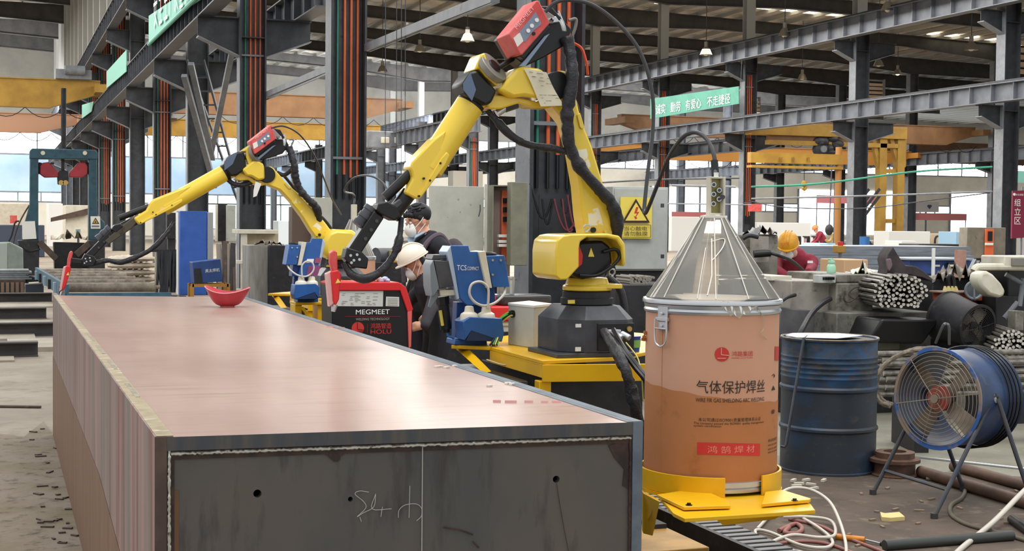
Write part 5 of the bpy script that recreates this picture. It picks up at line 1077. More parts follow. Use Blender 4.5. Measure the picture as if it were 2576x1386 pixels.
q = MB(); q.tube([P(56, 602, -.25), P(62, 625, -.3), P(75, 632, -.3), P(100, 626, -.3)], .02, 6, sm=4); q.build('hydraulic_hose', BLK, por)
q = MB(); q.tube([P(74, 516), P(62, 535), P(48, 562), P(38, 590), P(32, 620)], .02, 6, sm=4); q.build('side_cable', BRN, por)
ppr([(136, 610), (222, 612), (222, 712), (140, 712)], .3, .9, 'lower_bed', SOOT)
for (a, b) in (((98, 608), (140, 650)), ((222, 612), (190, 640))): q = MB(); q.bar(P(*a, -.3), P(*b, -.3), .12, .14); q.build('guide_arm', BRN, por)
# crumpled sheeting on the machine bed
SHT = M('crumpled_sheet', '#cbbfab', .6, 0, '#a39784', 4); rn = random.Random(4)
def cloth(name, mat, label, cat, pts4, nx, ny, amp, seed, group=None, th=.012):
    a, b, c, d_ = [Vector(p) for p in pts4]; rn = random.Random(seed); q = MB(); vs = []
    hgt = {}
    for i in range(nx + 1):
        for j in range(ny + 1):
            s_, t_ = i / nx, j / ny; p = a.lerp(b, s_).lerp(d_.lerp(c, s_), t_); vs.append(p + EZ * (amp * (rn.random() ** 1.5) * (.3 + math.sin(PI * s_) * .7)))
    W_ = ny + 1
    for _ in range(1):
        zz = [v.z for v in vs]
        for i in range(1, nx):
            for j in range(1, ny): k_ = i * W_ + j; vs[k_].z = (zz[k_] * 2 + zz[k_ - 1] + zz[k_ + 1] + zz[k_ - W_] + zz[k_ + W_]) / 6
    n = len(vs); q.add(vs + [v - EZ * th for v in vs], [(i * (ny + 1) + j, (i + 1) * (ny + 1) + j, (i + 1) * (ny + 1) + j + 1, i * (ny + 1) + j + 1) for i in range(nx) for j in range(ny)] + [(n + i * (ny + 1) + j, n + i * (ny + 1) + j + 1, n + (i + 1) * (ny + 1) + j + 1, n + (i + 1) * (ny + 1) + j) for i in range(nx) for j in range(ny)])
    E = [(i, 0) for i in range(nx)] + [(nx, j) for j in range(ny)] + [(i, ny) for i in range(nx, 0, -1)] + [(0, j) for j in range(ny, 0, -1)]
    for k in range(len(E)):
        u, v = E[k], E[(k + 1) % len(E)]; iu, iv = u[0] * (ny + 1) + u[1], v[0] * (ny + 1) + v[1]; q.add([vs[iu], vs[iv], vs[iv] - EZ * th, vs[iu] - EZ * th], [(0, 1, 2, 3)])
    return tag(q.build(name, mat, sm=50), label, cat, group)
zt_ = P(180, 612, .3).z
cloth('crumpled_sheeting', SHT, 'crumpled pale sheeting heaped on the portal machine bed', 'sheeting', [P(130, 603, .25), P(222, 603, .25), P(222, 603, .8), P(130, 603, .8)], 14, 6, .32, 8)
# --- roller conveyor
zc_ = .42; con = thing('roller_conveyor', 'low teal roller conveyor with grimy steel rollers beside the far girder end', 'conveyor', pz(160, 735, .2))
a, b = pz(92, 686, zc_), pz(168, 734, zc_); cdir = (b - a)
q = MB(); q.bar(a, b, .06, .22); q.build('side_channel', M('channel_teal', '#3d6478', .5, 0, '#2f4c5c', 6), con, sm=0)
for k in range(6): t_ = (k + .5) / 6; p = a.lerp(b, t_) - Vector((.04, .04, 0)); q = MB(); q.bx(p.x - .03, p.x + .02, p.y - .09, p.y + .09, zc_ - .11, zc_ + .06); q.build('bearing_plate', SOOT if k % 2 else M('pale_blue_paint', '#9db4c2', .5), con)
ln = 1.55
q = MB(); q.bx(b.x, b.x + ln, b.y - .05, b.y + .03, zc_ - .16, zc_ - .02); q.build('front_channel', MATS['channel_teal'], con, sm=0)
for (x, y) in ((a.x, a.y), (b.x + .03, b.y), (b.x + ln - .05, b.y)): q = MB(); q.bx(x - .04, x + .04, y - .04, y + .04, 0, zc_ - .1); q.build('conveyor_leg', TEAL, con)
ROL = M('grimy_roller', '#857a6c', .6, 0, '#5f554a', 7, (1, 1, 1), c3='#a59a88', sc3=22, lo3=.6)
for k in range(6):
    t_ = (k + .45) / 6; p = a.lerp(b, t_) + Vector((.06, 0, .03)); q = MB(); q.cyl(p, p + Vector((1.35, 0, 0)), .076, n=18); q.cyl(p - Vector((.04, 0, 0)), p + Vector((1.42, 0, 0)), .03, n=10); q.build('roller', ROL, con)
# --- white sacks
for k in range(5):
    c = pd(330, 727 - k * 18, 30.5); w = .98; h = .15; z = .02 + k * .148; q = MB(); n = 22; vs = []
    for i in range(n + 1):
        t_ = i / n
        for j in range(10):
            an = 2 * PI * j / 10; pin = (math.sin(PI * min(max(t_, .02), .98)) ** .25); vs.append((c.x - w / 2 + w * t_, pd(330, 727, 30.5).y + .3 * math.cos(an) * pin, z + h / 2 + (h / 2) * math.sin(an) * pin * (1 + .12 * math.sin(i * 2.3 + k))))
    q.add(vs, [(i * 10 + j, i * 10 + (j + 1) % 10, (i + 1) * 10 + (j + 1) % 10, (i + 1) * 10 + j) for i in range(n) for j in range(10)] + [tuple(range(10)), tuple(n * 10 + j for j in range(9, -1, -1))])
    tag(q.build('woven_sack', M('woven_sack', '#cdc2b2', .75, 0, '#b3a692', 5), sm=50), 'white woven sack, %s of the tied stack beside the rollers' % ('bottom', 'second from bottom', 'middle', 'second from top', 'topmost')[k], 'sack', 'stacked sacks')
# --- control desk, plate stack, bins
dk = thing('control_desk', 'grey green sloping control desk at the edge of the hall', 'desk', pd(30, 700, 31))
Yd = pd(30, 690, 31).y; D_ = lambda x, y, o=0: py_(x, y, Yd) + Vector((0, o, 0))
q = MB(); q.prism([D_(-40, 612), D_(25, 610), D_(58, 626), D_(60, 735), D_(-40, 735)], (0, .9, 0)); q.build('desk_body', M('desk_grey_green', '#8a958d', .5, 0, '#7b867e', 5), dk, bev=.02)
q = MB(); q.prism([D_(-40, 612, -.015), D_(18, 612, -.015), D_(18, 676, -.015), D_(-40, 676, -.015)], (0, .014, 0)); q.build('door_panel', M('desk_pale', '#a6b0a8', .5), dk, bev=.01)
q = MB(); q.tube([D_(22, 608), D_(30, 590), D_(38, 560), D_(48, 556)], .02, 6, sm=4); q.build('desk_cable', BLK, dk)
for k in range(5):
    q = MB(); r_ = fbx(q, -40, 699 - k * 5, 80 - (k % 3) * 7, 703 - k * 5, 28.6, .7); tag(q.build('plate_offcut', M('plate_grey', '#8f9494', .5, 0, '#6d7173', 4), sm=0), 'thin grey plate offcut, %s in the pile on the rusty bin' % ('lowest', 'second', 'third', 'fourth', 'uppermost')[k], 'plate', 'plate offcuts')
bn = thing('scrap_bin', 'rusty ribbed steel bin behind the farthest floor beam', 'bin', pd(10, 740, 28.2))
q = MB(); r_ = fbz(q, -50, 704, 62, 28.4, .9); q.build('bin_body', BRN, bn)
for k in range(9): x = r_[0] + (r_[1] - r_[0]) * (k + .5) / 9; q = MB(); q.bx(x - .03, x + .03, r_[2] - .04, r_[2], .05, r_[5] - .05); q.build('bin_rib', M('rib_rust', '#7d6858', .7), bn, sm=0)
cbox('steel_crate', SOOT, 'dark steel crate between the rusty bin and the roller conveyor', 'crate', 66, 697, 104, 28.8, .8)
cbox('steel_crate', M('blue_grey_dark', '#2d3640', .5), 'low blue grey crate with pale rods beside the rusty bin', 'crate', 64, 715, 110, 27.6, .5)
for k in range(6): p = pd(66, 716 - 0 * k, 27.5); q = MB(); a_ = Vector((p.x + .05, p.y + .05 + k * .05, p.z + .02)); q.cyl(a_, a_ + Vector((.3, .04 * (k % 3 - 1), .02)), .014, n=6); tag(q.build('pale_rod', CREAM), 'pale wooden rod lying on the low blue grey crate', 'rod', 'pale rods on crate')
# --- far left background: office cabins, bench
def far(name, mat, label, cat, x0, y0, x1, d, t=3., bev=.02, z0=0): return cbox(name, mat, label, cat, x0, y0, x1, d, t, z0, bev)
far('site_cabin', CREAM, 'cream office cabin with flat roof behind the portal machine', 'cabin', 165, 516, 222, 62)
far('site_cabin', WHT, 'white site cabin wall standing left of the cream cabin', 'cabin', 122, 512, 158, 75)
far('site_cabin', CREAM, 'cream site cabin at the far left by the back wall', 'cabin', -30, 512, 80, 92, 4)
far('work_bench', M('bench_navy', '#3a4252', .5), 'long dark blue work bench with pale top at far left', 'bench', -30, 566, 112, 55, 1.5)
far('cabin_roof', BRN, 'reddish brown flat roof edge above the cream office cabin', 'roof', 128, 545, 170, 58, 2, z0=2.2) if False else None
q = MB(); Yc = pd(190, 516, 62).y; q.prism([py_(128, 548, Yc - .3), py_(222, 524, Yc - .3), py_(222, 540, Yc - .3), py_(128, 558, Yc - .3)], (0, .25, 0)); tag(q.build('cabin_awning', BRN, sm=0), 'brown sloping awning fixed along the cream office cabin', 'awning')
q = MB(); fbx(q, 25, 542, 43, 562, 91, .1); tag(q.build('wall_notice', REDD, sm=0), 'small red notice on the cream cabin at far left', 'notice')
cm_ = thing('desk_monitor', 'small pale control monitor on a stand beside portal machine', 'monitor', pd(197, 592, 40)); q = MB(); fbx(q, 189, 574, 204, 592, 40, .05); q.build('monitor_case', CREAM, cm_, bev=.01); q = MB(); fbx(q, 191, 577, 201, 588, 39.98, .02); q.build('monitor_screen', M('monitor_glass', '#7f9ca8', .2), cm_, sm=0)
q = MB(); a_ = pd(197, 592, 40.05); q.bx(a_.x - .03, a_.x + .03, a_.y, a_.y + .06, 0, a_.z); q.build('monitor_post', DARK, cm_)
# ================================================================== centre-left middle ground
bc = thing('tall_cabinet', 'tall bright blue steel cabinet with grey side standing by the columns', 'cabinet', pd(487, 735, 29))
q = MB(); r_ = fbz(q, 453, 531, 521, 29, .6); q.build('cabinet_body', M('cabinet_blue', '#3560b4', .45, 0, '#2b52a0', 2), bc, bev=.01)
q = MB(); r_ = fbz(q, 522, 534, 537, 29.1, .5); q.build('side_panel', M('side_grey', '#9fa2a4', .4, .3), bc, bev=.01)
q = MB(); r_ = fbz(q, 448, 534, 453, 29.1, .3); q.build('door_edge', WHT, bc)
wb = thing('welding_source', 'old blue welding machine with white lettering on an orange frame', 'welding machine', pd(522, 716, 27))
q = MB(); Yw = pd(522, 690, 27).y; W_ = lambda x, y, o=0: py_(x, y, Yw) + Vector((0, o, 0))
q.prism([W_(484, 660), W_(555, 652), W_(561, 708), W_(489, 713)], (0, .5, 0)); q.build('case', M('old_blue', '#2f4f8c', .5, 0, '#28437a', 5), wb, bev=.01)
q = MB(); q.prism([W_(489, 676, -.02), W_(505, 675, -.02), W_(510, 710, -.02), W_(490, 713, -.02)], (0, .02, 0)); q.build('vent_panel', SOOT, wb)
o = W_(516, 686, -.004); text('奥太焊机', 'white_lettering', WHI, wb, o, W_(552, 683, -.004) - o, EZ, 36 * 27 / F, 9 * 27 / F, .003)
fr_o = thing('tube_frame', 'low orange tube frame carrying the old blue welding machine', 'frame', pd(530, 745, 27)); zf = W_(520, 714).z
q = MB(); x0, x1 = W_(484, 716).x, W_(575, 716).x
for x in (x0, x1): q.bx(x - .03, x + .03, Yw, Yw + .06, 0, zf); q.bx(x - .03, x + .03, Yw + .4, Yw + .46, 0, zf)
q.bx(x0, x1, Yw, Yw + .06, zf - .06, zf - .002); q.bx(x0, x1, Yw + .4, Yw + .46, zf - .06, zf - .002); q.build('frame_tubes', M('frame_orange', '#b98436', .6), fr_o, sm=0)
bx3 = thing('switch_cabinet', 'grey green switch box with open door on the third column', 'electrical cabinet', pd(570, 640, 31)); boxat('cabinet_door', OLIVE, bx3, 570, 516, 593, 607, 30.8, .1); boxat('cabinet_body', SOOT, bx3, 547, 514, 572, 607, 31, .3); boxat('door_edge', CREAM, bx3, 543, 514, 548, 607, 30.8, .1)
q = MB(); p = pd(568, 607, 31.05); q.bx(p.x - .06, p.x + .06, p.y, p.y + .2, 0, p.z); q.build('post', SOOT, bx3)
bx4 = thing('switch_cabinet', 'brown switch box left of the tall blue cabinet', 'electrical cabinet', pd(430, 640, 38)); boxat('cabinet_body', SOOT, bx4, 420, 535, 442, 600, 38.2, .3); boxat('cabinet_door', CREAM, bx4, 444, 532, 450, 603, 38, .15)
q = MB(); p = pd(432, 600, 38.3); q.bx(p.x - .1, p.x + .1, p.y, p.y + .2, 0, p.z); q.build('post', SOOT, bx4)
ch = thing('cable_hank', 'hanks of dark cables hanging left of the tall blue cabinet', 'cables', pd(420, 730, 30)); q = MB()
for k in range(14): x = 398 + k * 3.4; q = MB(); q.tube([pd(x, 632, 30.2), pd(x + random.uniform(-3, 3), 670, 30.1), pd(x + random.uniform(-5, 5), 740, 30)], .028, 6, sm=3); q.build('hanging_cable', BLK if k % 3 else SOOT, ch)
q = MB(); q.bar(pd(380, 631, 30.2), pd(452, 630, 30.2), .05, .05); q.build('hanger_rail', SOOT, ch); q = MB(); p = pd(395, 631, 30.3); q.bx(p.x - .04, p.x + .04, p.y, p.y + .1, 0, p.z); q.build('hanger_post', CREAM, ch)
hp_ = thing('cable_heap', 'dark tangle of cables on the floor before the blue cabinet', 'cables', pz(500, 752, 0)); rn = random.Random(31)
for k in range(16):
    x, y = rn.uniform(380, 440), rn.uniform(744, 756); q = MB(); q.tube([pz(x + rn.uniform(-40, 40), y + rn.uniform(-4, 4), .03 + .02 * j + rn.uniform(0, .1)) for j in range(5)], .02, 6, sm=5); q.build('tangled_cable', SOOT if k % 3 else BRN, hp_)
wbn = thing('cream_workbench', 'worn cream wooden bench with clutter left of grey metal crate', 'bench', pd(660, 750, 27)); boxat('bench_top', CREAM, wbn, 598, 578, 700, 588, 26.6, .7); boxat('bench_post', CREAM, wbn, 607, 588, 622, 735, 26.6, .1); boxat('bench_back', M('cream_worn', '#b9ae92', .7, 0, '#a0967c', 4), wbn, 622, 588, 700, 735, 26.9, .05); boxat('bench_bracket', CREAM, wbn, 596, 655, 626, 664, 26.4, .15)
q = MB(); p = pd(615, 735, 26.6); q.bx(p.x - .05, p.x + .6, p.y, p.y + .3, 0, p.z); q.build('bench_foot', SOOT, wbn)
gc = thing('metal_crate', 'weathered grey and black metal crate beside far blue cleaning station', 'crate', pd(680, 750, 25)); q = MB(); r_ = fbz(q, 626, 617, 677, 25, .7); q.build('grey_side', M('weathered_grey', '#9a9792', .6, 0, '#7a7672', 3, (3, 3, .4), c3='#8296a2', sc3=6), gc, bev=.01); q = MB(); r_ = fbz(q, 677, 618, 740, 25, .7); q.build('black_side', SOOT, gc, bev=.01)
cloth('oily_rags', BRN, 'heap of oily rags and clamps on the grey metal crate', 'rags', [pd(640, 616, 25.1), pd(715, 618, 25.1), pd(715, 616, 25.6), pd(640, 614, 25.6)], 14, 4, .12, 17, th=.01)
bd = thing('scrap_boards', 'leaning scrap boards between blue cabinet and cream bench', 'boards', pd(575, 740, 28)); 
for k in range(7): x = 548 + k * 7; q = MB(); q.bar(pd(x, 749, 28), pd(x + random.uniform(-8, 8), 606 + random.uniform(0, 20), 28.4), .1 if k % 2 else .06, .03, (0, 1, 0)); q.build('board', (BRN, M('weathered_board', '#8d8378', .7), SOOT)[k % 3], bd, sm=0)
for k, (x0, y0, x1, y1, m_, lab) in enumerate(((785, 497, 836, 600, OLIVE, 'pale grey green switch box on left side of second column'), (735, 520, 790, 640, M('brown_machine', '#5b4a40', .6), 'tall brown box behind the far robot arm'))):
    t = thing('switch_cabinet' if k == 0 else 'brown_box', lab, 'electrical cabinet' if k == 0 else 'box', pd((x0 + x1) / 2, y1, 22.5)); boxat('cabinet_body', m_, t, x0, y0, x1, y1, 22.5, .3); q = MB(); p = pd((x0 + x1) / 2, y1, 22.6); q.bx(p.x - .1, p.x + .1, p.y, p.y + .2, 0, p.z); q.build('post', SOOT, t)
# clutter behind the far cart: dark pump and stand
cl = thing('hydraulic_unit', 'dark grimy hydraulic unit with motor behind the black welder', 'machine', pd(960, 720, 17)); boxat('tank', SOOT, cl, 915, 660, 1022, 760, 17, .6)
q = MB(); p = pd(945, 648, 17.2); q.cyl(p, p + Vector((.3, .1, 0)), .12, n=20); q.build('motor', DARK, cl); q = MB(); p = pd(990, 640, 17.2); q.cyl(p - EZ * .2, p + EZ * .05, .06, n=14); q.build('filter', M('olive_brass', '#a39a5f', .4, .3), cl)
q = MB(); p = pd(960, 760, 17.1); q.bx(p.x - .2, p.x + .25, p.y, p.y + .5, 0, p.z); q.build('skid', SOOT, cl)
# ================================================================== right side of the hall
DIRT_SHADE = M('oily_dirt_shaded', '#5f5146', .8, 0, '#4a3f37', 1.6, (1, 1, 1), .4, .62, '#776a58', 7, (1, 1, 1), .55, .7, bump=.4, bsc=14)  # oily dirt, with some of the dimmer light here put into the brown
q = MB(); q.prism([pz(1300, 1500, 0), pz(1700, 1168, 0), pz(2210, 1176, 0), pz(2420, 1195, 0), pz(2800, 1215, 0), pz(2900, 1500, 0)], (0, 0, .003)); struct(q.build('floor_2', DIRT_SHADE, sm=0))
LANE = M('greenish_lane', '#8b887a', .7, 0, '#777363', 2, c3='#99948a', sc3=8)
q = MB(); q.prism([pz(1700, 1165, 0), pz(1800, 1020, 0), pz(2700, 1020, 0), pz(2800, 1212, 0), pz(2420, 1193, 0), pz(2210, 1174, 0)], (0, 0, .003)); struct(q.build('floor_3', LANE, sm=0))
# --- blue barrel
c = pz(2081, 1180, 0); R_b = .302; H = .845
bar = thing('oil_barrel', 'dented blue steel oil barrel standing behind the cardboard wire drum', 'barrel', c)
prof = [(R_b - .006, 0), (R_b + .004, .004), (R_b + .004, .016), (R_b - .004, .02)]
for z in (.28, .53): prof += [(R_b - .004, z - .02), (R_b + .006, z - .008), (R_b + .006, z + .006), (R_b - .004, z + .018)]
for k in range(5): z = .60 + k * .032; prof += [(R_b - .004, z - .012), (R_b + .0, z), (R_b - .004, z + .012)]
prof += [(R_b - .004, H - .02), (R_b + .004, H - .016), (R_b + .005, H - .004), (R_b - .002, H), (R_b - .01, H - .004), (R_b - .014, H - .03)]
lo_ = [p for p in prof if p[1] < .56]; up_ = [lo_[-1]] + [p for p in prof if p[1] >= .56]
q = MB(); q.lathe(c, EZ, up_, 64, caps=False); q.build('barrel_body', BLUD, bar)
q = MB(); q.lathe(c, EZ, lo_, 64, caps=False); q.build('grimy_lower_body', M('grimed_blue', '#30373f', .5, 0, '#284260', 3, (1, 1, 2), .5, .68, '#4a463f', 12, (1, 1, 2), .58, .7), bar)
q = MB(); q.ring(c + EZ * (H - .004), EZ, R_b, .006, 64, 6); q.build('barrel_rim', M('worn_rim', '#8a7a62', .5, .2, '#5d5548', 20), bar)
q = MB(); q.cyl(c + EZ * (H - .02), c + EZ * (H - .012), R_b - .02, n=40); q.build('barrel_lid', SOOT, bar)
fm = MB(); fm.prism([c + EZ * (H + .002) + r0 * x + f0 * y for x, y in ((-.24, -.16), (.0, -.2), (.1, -.1), (.22, .05), (.1, .2), (-.2, .18), (-.28, 0))], (0, 0, .004)); tag(fm.build('film_sheet', M('pale_film', '#d4dbe0', .25), sm=0), 'pale plastic film lying over the top of the blue barrel', 'plastic film')
q = MB(); fl = lambda x, y, o=-.32: pd(x, y, 9.15 + o)
q.tube([fl(2030, 846, -.1), fl(2022, 852), fl(2019, 870), fl(1978, 1118), fl(1974, 1124), fl(1963, 1122)], .009, 6); tag(q.build('steel_strap', DARK), 'bent dark steel strap hooked over the rim of the blue barrel', 'strap')
# --- industrial fans
FANB = M('fan_blue', '#2b4268', .4, 0, '#20304a', 6, c3='#5a5650', sc3=9, lo3=.6)
FANF = M('fan_ring_blue', '#3a5f9e', .4, 0, '#8a7a6a', 5, (1, 1, 1), .47, .58)
def fan(name, lab, C, n, R, L, mats, R2=None, red=True, blades=True):
    body, ring, gr = mats; n = n.normalized(); B = C - n * L; R2 = R2 or R
    t = thing(name, lab, 'fan', Vector((C.x, C.y, 0)))
    q = MB(); q.lathe(B, n, [(R2 + .012, 0), (R2, .012), ((R + R2) / 2 - .004, L * .5), (R - .002, L - .012), (R - .012, L - .012), (R2 - .012, .012), (R2 - .004, 0)], 48, caps=False); q.build('fan_housing', body, t)
    q = MB(); q.lathe(C, n, [(R - .012, -.02), (R, -.02), (R + .014, -.004), (R + .014, .004), (R - .004, .004), (R - .012, -.01)], 48, caps=False); q.build('front_ring', ring, t)
    x, y, z = frame(n); q = MB()
    for k in range(11): q.ring(C + n * (.004 + .018 * math.sin(PI * .5 * (1 - k / 11))), n, R * (.12 + .083 * k), .0022, 44, 5)
    for k in range(6):
        a = k * PI / 3 + .2; dv = x * math.cos(a) + y * math.sin(a); q.tube([C + n * .024 + dv * R * .1, C + n * .018 + dv * R * .5, C + n * .003 + dv * R], .003, 5)
    q.cyl(C + n * .018, C + n * .03, R * .09, n=18); q.build('wire_guard', gr, t)
    q = MB(); q.cyl(C - n * .1, C - n * .04, R * .2, n=20); hub = q.build('hub', SOOT, t)
    for k in range(4):
        a = k * PI / 2 + .75; e = x * math.cos(a) + y * math.sin(a); s_ = n.cross(e); q = MB()
        o = C - n * .07; q.prism([o + e * R * .15 - s_ * .03 + n * .012, o + e * R * .15 + s_ * .03 - n * .012, o + e * R * .9 + s_ * .085 - n * .03, o + e * R * .93 - s_ * .02 + n * .01], n * .004); q.build('blade', M('dusty_blade', '#9b8c7a', .5, .2, '#76695a', 9), t, sm=0)
    if red: q = MB(); q.cyl(C - n * .04, C - n * .012, R * .26, n=20); q.build('red_motor_cap', M('motor_cap_red', '#b5433c', .5, 0, '#8d6a5c', 20), t)
    return t, B, x, y
C1 = pd(2357, 1003, 7.95); nf = r0 * -.79 - f0 * .62 + EZ * .03
fn, B1, fx, fy = fan('industrial_fan', 'blue drum fan with red hub and dusty wire guard on tube legs', C1, nf, .272, .40, (FANB, FANF, M('guard_wire', '#8d8272', .5, .3)))
side = EZ.cross(nf.normalized()).normalized(); mid = (C1 + B1) / 2
if side.dot(f0) > 0: side = -side
LEG = M('leg_blue_black', '#2f3644', .45, 0, '#45413c', 9)
ap = mid + side * .3 + nf.normalized() * -.0
feet = [pz(2350, 1300, .012), pz(2605, 1290, .012), pz(2196, 1240, .012), pz(2424, 1232, .012)]
apn = pd(2503, 1000, depth(mid + side * .3)); apf = pd(2330, 985, depth(mid - side * .3))
for k, (a, f1, f2) in enumerate(((apn, feet[0], feet[1]), (apf, feet[2], feet[3]))):
    dirv = (f2 - f1).normalized()
    for f_ in (f1, f2):
        q = MB(); s_ = -1 if f_ is f1 else 1
        q.tube([f_, f_.lerp(a, .9) + dirv * .012 * s_, a + dirv * .025 * s_ - EZ * .01, a + EZ * .012], .0125, 9, sm=4); q.cyl(f_ - EZ * .012, f_ + EZ * .02, .02, n=10); q.build('leg', LEG, fn)
q = MB(); a, b = feet[2].lerp(apf, .22), feet[0].lerp(apn, .22); q.cyl(a, b, .011, n=8); q.build('cross_tube', LEG, fn)
q = MB(); q.cyl(apn - side * .06 - EZ * .012, apn + side * .01 - EZ * .012, .018, n=12); q.build('pivot_bolt', CHR, fn)
q = MB()
for k in range(4): q.ring(B1 + nf.normalized() * (.03 + .035 * k), nf, .287, .006, 44, 5)
q.build('wrapped_cable', BLK, fn)
C2 = pd(2460, 823, 11.4); n2 = r0 * .42 - f0 * .88 - EZ * .16
f2, B2, fx, fy = fan('industrial_fan', 'grimy dark drum fan tilted down above the tied bar bundle', C2, n2, .172, .36, (SOOT, SOOT, SOOT), R2=.205, red=False)
q = MB(); h = [pd(2354, 862, 11.5), pd(2372, 820, 11.3), pd(2380, 815, 11.3), pd(2387, 822, 11.3), pd(2388, 866, 11.4)]; q.tube(h, .012, 8, sm=3); q.build('handle_tube', M('handle_grey', '#6b6d70', .5), f2)
q = MB(); p = pd(2440, 868, 11.6); q.bx(p.x - .16, p.x + .14, p.y - .05, p.y + .3, p.z - .06, p.z + .03); q.build('fan_foot', SOOT, f2)
zf2 = p.z - .06
q = MB(); q.bx(p.x - .3, p.x + .2, p.y - .06, p.y + .4, 0, zf2); tag(q.build('fan_block', GRIME, bev=.01), 'grimy block under the dark drum fan', 'block')
# --- cast flange, floor pipes, hoses
c = pz(2250, 1196, 0); fl2 = thing('cast_flange', 'rusty cast iron pipe collar on the floor beside the fan leg', 'flange', c)
q = MB(); q.lathe(c, EZ, [(.14, 0), (.143, .01), (.125, .02), (.125, .085), (.155, .09), (.155, .11), (.12, .115), (.12, .15), (.07, .152), (.07, .02)], 40, caps=False); q.build('collar', M('cast_rust', '#6a4c3c', .7, 0, '#4c3a30', 12), fl2)
BPI = M('brown_pipe', '#6b5243', .6, 0, '#54423a', 8)
for k, (a, b, r, m_, lab) in enumerate((((2316, 1186), (2640, 1282), .036, BPI, 'thick brown pipe on the floor running under the blue fan'), ((2398, 1172), (2640, 1238), .034, BPI, 'brown pipe lying behind the thicker pipe under the fan'), ((2225, 1372), (2546, 1347), .026, M('black_pipe', '#3c3f3c', .5), 'dark green black pipe on the floor at the frame bottom'), ((2545, 1306), (2640, 1372), .024, BLK, 'short black pipe with open end at the right of the floor'))):
    p, e = pz(*a, r), pz(*b, r); q = MB(); q.cyl(p, e, r, n=16); q.cyl(p - (e - p).normalized() * .001, p, r * .75, n=14); tag(q.build('floor_pipe', m_), lab, 'pipe')
q = MB(); q.cyl(pz(2292, 1148, .01), pz(2640, 1186, .01), .008, n=8); tag(q.build('bright_rod', ALU), 'bright thin metal rod lying on the floor behind the fan', 'rod')
def floorhose(pts, r, mat, lab, cat='hose', zs=None, name='floor_hose', group=None):
    q = MB(); q.tube([pz(x, y, (zs[i] if zs else r)) for i, (x, y) in enumerate(pts)], r, 8, sm=7); return tag(q.build(name, mat, sm=60), lab, cat, group)
floorhose([(2330, 1205), (2390, 1210), (2425, 1228), (2420, 1252), (2392, 1272), (2396, 1298), (2440, 1322), (2520, 1342), (2620, 1372)], .012, M('hose_olive', '#5f5848', .6), 'dull olive hose curving across the floor past the fan foot')
WH = M('white_hose', '#cfc7ba', .35); PK = M('pink_hose', '#96625a', .6)
floorhose([(2640, 1180), (2575, 1236), (2500, 1312), (2420, 1378), (2380, 1420)], .014, WH, 'pale hose rising out of the frame near the black pipe', zs=[.25, .15, .05, .014, .014])
floorhose([(1955, 1246), (1990, 1228), (2040, 1232), (2085, 1260), (2112, 1310), (2128, 1370), (2126, 1420)], .0085, WH, 'white hose looping in a wide arc beside the yellow drum stand', zs=[.1, .12, .12, .1, .06, .02, .01])
floorhose([(1905, 1330), (1950, 1290), (2010, 1300), (2070, 1335), (2095, 1365), (2070, 1378), (2010, 1370), (1940, 1340), (1900, 1335), (1925, 1372), (2000, 1386), (2060, 1400)], .0085, WH, 'white hose coiled loosely on the floor behind the drag chain', zs=[.02] * 12)
floorhose([(1970, 1300), (2030, 1300), (2090, 1310), (2100, 1345), (2060, 1352), (1990, 1346), (1930, 1370), (1900, 1400)], .0085, WH, 'second white hose coil, nearer the yellow stand', zs=[.03] * 8)
floorhose([(1960, 1335), (2000, 1318), (2018, 1330), (2004, 1342), (1975, 1340), (1985, 1326)], .012, PK, 'short brown hose curl in the middle of the white coils', zs=[.015] * 6)
floorhose([(1985, 1306), (2060, 1322), (2110, 1345), (2180, 1372), (2250, 1400)], .009, PK, 'red brown hose running to the orange torch handle', zs=[.01] * 5)
floorhose([(1920, 1372), (2010, 1362), (2080, 1368), (2150, 1392)], .009, PK, 'red brown hose lying nearest the drag chain', zs=[.01] * 4)
t = thing('hand_torch', 'orange handled gas torch lying on the floor by the hoses', 'torch', pz(2140, 1355, 0)); q = MB(); q.cyl(pz(2104, 1350, .016), pz(2176, 1358, .016), .016, n=12); q.build('grip', M('grip_orange', '#d98a2c', .5, 0, '#b56d20', 20), t); q = MB(); q.cyl(pz(2176, 1358, .016), pz(2216, 1368, .012), .006, n=8); q.build('lance', ALU, t); q = MB(); q.cyl(pz(2216, 1368, .012), pz(2224, 1370, .012), .01, n=10); q.build('nozzle', BLK, t)
q = MB(); q.prism([pz(x, y, .003) for x, y in ((2214, 1297), (2226, 1300), (2262, 1297), (2276, 1309), (2240, 1312), (2218, 1310))], (0, 0, .02)); tag(q.build('yellow_scrap', M('yellow_foam', '#e2c888', .7), sm=0), 'pale yellow block of scrap on the bare floor near fan', 'scrap')
rn = random.Random(8)
for k, (x, y) in enumerate(((1996, 1208), (2010, 1216), (2028, 1207), (2040, 1218), (2048, 1228), (2072, 1208), (2004, 1222))): q = MB(); q.box(pz(x, y, .012), (.06, .02, .014), Matrix.Rotation(rn.uniform(0, 3), 3, 'Z')); tag(q.build('wood_chip', CREAM, sm=0), 'small pale wood chip on the floor in front of the barrel', 'wood chip', 'wood chips before barrel')
for k in range(22): q = MB(); q.box(pz(rn.uniform(2130, 2560), rn.uniform(1225, 1380), .008), (rn.uniform(.02, .06), .015, .008), Matrix.Rotation(rn.uniform(0, 3), 3, 'Z')); tag(q.build('floor_chip', M('chip_brown', '#8d7a64', .8), sm=0), 'tiny brown chip scattered on the dirty floor around the fan', 'chip', 'chips around fan')
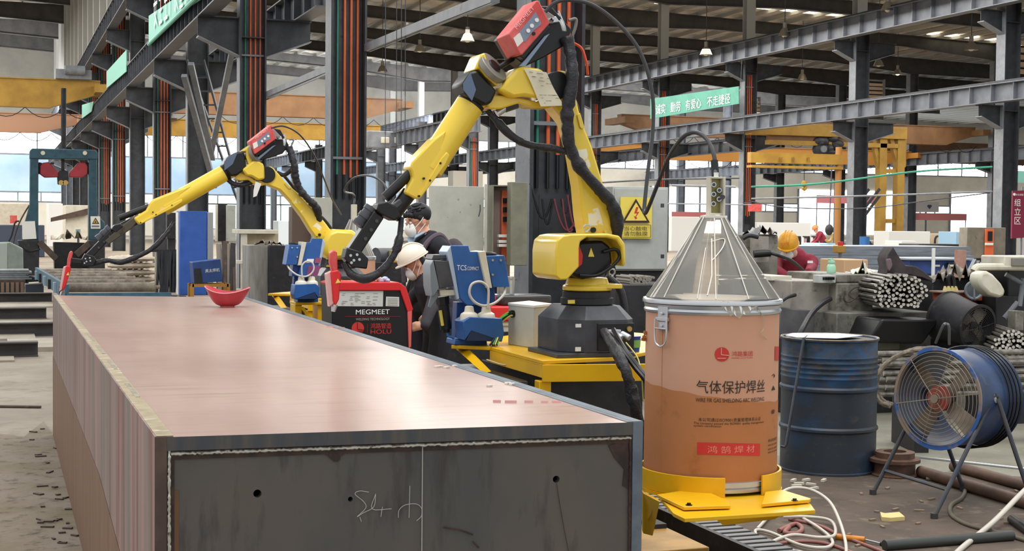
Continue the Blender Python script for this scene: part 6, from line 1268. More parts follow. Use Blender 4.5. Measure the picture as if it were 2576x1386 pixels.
# --- machine line behind the barrel
PANEL = M('scuffed_panel', '#a39c93', .55, 0, '#8a837a', 4, c3='#4a463f', sc3=7, lo3=.58, hi3=.68)
mc = thing('bar_machine', 'scuffed grey bar threading machine with black chute behind the barrel', 'machine', pd(2050, 880, 12))
boxat('front_panel', PANEL, mc, 1990, 706, 2104, 786, 12, .6, .01); 
q = MB(); Ym = pd(2040, 800, 11.95).y; Mx = lambda x, y, o=0: py_(x, y, Ym) + Vector((0, o, 0))
q.prism([Mx(1962, 770), Mx(1992, 776), Mx(2098, 786), Mx(2078, 832), Mx(2050, 880), Mx(1962, 880)], (0, .5, 0)); q.build('lower_panel', M('lower_grey', '#57565a', .5, 0, '#6d6b6a', 4), mc, bev=.01)
q = MB(); q.prism([Mx(2098, 788, -.7), Mx(2238, 790, -.7), Mx(2205, 850, -.65), Mx(2072, 846, -.65)], (0, .5, 0)); q.build('chute', BLK, mc, bev=.02)
q = MB(); p0_, p1_ = Mx(1950, 880), Mx(2098, 880); q.bx(p0_.x, p1_.x, Ym - .3, Ym + .9, 0, p0_.z + .1); q.build('machine_base', SOOT, mc)
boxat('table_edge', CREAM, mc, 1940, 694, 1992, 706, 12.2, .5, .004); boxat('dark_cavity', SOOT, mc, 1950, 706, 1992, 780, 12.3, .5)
q = MB(); q.tube([pd(2088, 752, 11.9), pd(2066, 765, 11.7), pd(2040, 790, 11.5), pd(2020, 825, 11.2), pd(2008, 850, 11.1)], .022, 9, sm=5); q.build('thick_hose', BLKR, mc)
q = MB(); q.tube([pd(2000, 742, 11.9), pd(1980, 748, 11.8), pd(1962, 760, 11.7)], .016, 8, sm=4); q.build('thick_hose', BLKR, mc)
boxat('slotted_block', GRYB, mc, 2061, 692, 2103, 712, 11.9, .1, .004)
for k in range(7): boxat('slot', BLK, mc, 2065 + k * 5.3, 697, 2068 + k * 5.3, 704, 11.88, .05, 0)
m2 = thing('bar_magazine', 'grimy pale steel box with loop mark between machine and bar ends', 'machine', pd(2150, 880, 12)); boxat('box_body', GRIME, m2, 2104, 712, 2197, 786, 12, .8, .012); boxat('box_top', GRIME, m2, 2104, 690, 2192, 711, 12, .8, .01)
q = MB(); lp = lambda x, y: pd(x, y, 11.96); q.tube([lp(*p) for p in ((2125, 735), (2123, 750), (2132, 760), (2150, 752), (2165, 735), (2178, 728), (2180, 740), (2165, 748), (2150, 752), (2135, 740), (2150, 724), (2175, 722))], .006, 6, sm=4); q.build('loop_wire', BRN, m2)
r_ = boxat('pedestal', M('pedestal_grime', '#7a766d', .65, 0, '#54524d', 5, c3='#34332f', sc3=12, lo3=.55), m2, 2104, 786, 2345, 885, 11.8, .9, .01)[1]
q = MB(); q.bx(r_[0], r_[1], r_[2], r_[3], 0, r_[4]); q.build('pedestal_foot', SOOT, m2)
boxat('pedestal_plate', OLIVD, m2, 2212, 800, 2265, 880, 11.75, .03, .01)
# thread rolling head behind the cone
hd = thing('rolling_head', 'oily threading head with pipes behind the clear cone lid', 'machine', pd(1910, 760, 13)); r_ = boxat('head_body', GRIME, hd, 1872, 590, 1958, 722, 13.2, .5, .02)[1]
q = MB(); q.bx(r_[0], r_[1], r_[2], r_[3], 0, r_[4]); q.build('head_pedestal', SOOT, hd)
q = MB(); q.cyl(pd(1910, 595, 13.05), pd(1910, 660, 13.05), .085, n=20); q.build('cylinder', PANEL, hd); q = MB(); q.tube([pd(1868, 600, 12.9), pd(1885, 592, 12.9), pd(1908, 596, 12.9)], .022, 8, sm=4); q.build('bent_pipe', BLK, hd)
q = MB(); q.cyl(pd(1896, 639, 12.9), pd(1938, 636, 12.9), .035, n=14); q.build('coupling', BLK, hd)
cloth('oily_rags', BLK, 'black oily rags heaped on the threading head', 'rags', [pd(1868, 592, 13.15), pd(1955, 590, 13.15), pd(1955, 590, 13.6), pd(1868, 592, 13.6)], 14, 4, .12, 41, th=.01)
q = MB(); q.tube([pd(1938, 636, 12.9), pd(1960, 643, 12.9), pd(1990, 655, 13.1), pd(2015, 675, 13.4), pd(2030, 690, 13.6), pd(2040, 696, 13.8)], .016, 8, sm=6); tag(q.build('air_hose', BLKR), 'black hose from the threading head to the maroon clad worker', 'hose')
# green bottle, boxes, post with yellow box
gbp = pd(2091, 691, 12.3); gb_ = thing('pump_bottle', 'pale green pump bottle standing on the grimy steel box', 'bottle', gbp); q = MB(); q.lathe(gbp, EZ, [(.036, 0), (.038, .01), (.038, .07), (.03, .085), (.024, .09), (.024, .1), (.03, .102), (.03, .118), (.015, .12), (.015, .14)], 22); q.build('bottle_body', M('mint_plastic', '#9fd3b4', .35), gb_); q = MB(); q.box(gbp + EZ * .135 - r0 * .01, (.04, .018, .014)); q.build('pump_head', MATS['mint_plastic'], gb_, bev=.003)
yp = thing('call_box', 'small yellow control box on a thin post behind grimy steel box', 'control box', pd(2117, 690, 17)); boxat('box', YELO, yp, 2106, 618, 2128, 636, 17, .1, .01); q = MB(); p = pd(2118, 636, 17.05); q.cyl((p.x, p.y + .04, 0), (p.x, p.y + .04, p.z + .01), .025, n=10); q.build('post', STEEL_L, yp); boxat('red_switch', RED, yp, 2113, 608, 2122, 618, 17.02, .05, .004)
cbox('cardboard_box', M('cardboard', '#c7a27c', .7), 'open brown cardboard box behind the grimy steel box', 'box', 2124, 653, 2184, 16, .5)
cloth('cream_sheet', CREAM, 'crumpled cream sheet lying on the grimy steel box', 'sheet', [pd(2140, 690, 12.1), pd(2200, 690, 12.1), pd(2200, 690, 12.5), pd(2140, 690, 12.5)], 10, 5, .14, 5, th=.01)
# --- bundles of bright bars
def bundle(cx, cy, rx, ry, d, n, ax, ln, r, label, group, seed, bottom_flat=True):
    rn = random.Random(seed); base = None; pts = []; tries = 0; o = pd(cx, cy, d); s_ = d / F
    while len(pts) < n and tries < 20000:
        tries += 1; u, v = rn.uniform(-rx, rx) * s_, rn.uniform(-ry, ry) * s_
        if (u / (rx * s_)) ** 2 + (v / (ry * s_)) ** 2 > 1 or (bottom_flat and v < -ry * s_ * .72): continue
        if any((u - a) ** 2 + (v - b) ** 2 < (2.05 * r) ** 2 for a, b in pts): continue
        pts.append((u, v))
    ax = ax.normalized(); x, y, z = frame(ax)
    for k, (u, v) in enumerate(pts):
        p = o + r0 * u + EZ * v - ax * rn.uniform(0, .06)
        if base is None:
            q = MB(); q.cyl(o, o + ax * ln, r, n=10); base = q.build('steel_bar', ROD); base.data.materials.append(RODE)
            for f in base.data.polygons:
                if abs(f.normal.dot(ax)) > .9: f.material_index = 1
            base.location += p - o; base0 = o.copy(); boff = base.location - p; ob = base
        else:
            ob = base.copy(); COL.objects.link(ob); ob.location = p + boff
        tag(ob, label, 'steel bar', group)
bundle(2262, 737, 66, 47, 11.5, 150, Vector((.36, 1, .0)), 1.3, .0125, 'bright steel bar in the bundle with its ends showing above the pedestal', 'bars in the capped bundle', 1)
bundle(2545, 878, 52, 46, 11.2, 80, Vector((.5, 1, 0)), 1.2, .0125, 'bright steel bar in the bundle behind the blue fan at right', 'bars in the far right bundle', 2)
bundle(2214, 950, 26, 60, 9.9, 40, r0 + f0 * .25, 1.6, .021, 'bright steel bar in the low bundle tied with rope behind the fan', 'bars in the roped bundle', 3)
q = MB(); p = pd(2540, 925, 11.2); q.bx(p.x - .12, p.x + .3, p.y, p.y + .5, 0, p.z - .01); tag(q.build('bar_trestle', SOOT), 'dark trestle under the far right bar bundle', 'trestle')
p = pd(2225, 1003, 9.95); a_ = (r0 + f0 * .25).normalized()
ck = thing('bar_cradle', 'dark steel cradle carrying the roped bar bundle', 'cradle', Vector((p.x, p.y, 0)))
for k in (.2, 1.3): c_ = p + a_ * k; q = MB(); q.box(Vector((c_.x, c_.y, (p.z) / 2)), (.1, .5, p.z), Matrix.Rotation(-.3, 3, 'Z')); q.build('cradle_block', SOOT, ck)
ROPE = M('grey_rope', '#85796a', .8, 0, '#5c5348', 30); q = MB()
rp_ = [(2330, 880), (2290, 884), (2250, 900), (2222, 922), (2204, 952), (2200, 985), (2215, 1012), (2240, 1022)]
q.tube([pd(x, y, 9.55) for x, y in rp_], .016, 8, sm=6, wob=.15); q.tube([pd(x + 6, y - 5, 9.6) for x, y in rp_], .013, 8, sm=6, wob=.15); q.tube([pd(x, y, 9.4) for x, y in ((2318, 886), (2360, 882), (2400, 896), (2440, 905), (2480, 900))], .015, 8, sm=6, wob=.15); tag(q.build('tie_rope', ROPE), 'thick grey rope tied around the low bar bundle', 'rope')
q = MB(); q.ell(pd(2345, 890, 9.45), (.1, .07, .055), None, 14, 8); tag(q.build('cloth_pad', SOOT), 'dark cloth pad resting on the roped bar bundle', 'pad')
# cloth with a peak over the capped bundle
vs = []; q = MB(); nx, ny = 24, 7; rn = random.Random(12); P3 = lambda x, y, dd: pd(x, y, dd)
topl = [(2188, 706), (2205, 702), (2222, 694), (2236, 680), (2232, 650), (2246, 621), (2262, 640), (2276, 668), (2300, 672), (2322, 682), (2345, 700)]
q.prism([P3(*p, 11.65) for p in ((2186, 707), (2212, 700), (2230, 690), (2234, 676), (2230, 655), (2234, 640), (2247, 621), (2258, 640), (2268, 655), (2278, 668), (2304, 670), (2326, 684), (2346, 702), (2344, 708), (2320, 698), (2290, 692), (2250, 690), (2215, 704), (2188, 710))], f0 * .3)
cl = q.build('dark_tarp', M('brown_black_cloth', '#443a3c', .8, 0, '#2e282b', 8), bev=.02); tag(cl, 'dark brown tarp with a raised peak over the capped bar bundle', 'tarp')
q = MB(); q.prism([P3(*p, 11.6) for p in ((2232, 676), (2230, 652), (2242, 650), (2246, 668), (2238, 684))], f0 * .03); q.build('tarp_fold', M('mauve_cloth', '#6d5c62', .8), cl, bev=.008)
# --- stack of plates, blue rack, posts
SHG = M('sheet_stack_grey', '#7f8790', .45, .2, '#666d76', 2, (1, 1, 12))
for k in range(6):
    q = MB(); Y = pd(2240, 690, 23).y; x0, x1 = py_(1985, 690, Y).x, py_(2452 - 8 * (k % 2), 690, Y).x; z = .35 + k * .145; q.bx(x0, x1, Y + .02 * (k % 3), Y + 1.4, z, z + .14); tag(q.build('sheet_pack', SHG, sm=0), 'long grey sheet pack, %s of the stack behind the worker' % ('lowest', 'second from bottom', 'third from bottom', 'third from top', 'second from top', 'topmost')[k], 'sheet pack', 'stacked sheet packs')
q = MB(); q.bx(x0 + .2, x0 + .4, Y, Y + 1.3, 0, .35); q.bx(x1 - .4, x1 - .2, Y, Y + 1.3, 0, .35); tag(q.build('stack_bearer', SOOT), 'dark bearers under the stacked grey sheet packs', 'bearer')
rk = thing('blue_rack', 'low blue steel rack with pale handles before the sheet stack', 'rack', pd(2370, 700, 19)); r_ = boxat('rack_body', M('rack_blue', '#2c4a8c', .5, 0, '#22376a', 4), rk, 2290, 655, 2450, 690, 19, .6, .01)[1]; q = MB(); q.bx(r_[0], r_[1], r_[2], r_[3], 0, r_[4]); q.build('rack_foot', SOOT, rk); boxat('rack_top', M('sheet_pale', '#8f98a2', .4, .2), rk, 2290, 650, 2450, 655, 18.9, .7, .004)
for x in (2318, 2356, 2398): boxat('dark_slot', BLK, rk, x - 12, 661, x + 12, 678, 18.97, .04, .004); boxat('wood_handle', CREAM, rk, x - 9, 666, x + 9, 671, 18.93, .04, .004)
q = MB(); p = pd(2347, 705, 12.6); q.cyl((p.x, p.y, 0), (p.x, p.y, pd(2347, 624, 12.6).z), .016, n=12); tag(q.build('white_pole', WHT), 'white upright pole behind the dark tarp', 'pole')
q = MB(); r_ = fbz(q, 2408, 629, 2431, 16.5, .05); tag(q.build('plank', M('pinkish_plank', '#b48d80', .7, 0, '#a07a6c', 8)), 'pinkish wooden plank standing upright by the blue rack', 'plank')
cloth('grey_sacking', M('grey_sacking', '#8c8478', .8, 0, '#5f584f', 6), 'crumpled grey sacking heaped over bars right of the tarp', 'sacking', [pd(2345, 708, 12.2), pd(2470, 700, 12.2), pd(2470, 696, 12.9), pd(2345, 702, 12.9)], 18, 6, .17, 51, th=.02)
sk = thing('scrap_rack', 'dark rack of tools and bars between tarp and cream hood', 'rack', pd(2420, 760, 13)); r_ = boxat('rack_body', SOOT, sk, 2345, 702, 2470, 800, 12.3, .8, .01)[1]; q = MB(); q.bx(r_[0], r_[1], r_[2], r_[3], 0, r_[4]); q.build('rack_foot', SOOT, sk)
for k in range(4): q = MB(); q.bar(pd(2430 + k * 10, 700, 12.5), pd(2452 + k * 9, 655 + k * 4, 12.8), .03, .03); q.build('tool_bar', BLK if k % 2 else STEEL_L, sk)
oc = thing('orange_channel', 'orange steel channel with dark stripes behind the dark fan', 'channel', pd(2420, 755, 11.9)); boxat('channel_web', M('channel_orange', '#d8613c', .5, 0, '#b9502f', 8), oc, 2374, 737, 2472, 757, 12.0, .15, .006); boxat('channel_lip', M('rust_lip', '#8a7566', .6), oc, 2374, 733, 2472, 738, 11.95, .2, .004)
for k in range(3): q = MB(); q.bar(pd(2440 + k * 9, 756, 11.98), pd(2449 + k * 9, 739, 11.98), .012, .01); q.build('stripe', BLK, oc, sm=0)
q = MB(); p = pd(2420, 757, 12.05); q.bx(p.x - .15, p.x + .15, p.y, p.y + .1, 0, p.z); q.build('channel_post', SOOT, oc)
yw = thing('wedge_blocks', 'pale yellow wedges with black clamp on the orange channel', 'wedges', pd(2390, 735, 12.05))
for k in range(4): q = MB(); x = 2376 + k * 9; q.prism([pd(x, 733, 12.03), pd(x + 9, 733, 12.03), pd(x + 4, 720, 12.03)], f0 * .06); q.build('wedge', M('wedge_yellow', '#d9cb8f', .6), yw, sm=0)
q = MB(); q.tube([pd(2388, 722, 12.1), pd(2386, 700, 12.1), pd(2392, 694, 12.1), pd(2398, 702, 12.1), pd(2400, 722, 12.1)], .02, 8, sm=3); q.build('clamp', BLK, yw)
gw = thing('grey_hand_wheel', 'grey guarded wheel beside the cream hood', 'wheel', pd(2448, 740, 11.9)); q = MB(); q.ring(pd(2450, 730, 11.85), -f0, .07, .012, 30, 8); q.build('rim', STEEL_L, gw); q = MB(); q.cyl(pd(2450, 730, 11.95), pd(2450, 730, 11.9), .075, n=26); q.build('guard_disc', M('guard_grey', '#62666b', .5), gw); q = MB(); q.bar(pd(2450, 712, 11.84), pd(2451, 748, 11.84), .012, .01); q.build('spoke', STEEL_L, gw)
# --- cream hooded machine at the right edge
hm = thing('cream_machine', 'cream hooded drilling machine with rounded guard at the right edge', 'machine', pd(2540, 860, 11.6))
q = MB(); Yh = pd(2510, 710, 11.4).y; Hh = lambda x, y, o=0: py_(x, y, Yh) + Vector((0, o, 0))
q.prism([Hh(x, y) for x, y in ((2466, 692), (2472, 684), (2486, 682), (2500, 690), (2520, 712), (2530, 730), (2528, 744), (2516, 750), (2490, 742), (2470, 722), (2464, 706))], (0, .14, 0)); q.build('rounded_guard', M('hood_cream', '#d6d1c0', .45, 0, '#c3bda8', 8), hm, bev=.03, sm=50)
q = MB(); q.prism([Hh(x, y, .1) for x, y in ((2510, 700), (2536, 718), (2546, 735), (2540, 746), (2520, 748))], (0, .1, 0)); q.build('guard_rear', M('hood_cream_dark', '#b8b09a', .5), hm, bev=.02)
q = MB(); q.tube([Hh(2490, 684, .2), Hh(2496, 676, .2), Hh(2515, 673, .2), Hh(2620, 674, .2)], .03, 10, sm=4); q.build('cream_pipe', MATS['hood_cream'], hm)
boxat('cream_box', MATS['hood_cream'], hm, 2527, 644, 2640, 674, 11.7, .3, .01); boxat('grey_window', M('panel_grey', '#7e7c74', .5), hm, 2549, 649, 2640, 669, 11.68, .1, .004)
r_ = boxat('dark_frame', SOOT, hm, 2506, 745, 2640, 850, 12, .8, .01)[1]; q = MB(); q.bx(r_[0], r_[1], r_[2], r_[3], 0, r_[4]); q.build('frame_foot', SOOT, hm); boxat('inner_dark', BLK, hm, 2535, 676, 2640, 750, 12.1, .5, .01)
for (a, b) in (((2530, 690), (2575, 715)), ((2575, 700), (2565, 770)), ((2560, 760), (2526, 800))): q = MB(); q.cyl(pd(*a, 11.8), pd(*b, 11.8), .02, n=10); q.build('machine_rod', STEEL_L, hm)
boxat('pale_bracket', GRIME, hm, 2555, 782, 2576, 832, 11.6, .1, .006)
# --- electric box on the column near the right edge
eb = thing('breaker_box', 'brown grey breaker box with orange open panel on far right column', 'electrical cabinet', pd(2480, 650, 45)); boxat('box_body', M('box_taupe', '#7f7a6e', .6, 0, '#6e695e', 3), eb, 2432, 572, 2530, 650, 44.8, .4, .02)
boxat('orange_panel', ORB, eb, 2479, 576, 2500, 648, 44.75, .04, .004); boxat('box_door', MATS['box_taupe'], eb, 2432, 573, 2467, 649, 44.7, .05, .01); boxat('breaker', BLK, eb, 2487, 582, 2497, 606, 44.7, .05, .004); boxat('terminal_block', WHT, eb, 2480, 611, 2499, 617, 44.7, .05, .004)
q = MB(); q.cyl(pd(2450, 597, 44.68) , pd(2450, 597, 44.66), .09, n=4); q.build('diamond_sticker', GRIME, eb)
q = MB(); p = pd(2470, 650, 45); q.bx(p.x - .3, p.x + .3, p.y, p.y + .3, 0, p.z); q.build('box_post', STEEL, eb)
# ================================================================== people
def caps(mb, p, q, r, r2=None, n=12):
    r2 = r if r2 is None else r2; p = Vector(p); q = Vector(q); mb.cyl(p, q, r, r2, n); mb.ell(p, r, None, n, 8); mb.ell(q, r2, None, n, 8)
def flesh(name, prims, mats, vox=.011, parent=None):
    """grow one continuous skin over overlapping solids; colour each face by the solid it came from"""
    mb = MB(); ref = []
    for pr in prims:
        k, mi = pr[0], pr[1]
        if k == 'c': caps(mb, *pr[2:]); a, b, r = Vector(pr[2]), Vector(pr[3]), pr[4]; r2 = pr[5] if len(pr) > 5 else r
        else: mb.ell(pr[2], pr[3], pr[4] if len(pr) > 4 else None, 20, 14); a = b = Vector(pr[2]); r = r2 = sum(pr[3]) / 3
        ref.append((mi, a, b, r, r2))
    me = bpy.data.meshes.new(name); me.from_pydata(mb.v, [], mb.f); o = bpy.data.objects.new(name, me); COL.objects.link(o)
    rm = o.modifiers.new('r', 'REMESH'); rm.mode = 'VOXEL'; rm.voxel_size = vox; sm = o.modifiers.new('s', 'SMOOTH'); sm.factor = .5; sm.iterations = 4
    bpy.context.view_layer.update(); nm = bpy.data.meshes.new_from_object(o.evaluated_get(bpy.context.evaluated_depsgraph_get()))
    o.modifiers.clear(); o.data = nm; nm.materials.clear()
    for m_ in mats: nm.materials.append(m_)
    for f in nm.polygons:
        c = f.center; best = 1e9
        for mi, a, b, r, r2 in ref:
            ab = b - a; t = 0 if ab.length < 1e-6 else max(0, min(1, (c - a).dot(ab) / ab.length_squared)); dd = (c - a.lerp(b, t)).length - (r + (r2 - r) * t)
            if dd < best: best = dd; f.material_index = mi
        f.use_smooth = True
    z0 = min(v.co.z for v in nm.vertices); c = sum((v.co for v in nm.vertices), Vector()) / len(nm.vertices); c.z = z0; nm.transform(Matrix.Translation(-c)); o.location = c; return o
def orient(fwd, up=(0, 0, 1)):
    f = Vector(fwd).normalized(); l = Vector(up).cross(f).normalized(); u = f.cross(l); return f, l, u, Matrix((l, -f, u)).transposed()   # local x=left, y=back, z=up
def head_prims(c, fwd, up, mi=0, s=1.):
    f, l, u, R = orient(fwd, up); g = lambda a, b, d: Vector(c) + f * a * s + l * b * s + u * d * s
    return [('e', mi, g(-.012, 0, .02), (.074 * s, .092 * s, .1 * s), R), ('e', mi, g(.022, 0, -.05), (.056 * s, .062 * s, .065 * s), R), ('e', mi, g(.092, 0, -.012), (.012 * s, .016 * s, .024 * s), R),
            ('e', mi, g(.082, 0, -.062), (.025 * s, .012 * s, .012 * s), R), ('e', mi, g(-.01, .077, -.005), (.01 * s, .02 * s, .032 * s), R), ('e', mi, g(-.01, -.077, -.005), (.01 * s, .02 * s, .032 * s), R),
            ('e', mi, g(.07, 0, .028), (.05 * s, .016 * s, .012 * s), R)], f, l, u, R, g
def hand_prims(w, d, pal, mi=0):
    """palm from the wrist along d, five bent fingers, thumb leaving the side"""
    d = Vector(d).normalized(); pal = Vector(pal).normalized(); s_ = d.cross(pal).normalized(); w = Vector(w); out = [('c', mi, w, w + d * .045, .026, .03), ('c', mi, w + d * .03 - s_ * .02, w + d * .075 - s_ * .026, .015), ('c', mi, w + d * .03 + s_ * .015, w + d * .075 + s_ * .024, .016)]
    for k, ln in enumerate((.058, .068, .064, .05)):
        b = w + d * .078 + s_ * (-.027 + .018 * k); m_ = b + d * ln * .5 + pal * .01; out += [('c', mi, b, m_, .0095, .009), ('c', mi, m_, m_ + d * ln * .3 + pal * .026, .009, .0078)]
    b = w + d * .025 - s_ * .03; m_ = b + d * .03 - s_ * .022 + pal * .012; out += [('c', mi, b, m_, .0115, .01), ('c', mi, m_, m_ + d * .028 + pal * .012, .01, .0085)]; return out
def shell(name, mat, c, rad, R, par, t0=0., t1=PI * .5, n=24, th=.006):
    q = MB(); c = Vector(c); vs = []; nv = 10
    for sgn in (1., 0.):
        for k in range(nv + 1):
            t = t0 + (t1 - t0) * k / nv
            for i in range(n): a = 2 * PI * i / n; rr = [x - (0 if sgn else th) for x in rad]; vs.append(c + R @ Vector((rr[0] * math.sin(t) * math.cos(a), rr[1] * math.sin(t) * math.sin(a), rr[2] * math.cos(t))))
    N_ = (nv + 1) * n; fs = []
    for k in range(nv):
        for i in range(n): j = (i + 1) % n; fs += [((k + 1) * n + i, (k + 1) * n + j, k * n + j, k * n + i), (N_ + k * n + i, N_ + k * n + j, N_ + (k + 1) * n + j, N_ + (k + 1) * n + i)]
    for i in range(n): j = (i + 1) % n; fs.append((nv * n + i, N_ + nv * n + i, N_ + nv * n + j, nv * n + j))
    q.add(vs, fs); return q.build(name, mat, par, sm=60)
def helmet(par, c, fwd, up, mat, s=1.):
    f, l, u, R = orient(fwd, up); h = shell('hard_hat', mat, Vector(c), (.112 * s, .138 * s, .128 * s), R, par)
    q = MB(); pts = []
    for i in range(28): a = 2 * PI * i / 28; e = 1. + (.16 * max(0, -math.sin(a)) ** 2); pts.append(Vector(c) + R @ Vector((.118 * s * math.cos(a), .146 * s * math.sin(a) * e, -.004)))
    q.add(pts + [p - u * .008 for p in pts] + [Vector(c) + R @ Vector((.1 * s * math.cos(2 * PI * i / 28), .125 * s * math.sin(2 * PI * i / 28), .0)) for i in range(28)], [(i, (i + 1) % 28, 28 + (i + 1) % 28, 28 + i) for i in range(28)] + [(i, 56 + i, 56 + (i + 1) % 28, (i + 1) % 28) for i in range(28)] + [(28 + i, 28 + (i + 1) % 28, 56 + (i + 1) % 28, 56 + i) for i in range(28)]); q.build('brim', mat, h, sm=50)
    q = MB()
    for b in (-.03, 0, .03): q.tube([Vector(c) + R @ Vector((b * s, -.138 * s * math.cos(t) * .98, .131 * s * math.sin(t))) for t in [.35 + 2.4 * k / 12 for k in range(13)]], .006 * s, 6)
    q.build('crown_rib', mat, h); return h
def mask(par, c, fwd, up, s=1., name='face_mask'):
    f, l, u, R = orient(fwd, up); g = lambda a, b, d: Vector(c) + f * a * s + l * b * s + u * d * s; q = MB()
    ring_ = []; n = 20; vs = [g(.118, 0, -.045)]
    prof = ((.45, .112), (.8, .095), (1., .062))
    for (e, a) in prof:
        for i in range(n): t = 2 * PI * i / n; vs.append(g(a - .01 * math.cos(t) * 0, .066 * e * math.cos(t), -.05 + .062 * e * math.sin(t)))
    q.add(vs, [(0, 1 + i, 1 + (i + 1) % n) for i in range(n)] + [(1 + k * n + i, 1 + (k + 1) * n + i, 1 + (k + 1) * n + (i + 1) % n, 1 + k * n + (i + 1) % n) for k in range(2) for i in range(n)]); mk = q.build(name, M('mask_white', '#efede8', .7), par, sm=70)
    q = MB()
    for b in (1, -1): q.tube([g(.06, .064 * b, -.03), g(.02, .083 * b, -.0), g(-.015, .086 * b, .03)], .003, 5); q.tube([g(.05, .06 * b, -.08), g(.02, .08 * b, -.05), g(-.02, .086 * b, -.02)], .003, 5)
    q.build('mask_strap', M('mask_white', '#efede8', .7), mk); return mk
def eyes(par, g, s=1.):
    for b in (.03, -.03):
        q = MB(); q.ell(g(.074, b, .008), (.011 * s,) * 3, None, 10, 8); e = q.build('eye', WHI, par); q = MB(); q.ell(g(.083, b, .006), (.005 * s,) * 3, None, 8, 6); q.build('iris', HAIR, e)
        q = MB(); q.tube([g(.076, b - .016, .03), g(.082, b, .036), g(.074, b + .018, .03)], .0035, 5); q.build('eyebrow', HAIR, par)
# --- standing visitor
base = pd(1078, 600, 10.9); base.z = 0; fw = (-r0 * .82 - f0 * .5).normalized(); lf = EZ.cross(fw); J = lambda a, b, z: base + fw * a + lf * b + EZ * z
hc = pd(1050, 557, 10.9); hf = (fw - EZ * .28)
hp, f, l, u, R, g = head_prims(hc, hf, EZ)
pr = hp + [('c', 0, hc - EZ * .05 - f * .02, J(.0, 0, 1.40), .055, .06), ('c', 1, J(0, 0, 1.31), J(0, 0, 1.02), .145, .135), ('c', 1, J(-.01, .15, 1.36), J(-.01, -.15, 1.36), .075), ('c', 1, J(-.01, .05, 1.42), J(-.01, -.05, 1.42), .06), ('c', 1, J(0, 0, 1.0), J(0, 0, .92), .15),
     ('c', 1, J(-.01, .2, 1.35), J(-.02, .25, 1.1), .06, .05), ('c', 1, J(-.02, .25, 1.1), J(.1, .22, .88), .048, .038), ('c', 1, J(-.01, -.2, 1.35), J(-.02, -.25, 1.1), .06, .05), ('c', 1, J(-.02, -.25, 1.1), J(.1, -.22, .88), .048, .038),
     ('c', 2, J(0, .09, .9), J(.02, .1, .48), .09, .065), ('c', 2, J(.02, .1, .48), J(-.02, .1, .09), .06, .045), ('c', 2, J(0, -.09, .9), J(.02, -.1, .48), .09, .065), ('c', 2, J(.02, -.1, .48), J(-.02, -.1, .09), .06, .045),
     ('c', 3, J(-.04, .1, .045), J(.14, .11, .035), .045, .036), ('c', 3, J(-.04, -.1, .045), J(.14, -.11, .035), .045, .036)]
pr += hand_prims(J(.11, .22, .87), fw * .3 - EZ, -lf) + hand_prims(J(.11, -.22, .87), fw * .3 - EZ, lf)
pa = tag(flesh('person', pr, [SKIN, NAVY, M('dark_trousers', '#2c2d36', .85), BLK], .0105), 'person in black jacket, white mask and glasses standing behind the helmeted worker', 'person')
eyes(pa, g)
q = MB(); q.ell(g(-.026, 0, .05), (.084, .1, .088), R, 22, 14); rn = random.Random(6)
for k in range(46):
    a, b = rn.uniform(-1.9, 1.9), rn.uniform(.1, .95); d_ = g(-.025 - .085 * math.cos(a) * b * -.9, .083 * math.sin(a) * b, .05 + .085 * math.sqrt(1 - b * b * .9)); q.ell(d_, (.014, .026, .007), R @ Matrix.Rotation(rn.uniform(-.5, .5), 3, 'Z'), 8, 6)
for k in range(7): q.ell(g(.062, -.055 + .018 * k, .062 + .004 * (k % 2)), (.014, .02, .022), R, 8, 6)
for b in (1, -1): q.ell(g(-.005, .072 * b, .03), (.012, .03, .03), R, 8, 6)
q.build('hair', HAIR, pa, sm=60)
mask(pa, hc, hf, EZ)
q = MB()
for b in (.032, -.032): q.ring(g(.096, b, .0), f, .022, .0018, 20, 5)
q.tube([g(.098, .01, .004), g(.1, 0, .006), g(.098, -.01, .004)], .0018, 5)
for b in (1, -1): q.tube([g(.094, .054 * b, .004), g(.0, .079 * b, .012)], .0018, 5)
q.build('glasses', M('glasses_frame', '#6a4a40', .3), pa)
q = MB(); q.prism([J(.14, .06, 1.42), J(.15, 0, 1.33), J(.14, -.06, 1.42), J(.05, -.07, 1.47), J(.05, .07, 1.47)], fw * .012); q.build('shirt_collar', M('shirt_blue', '#a9bdd0', .8), pa)
q = MB()
for b in (1, -1): q.tube([J(.0, .07 * b, 1.45), J(.07, .09 * b, 1.41), J(.1, .1 * b, 1.36)], .022, 8, sm=3)
q.build('jacket_collar', NAVY, pa)
for b in (1, -1): q = MB(); q.tube([J(-.12, .115 * b, 1.36), J(-.03, .125 * b, 1.445), J(.075, .125 * b, 1.39), J(.145, .12 * b, 1.25), J(.14, .12 * b, 1.08)], .022, 8, sm=5); q.build('backpack_strap', M('mauve_strap', '#5e525a', .85), pa)
q = MB(); q.ell(J(-.22, 0, 1.2), (.15, .1, .22), orient(fw)[3], 18, 12); q.build('backpack', M('backpack_grey', '#4a444a', .85), pa)
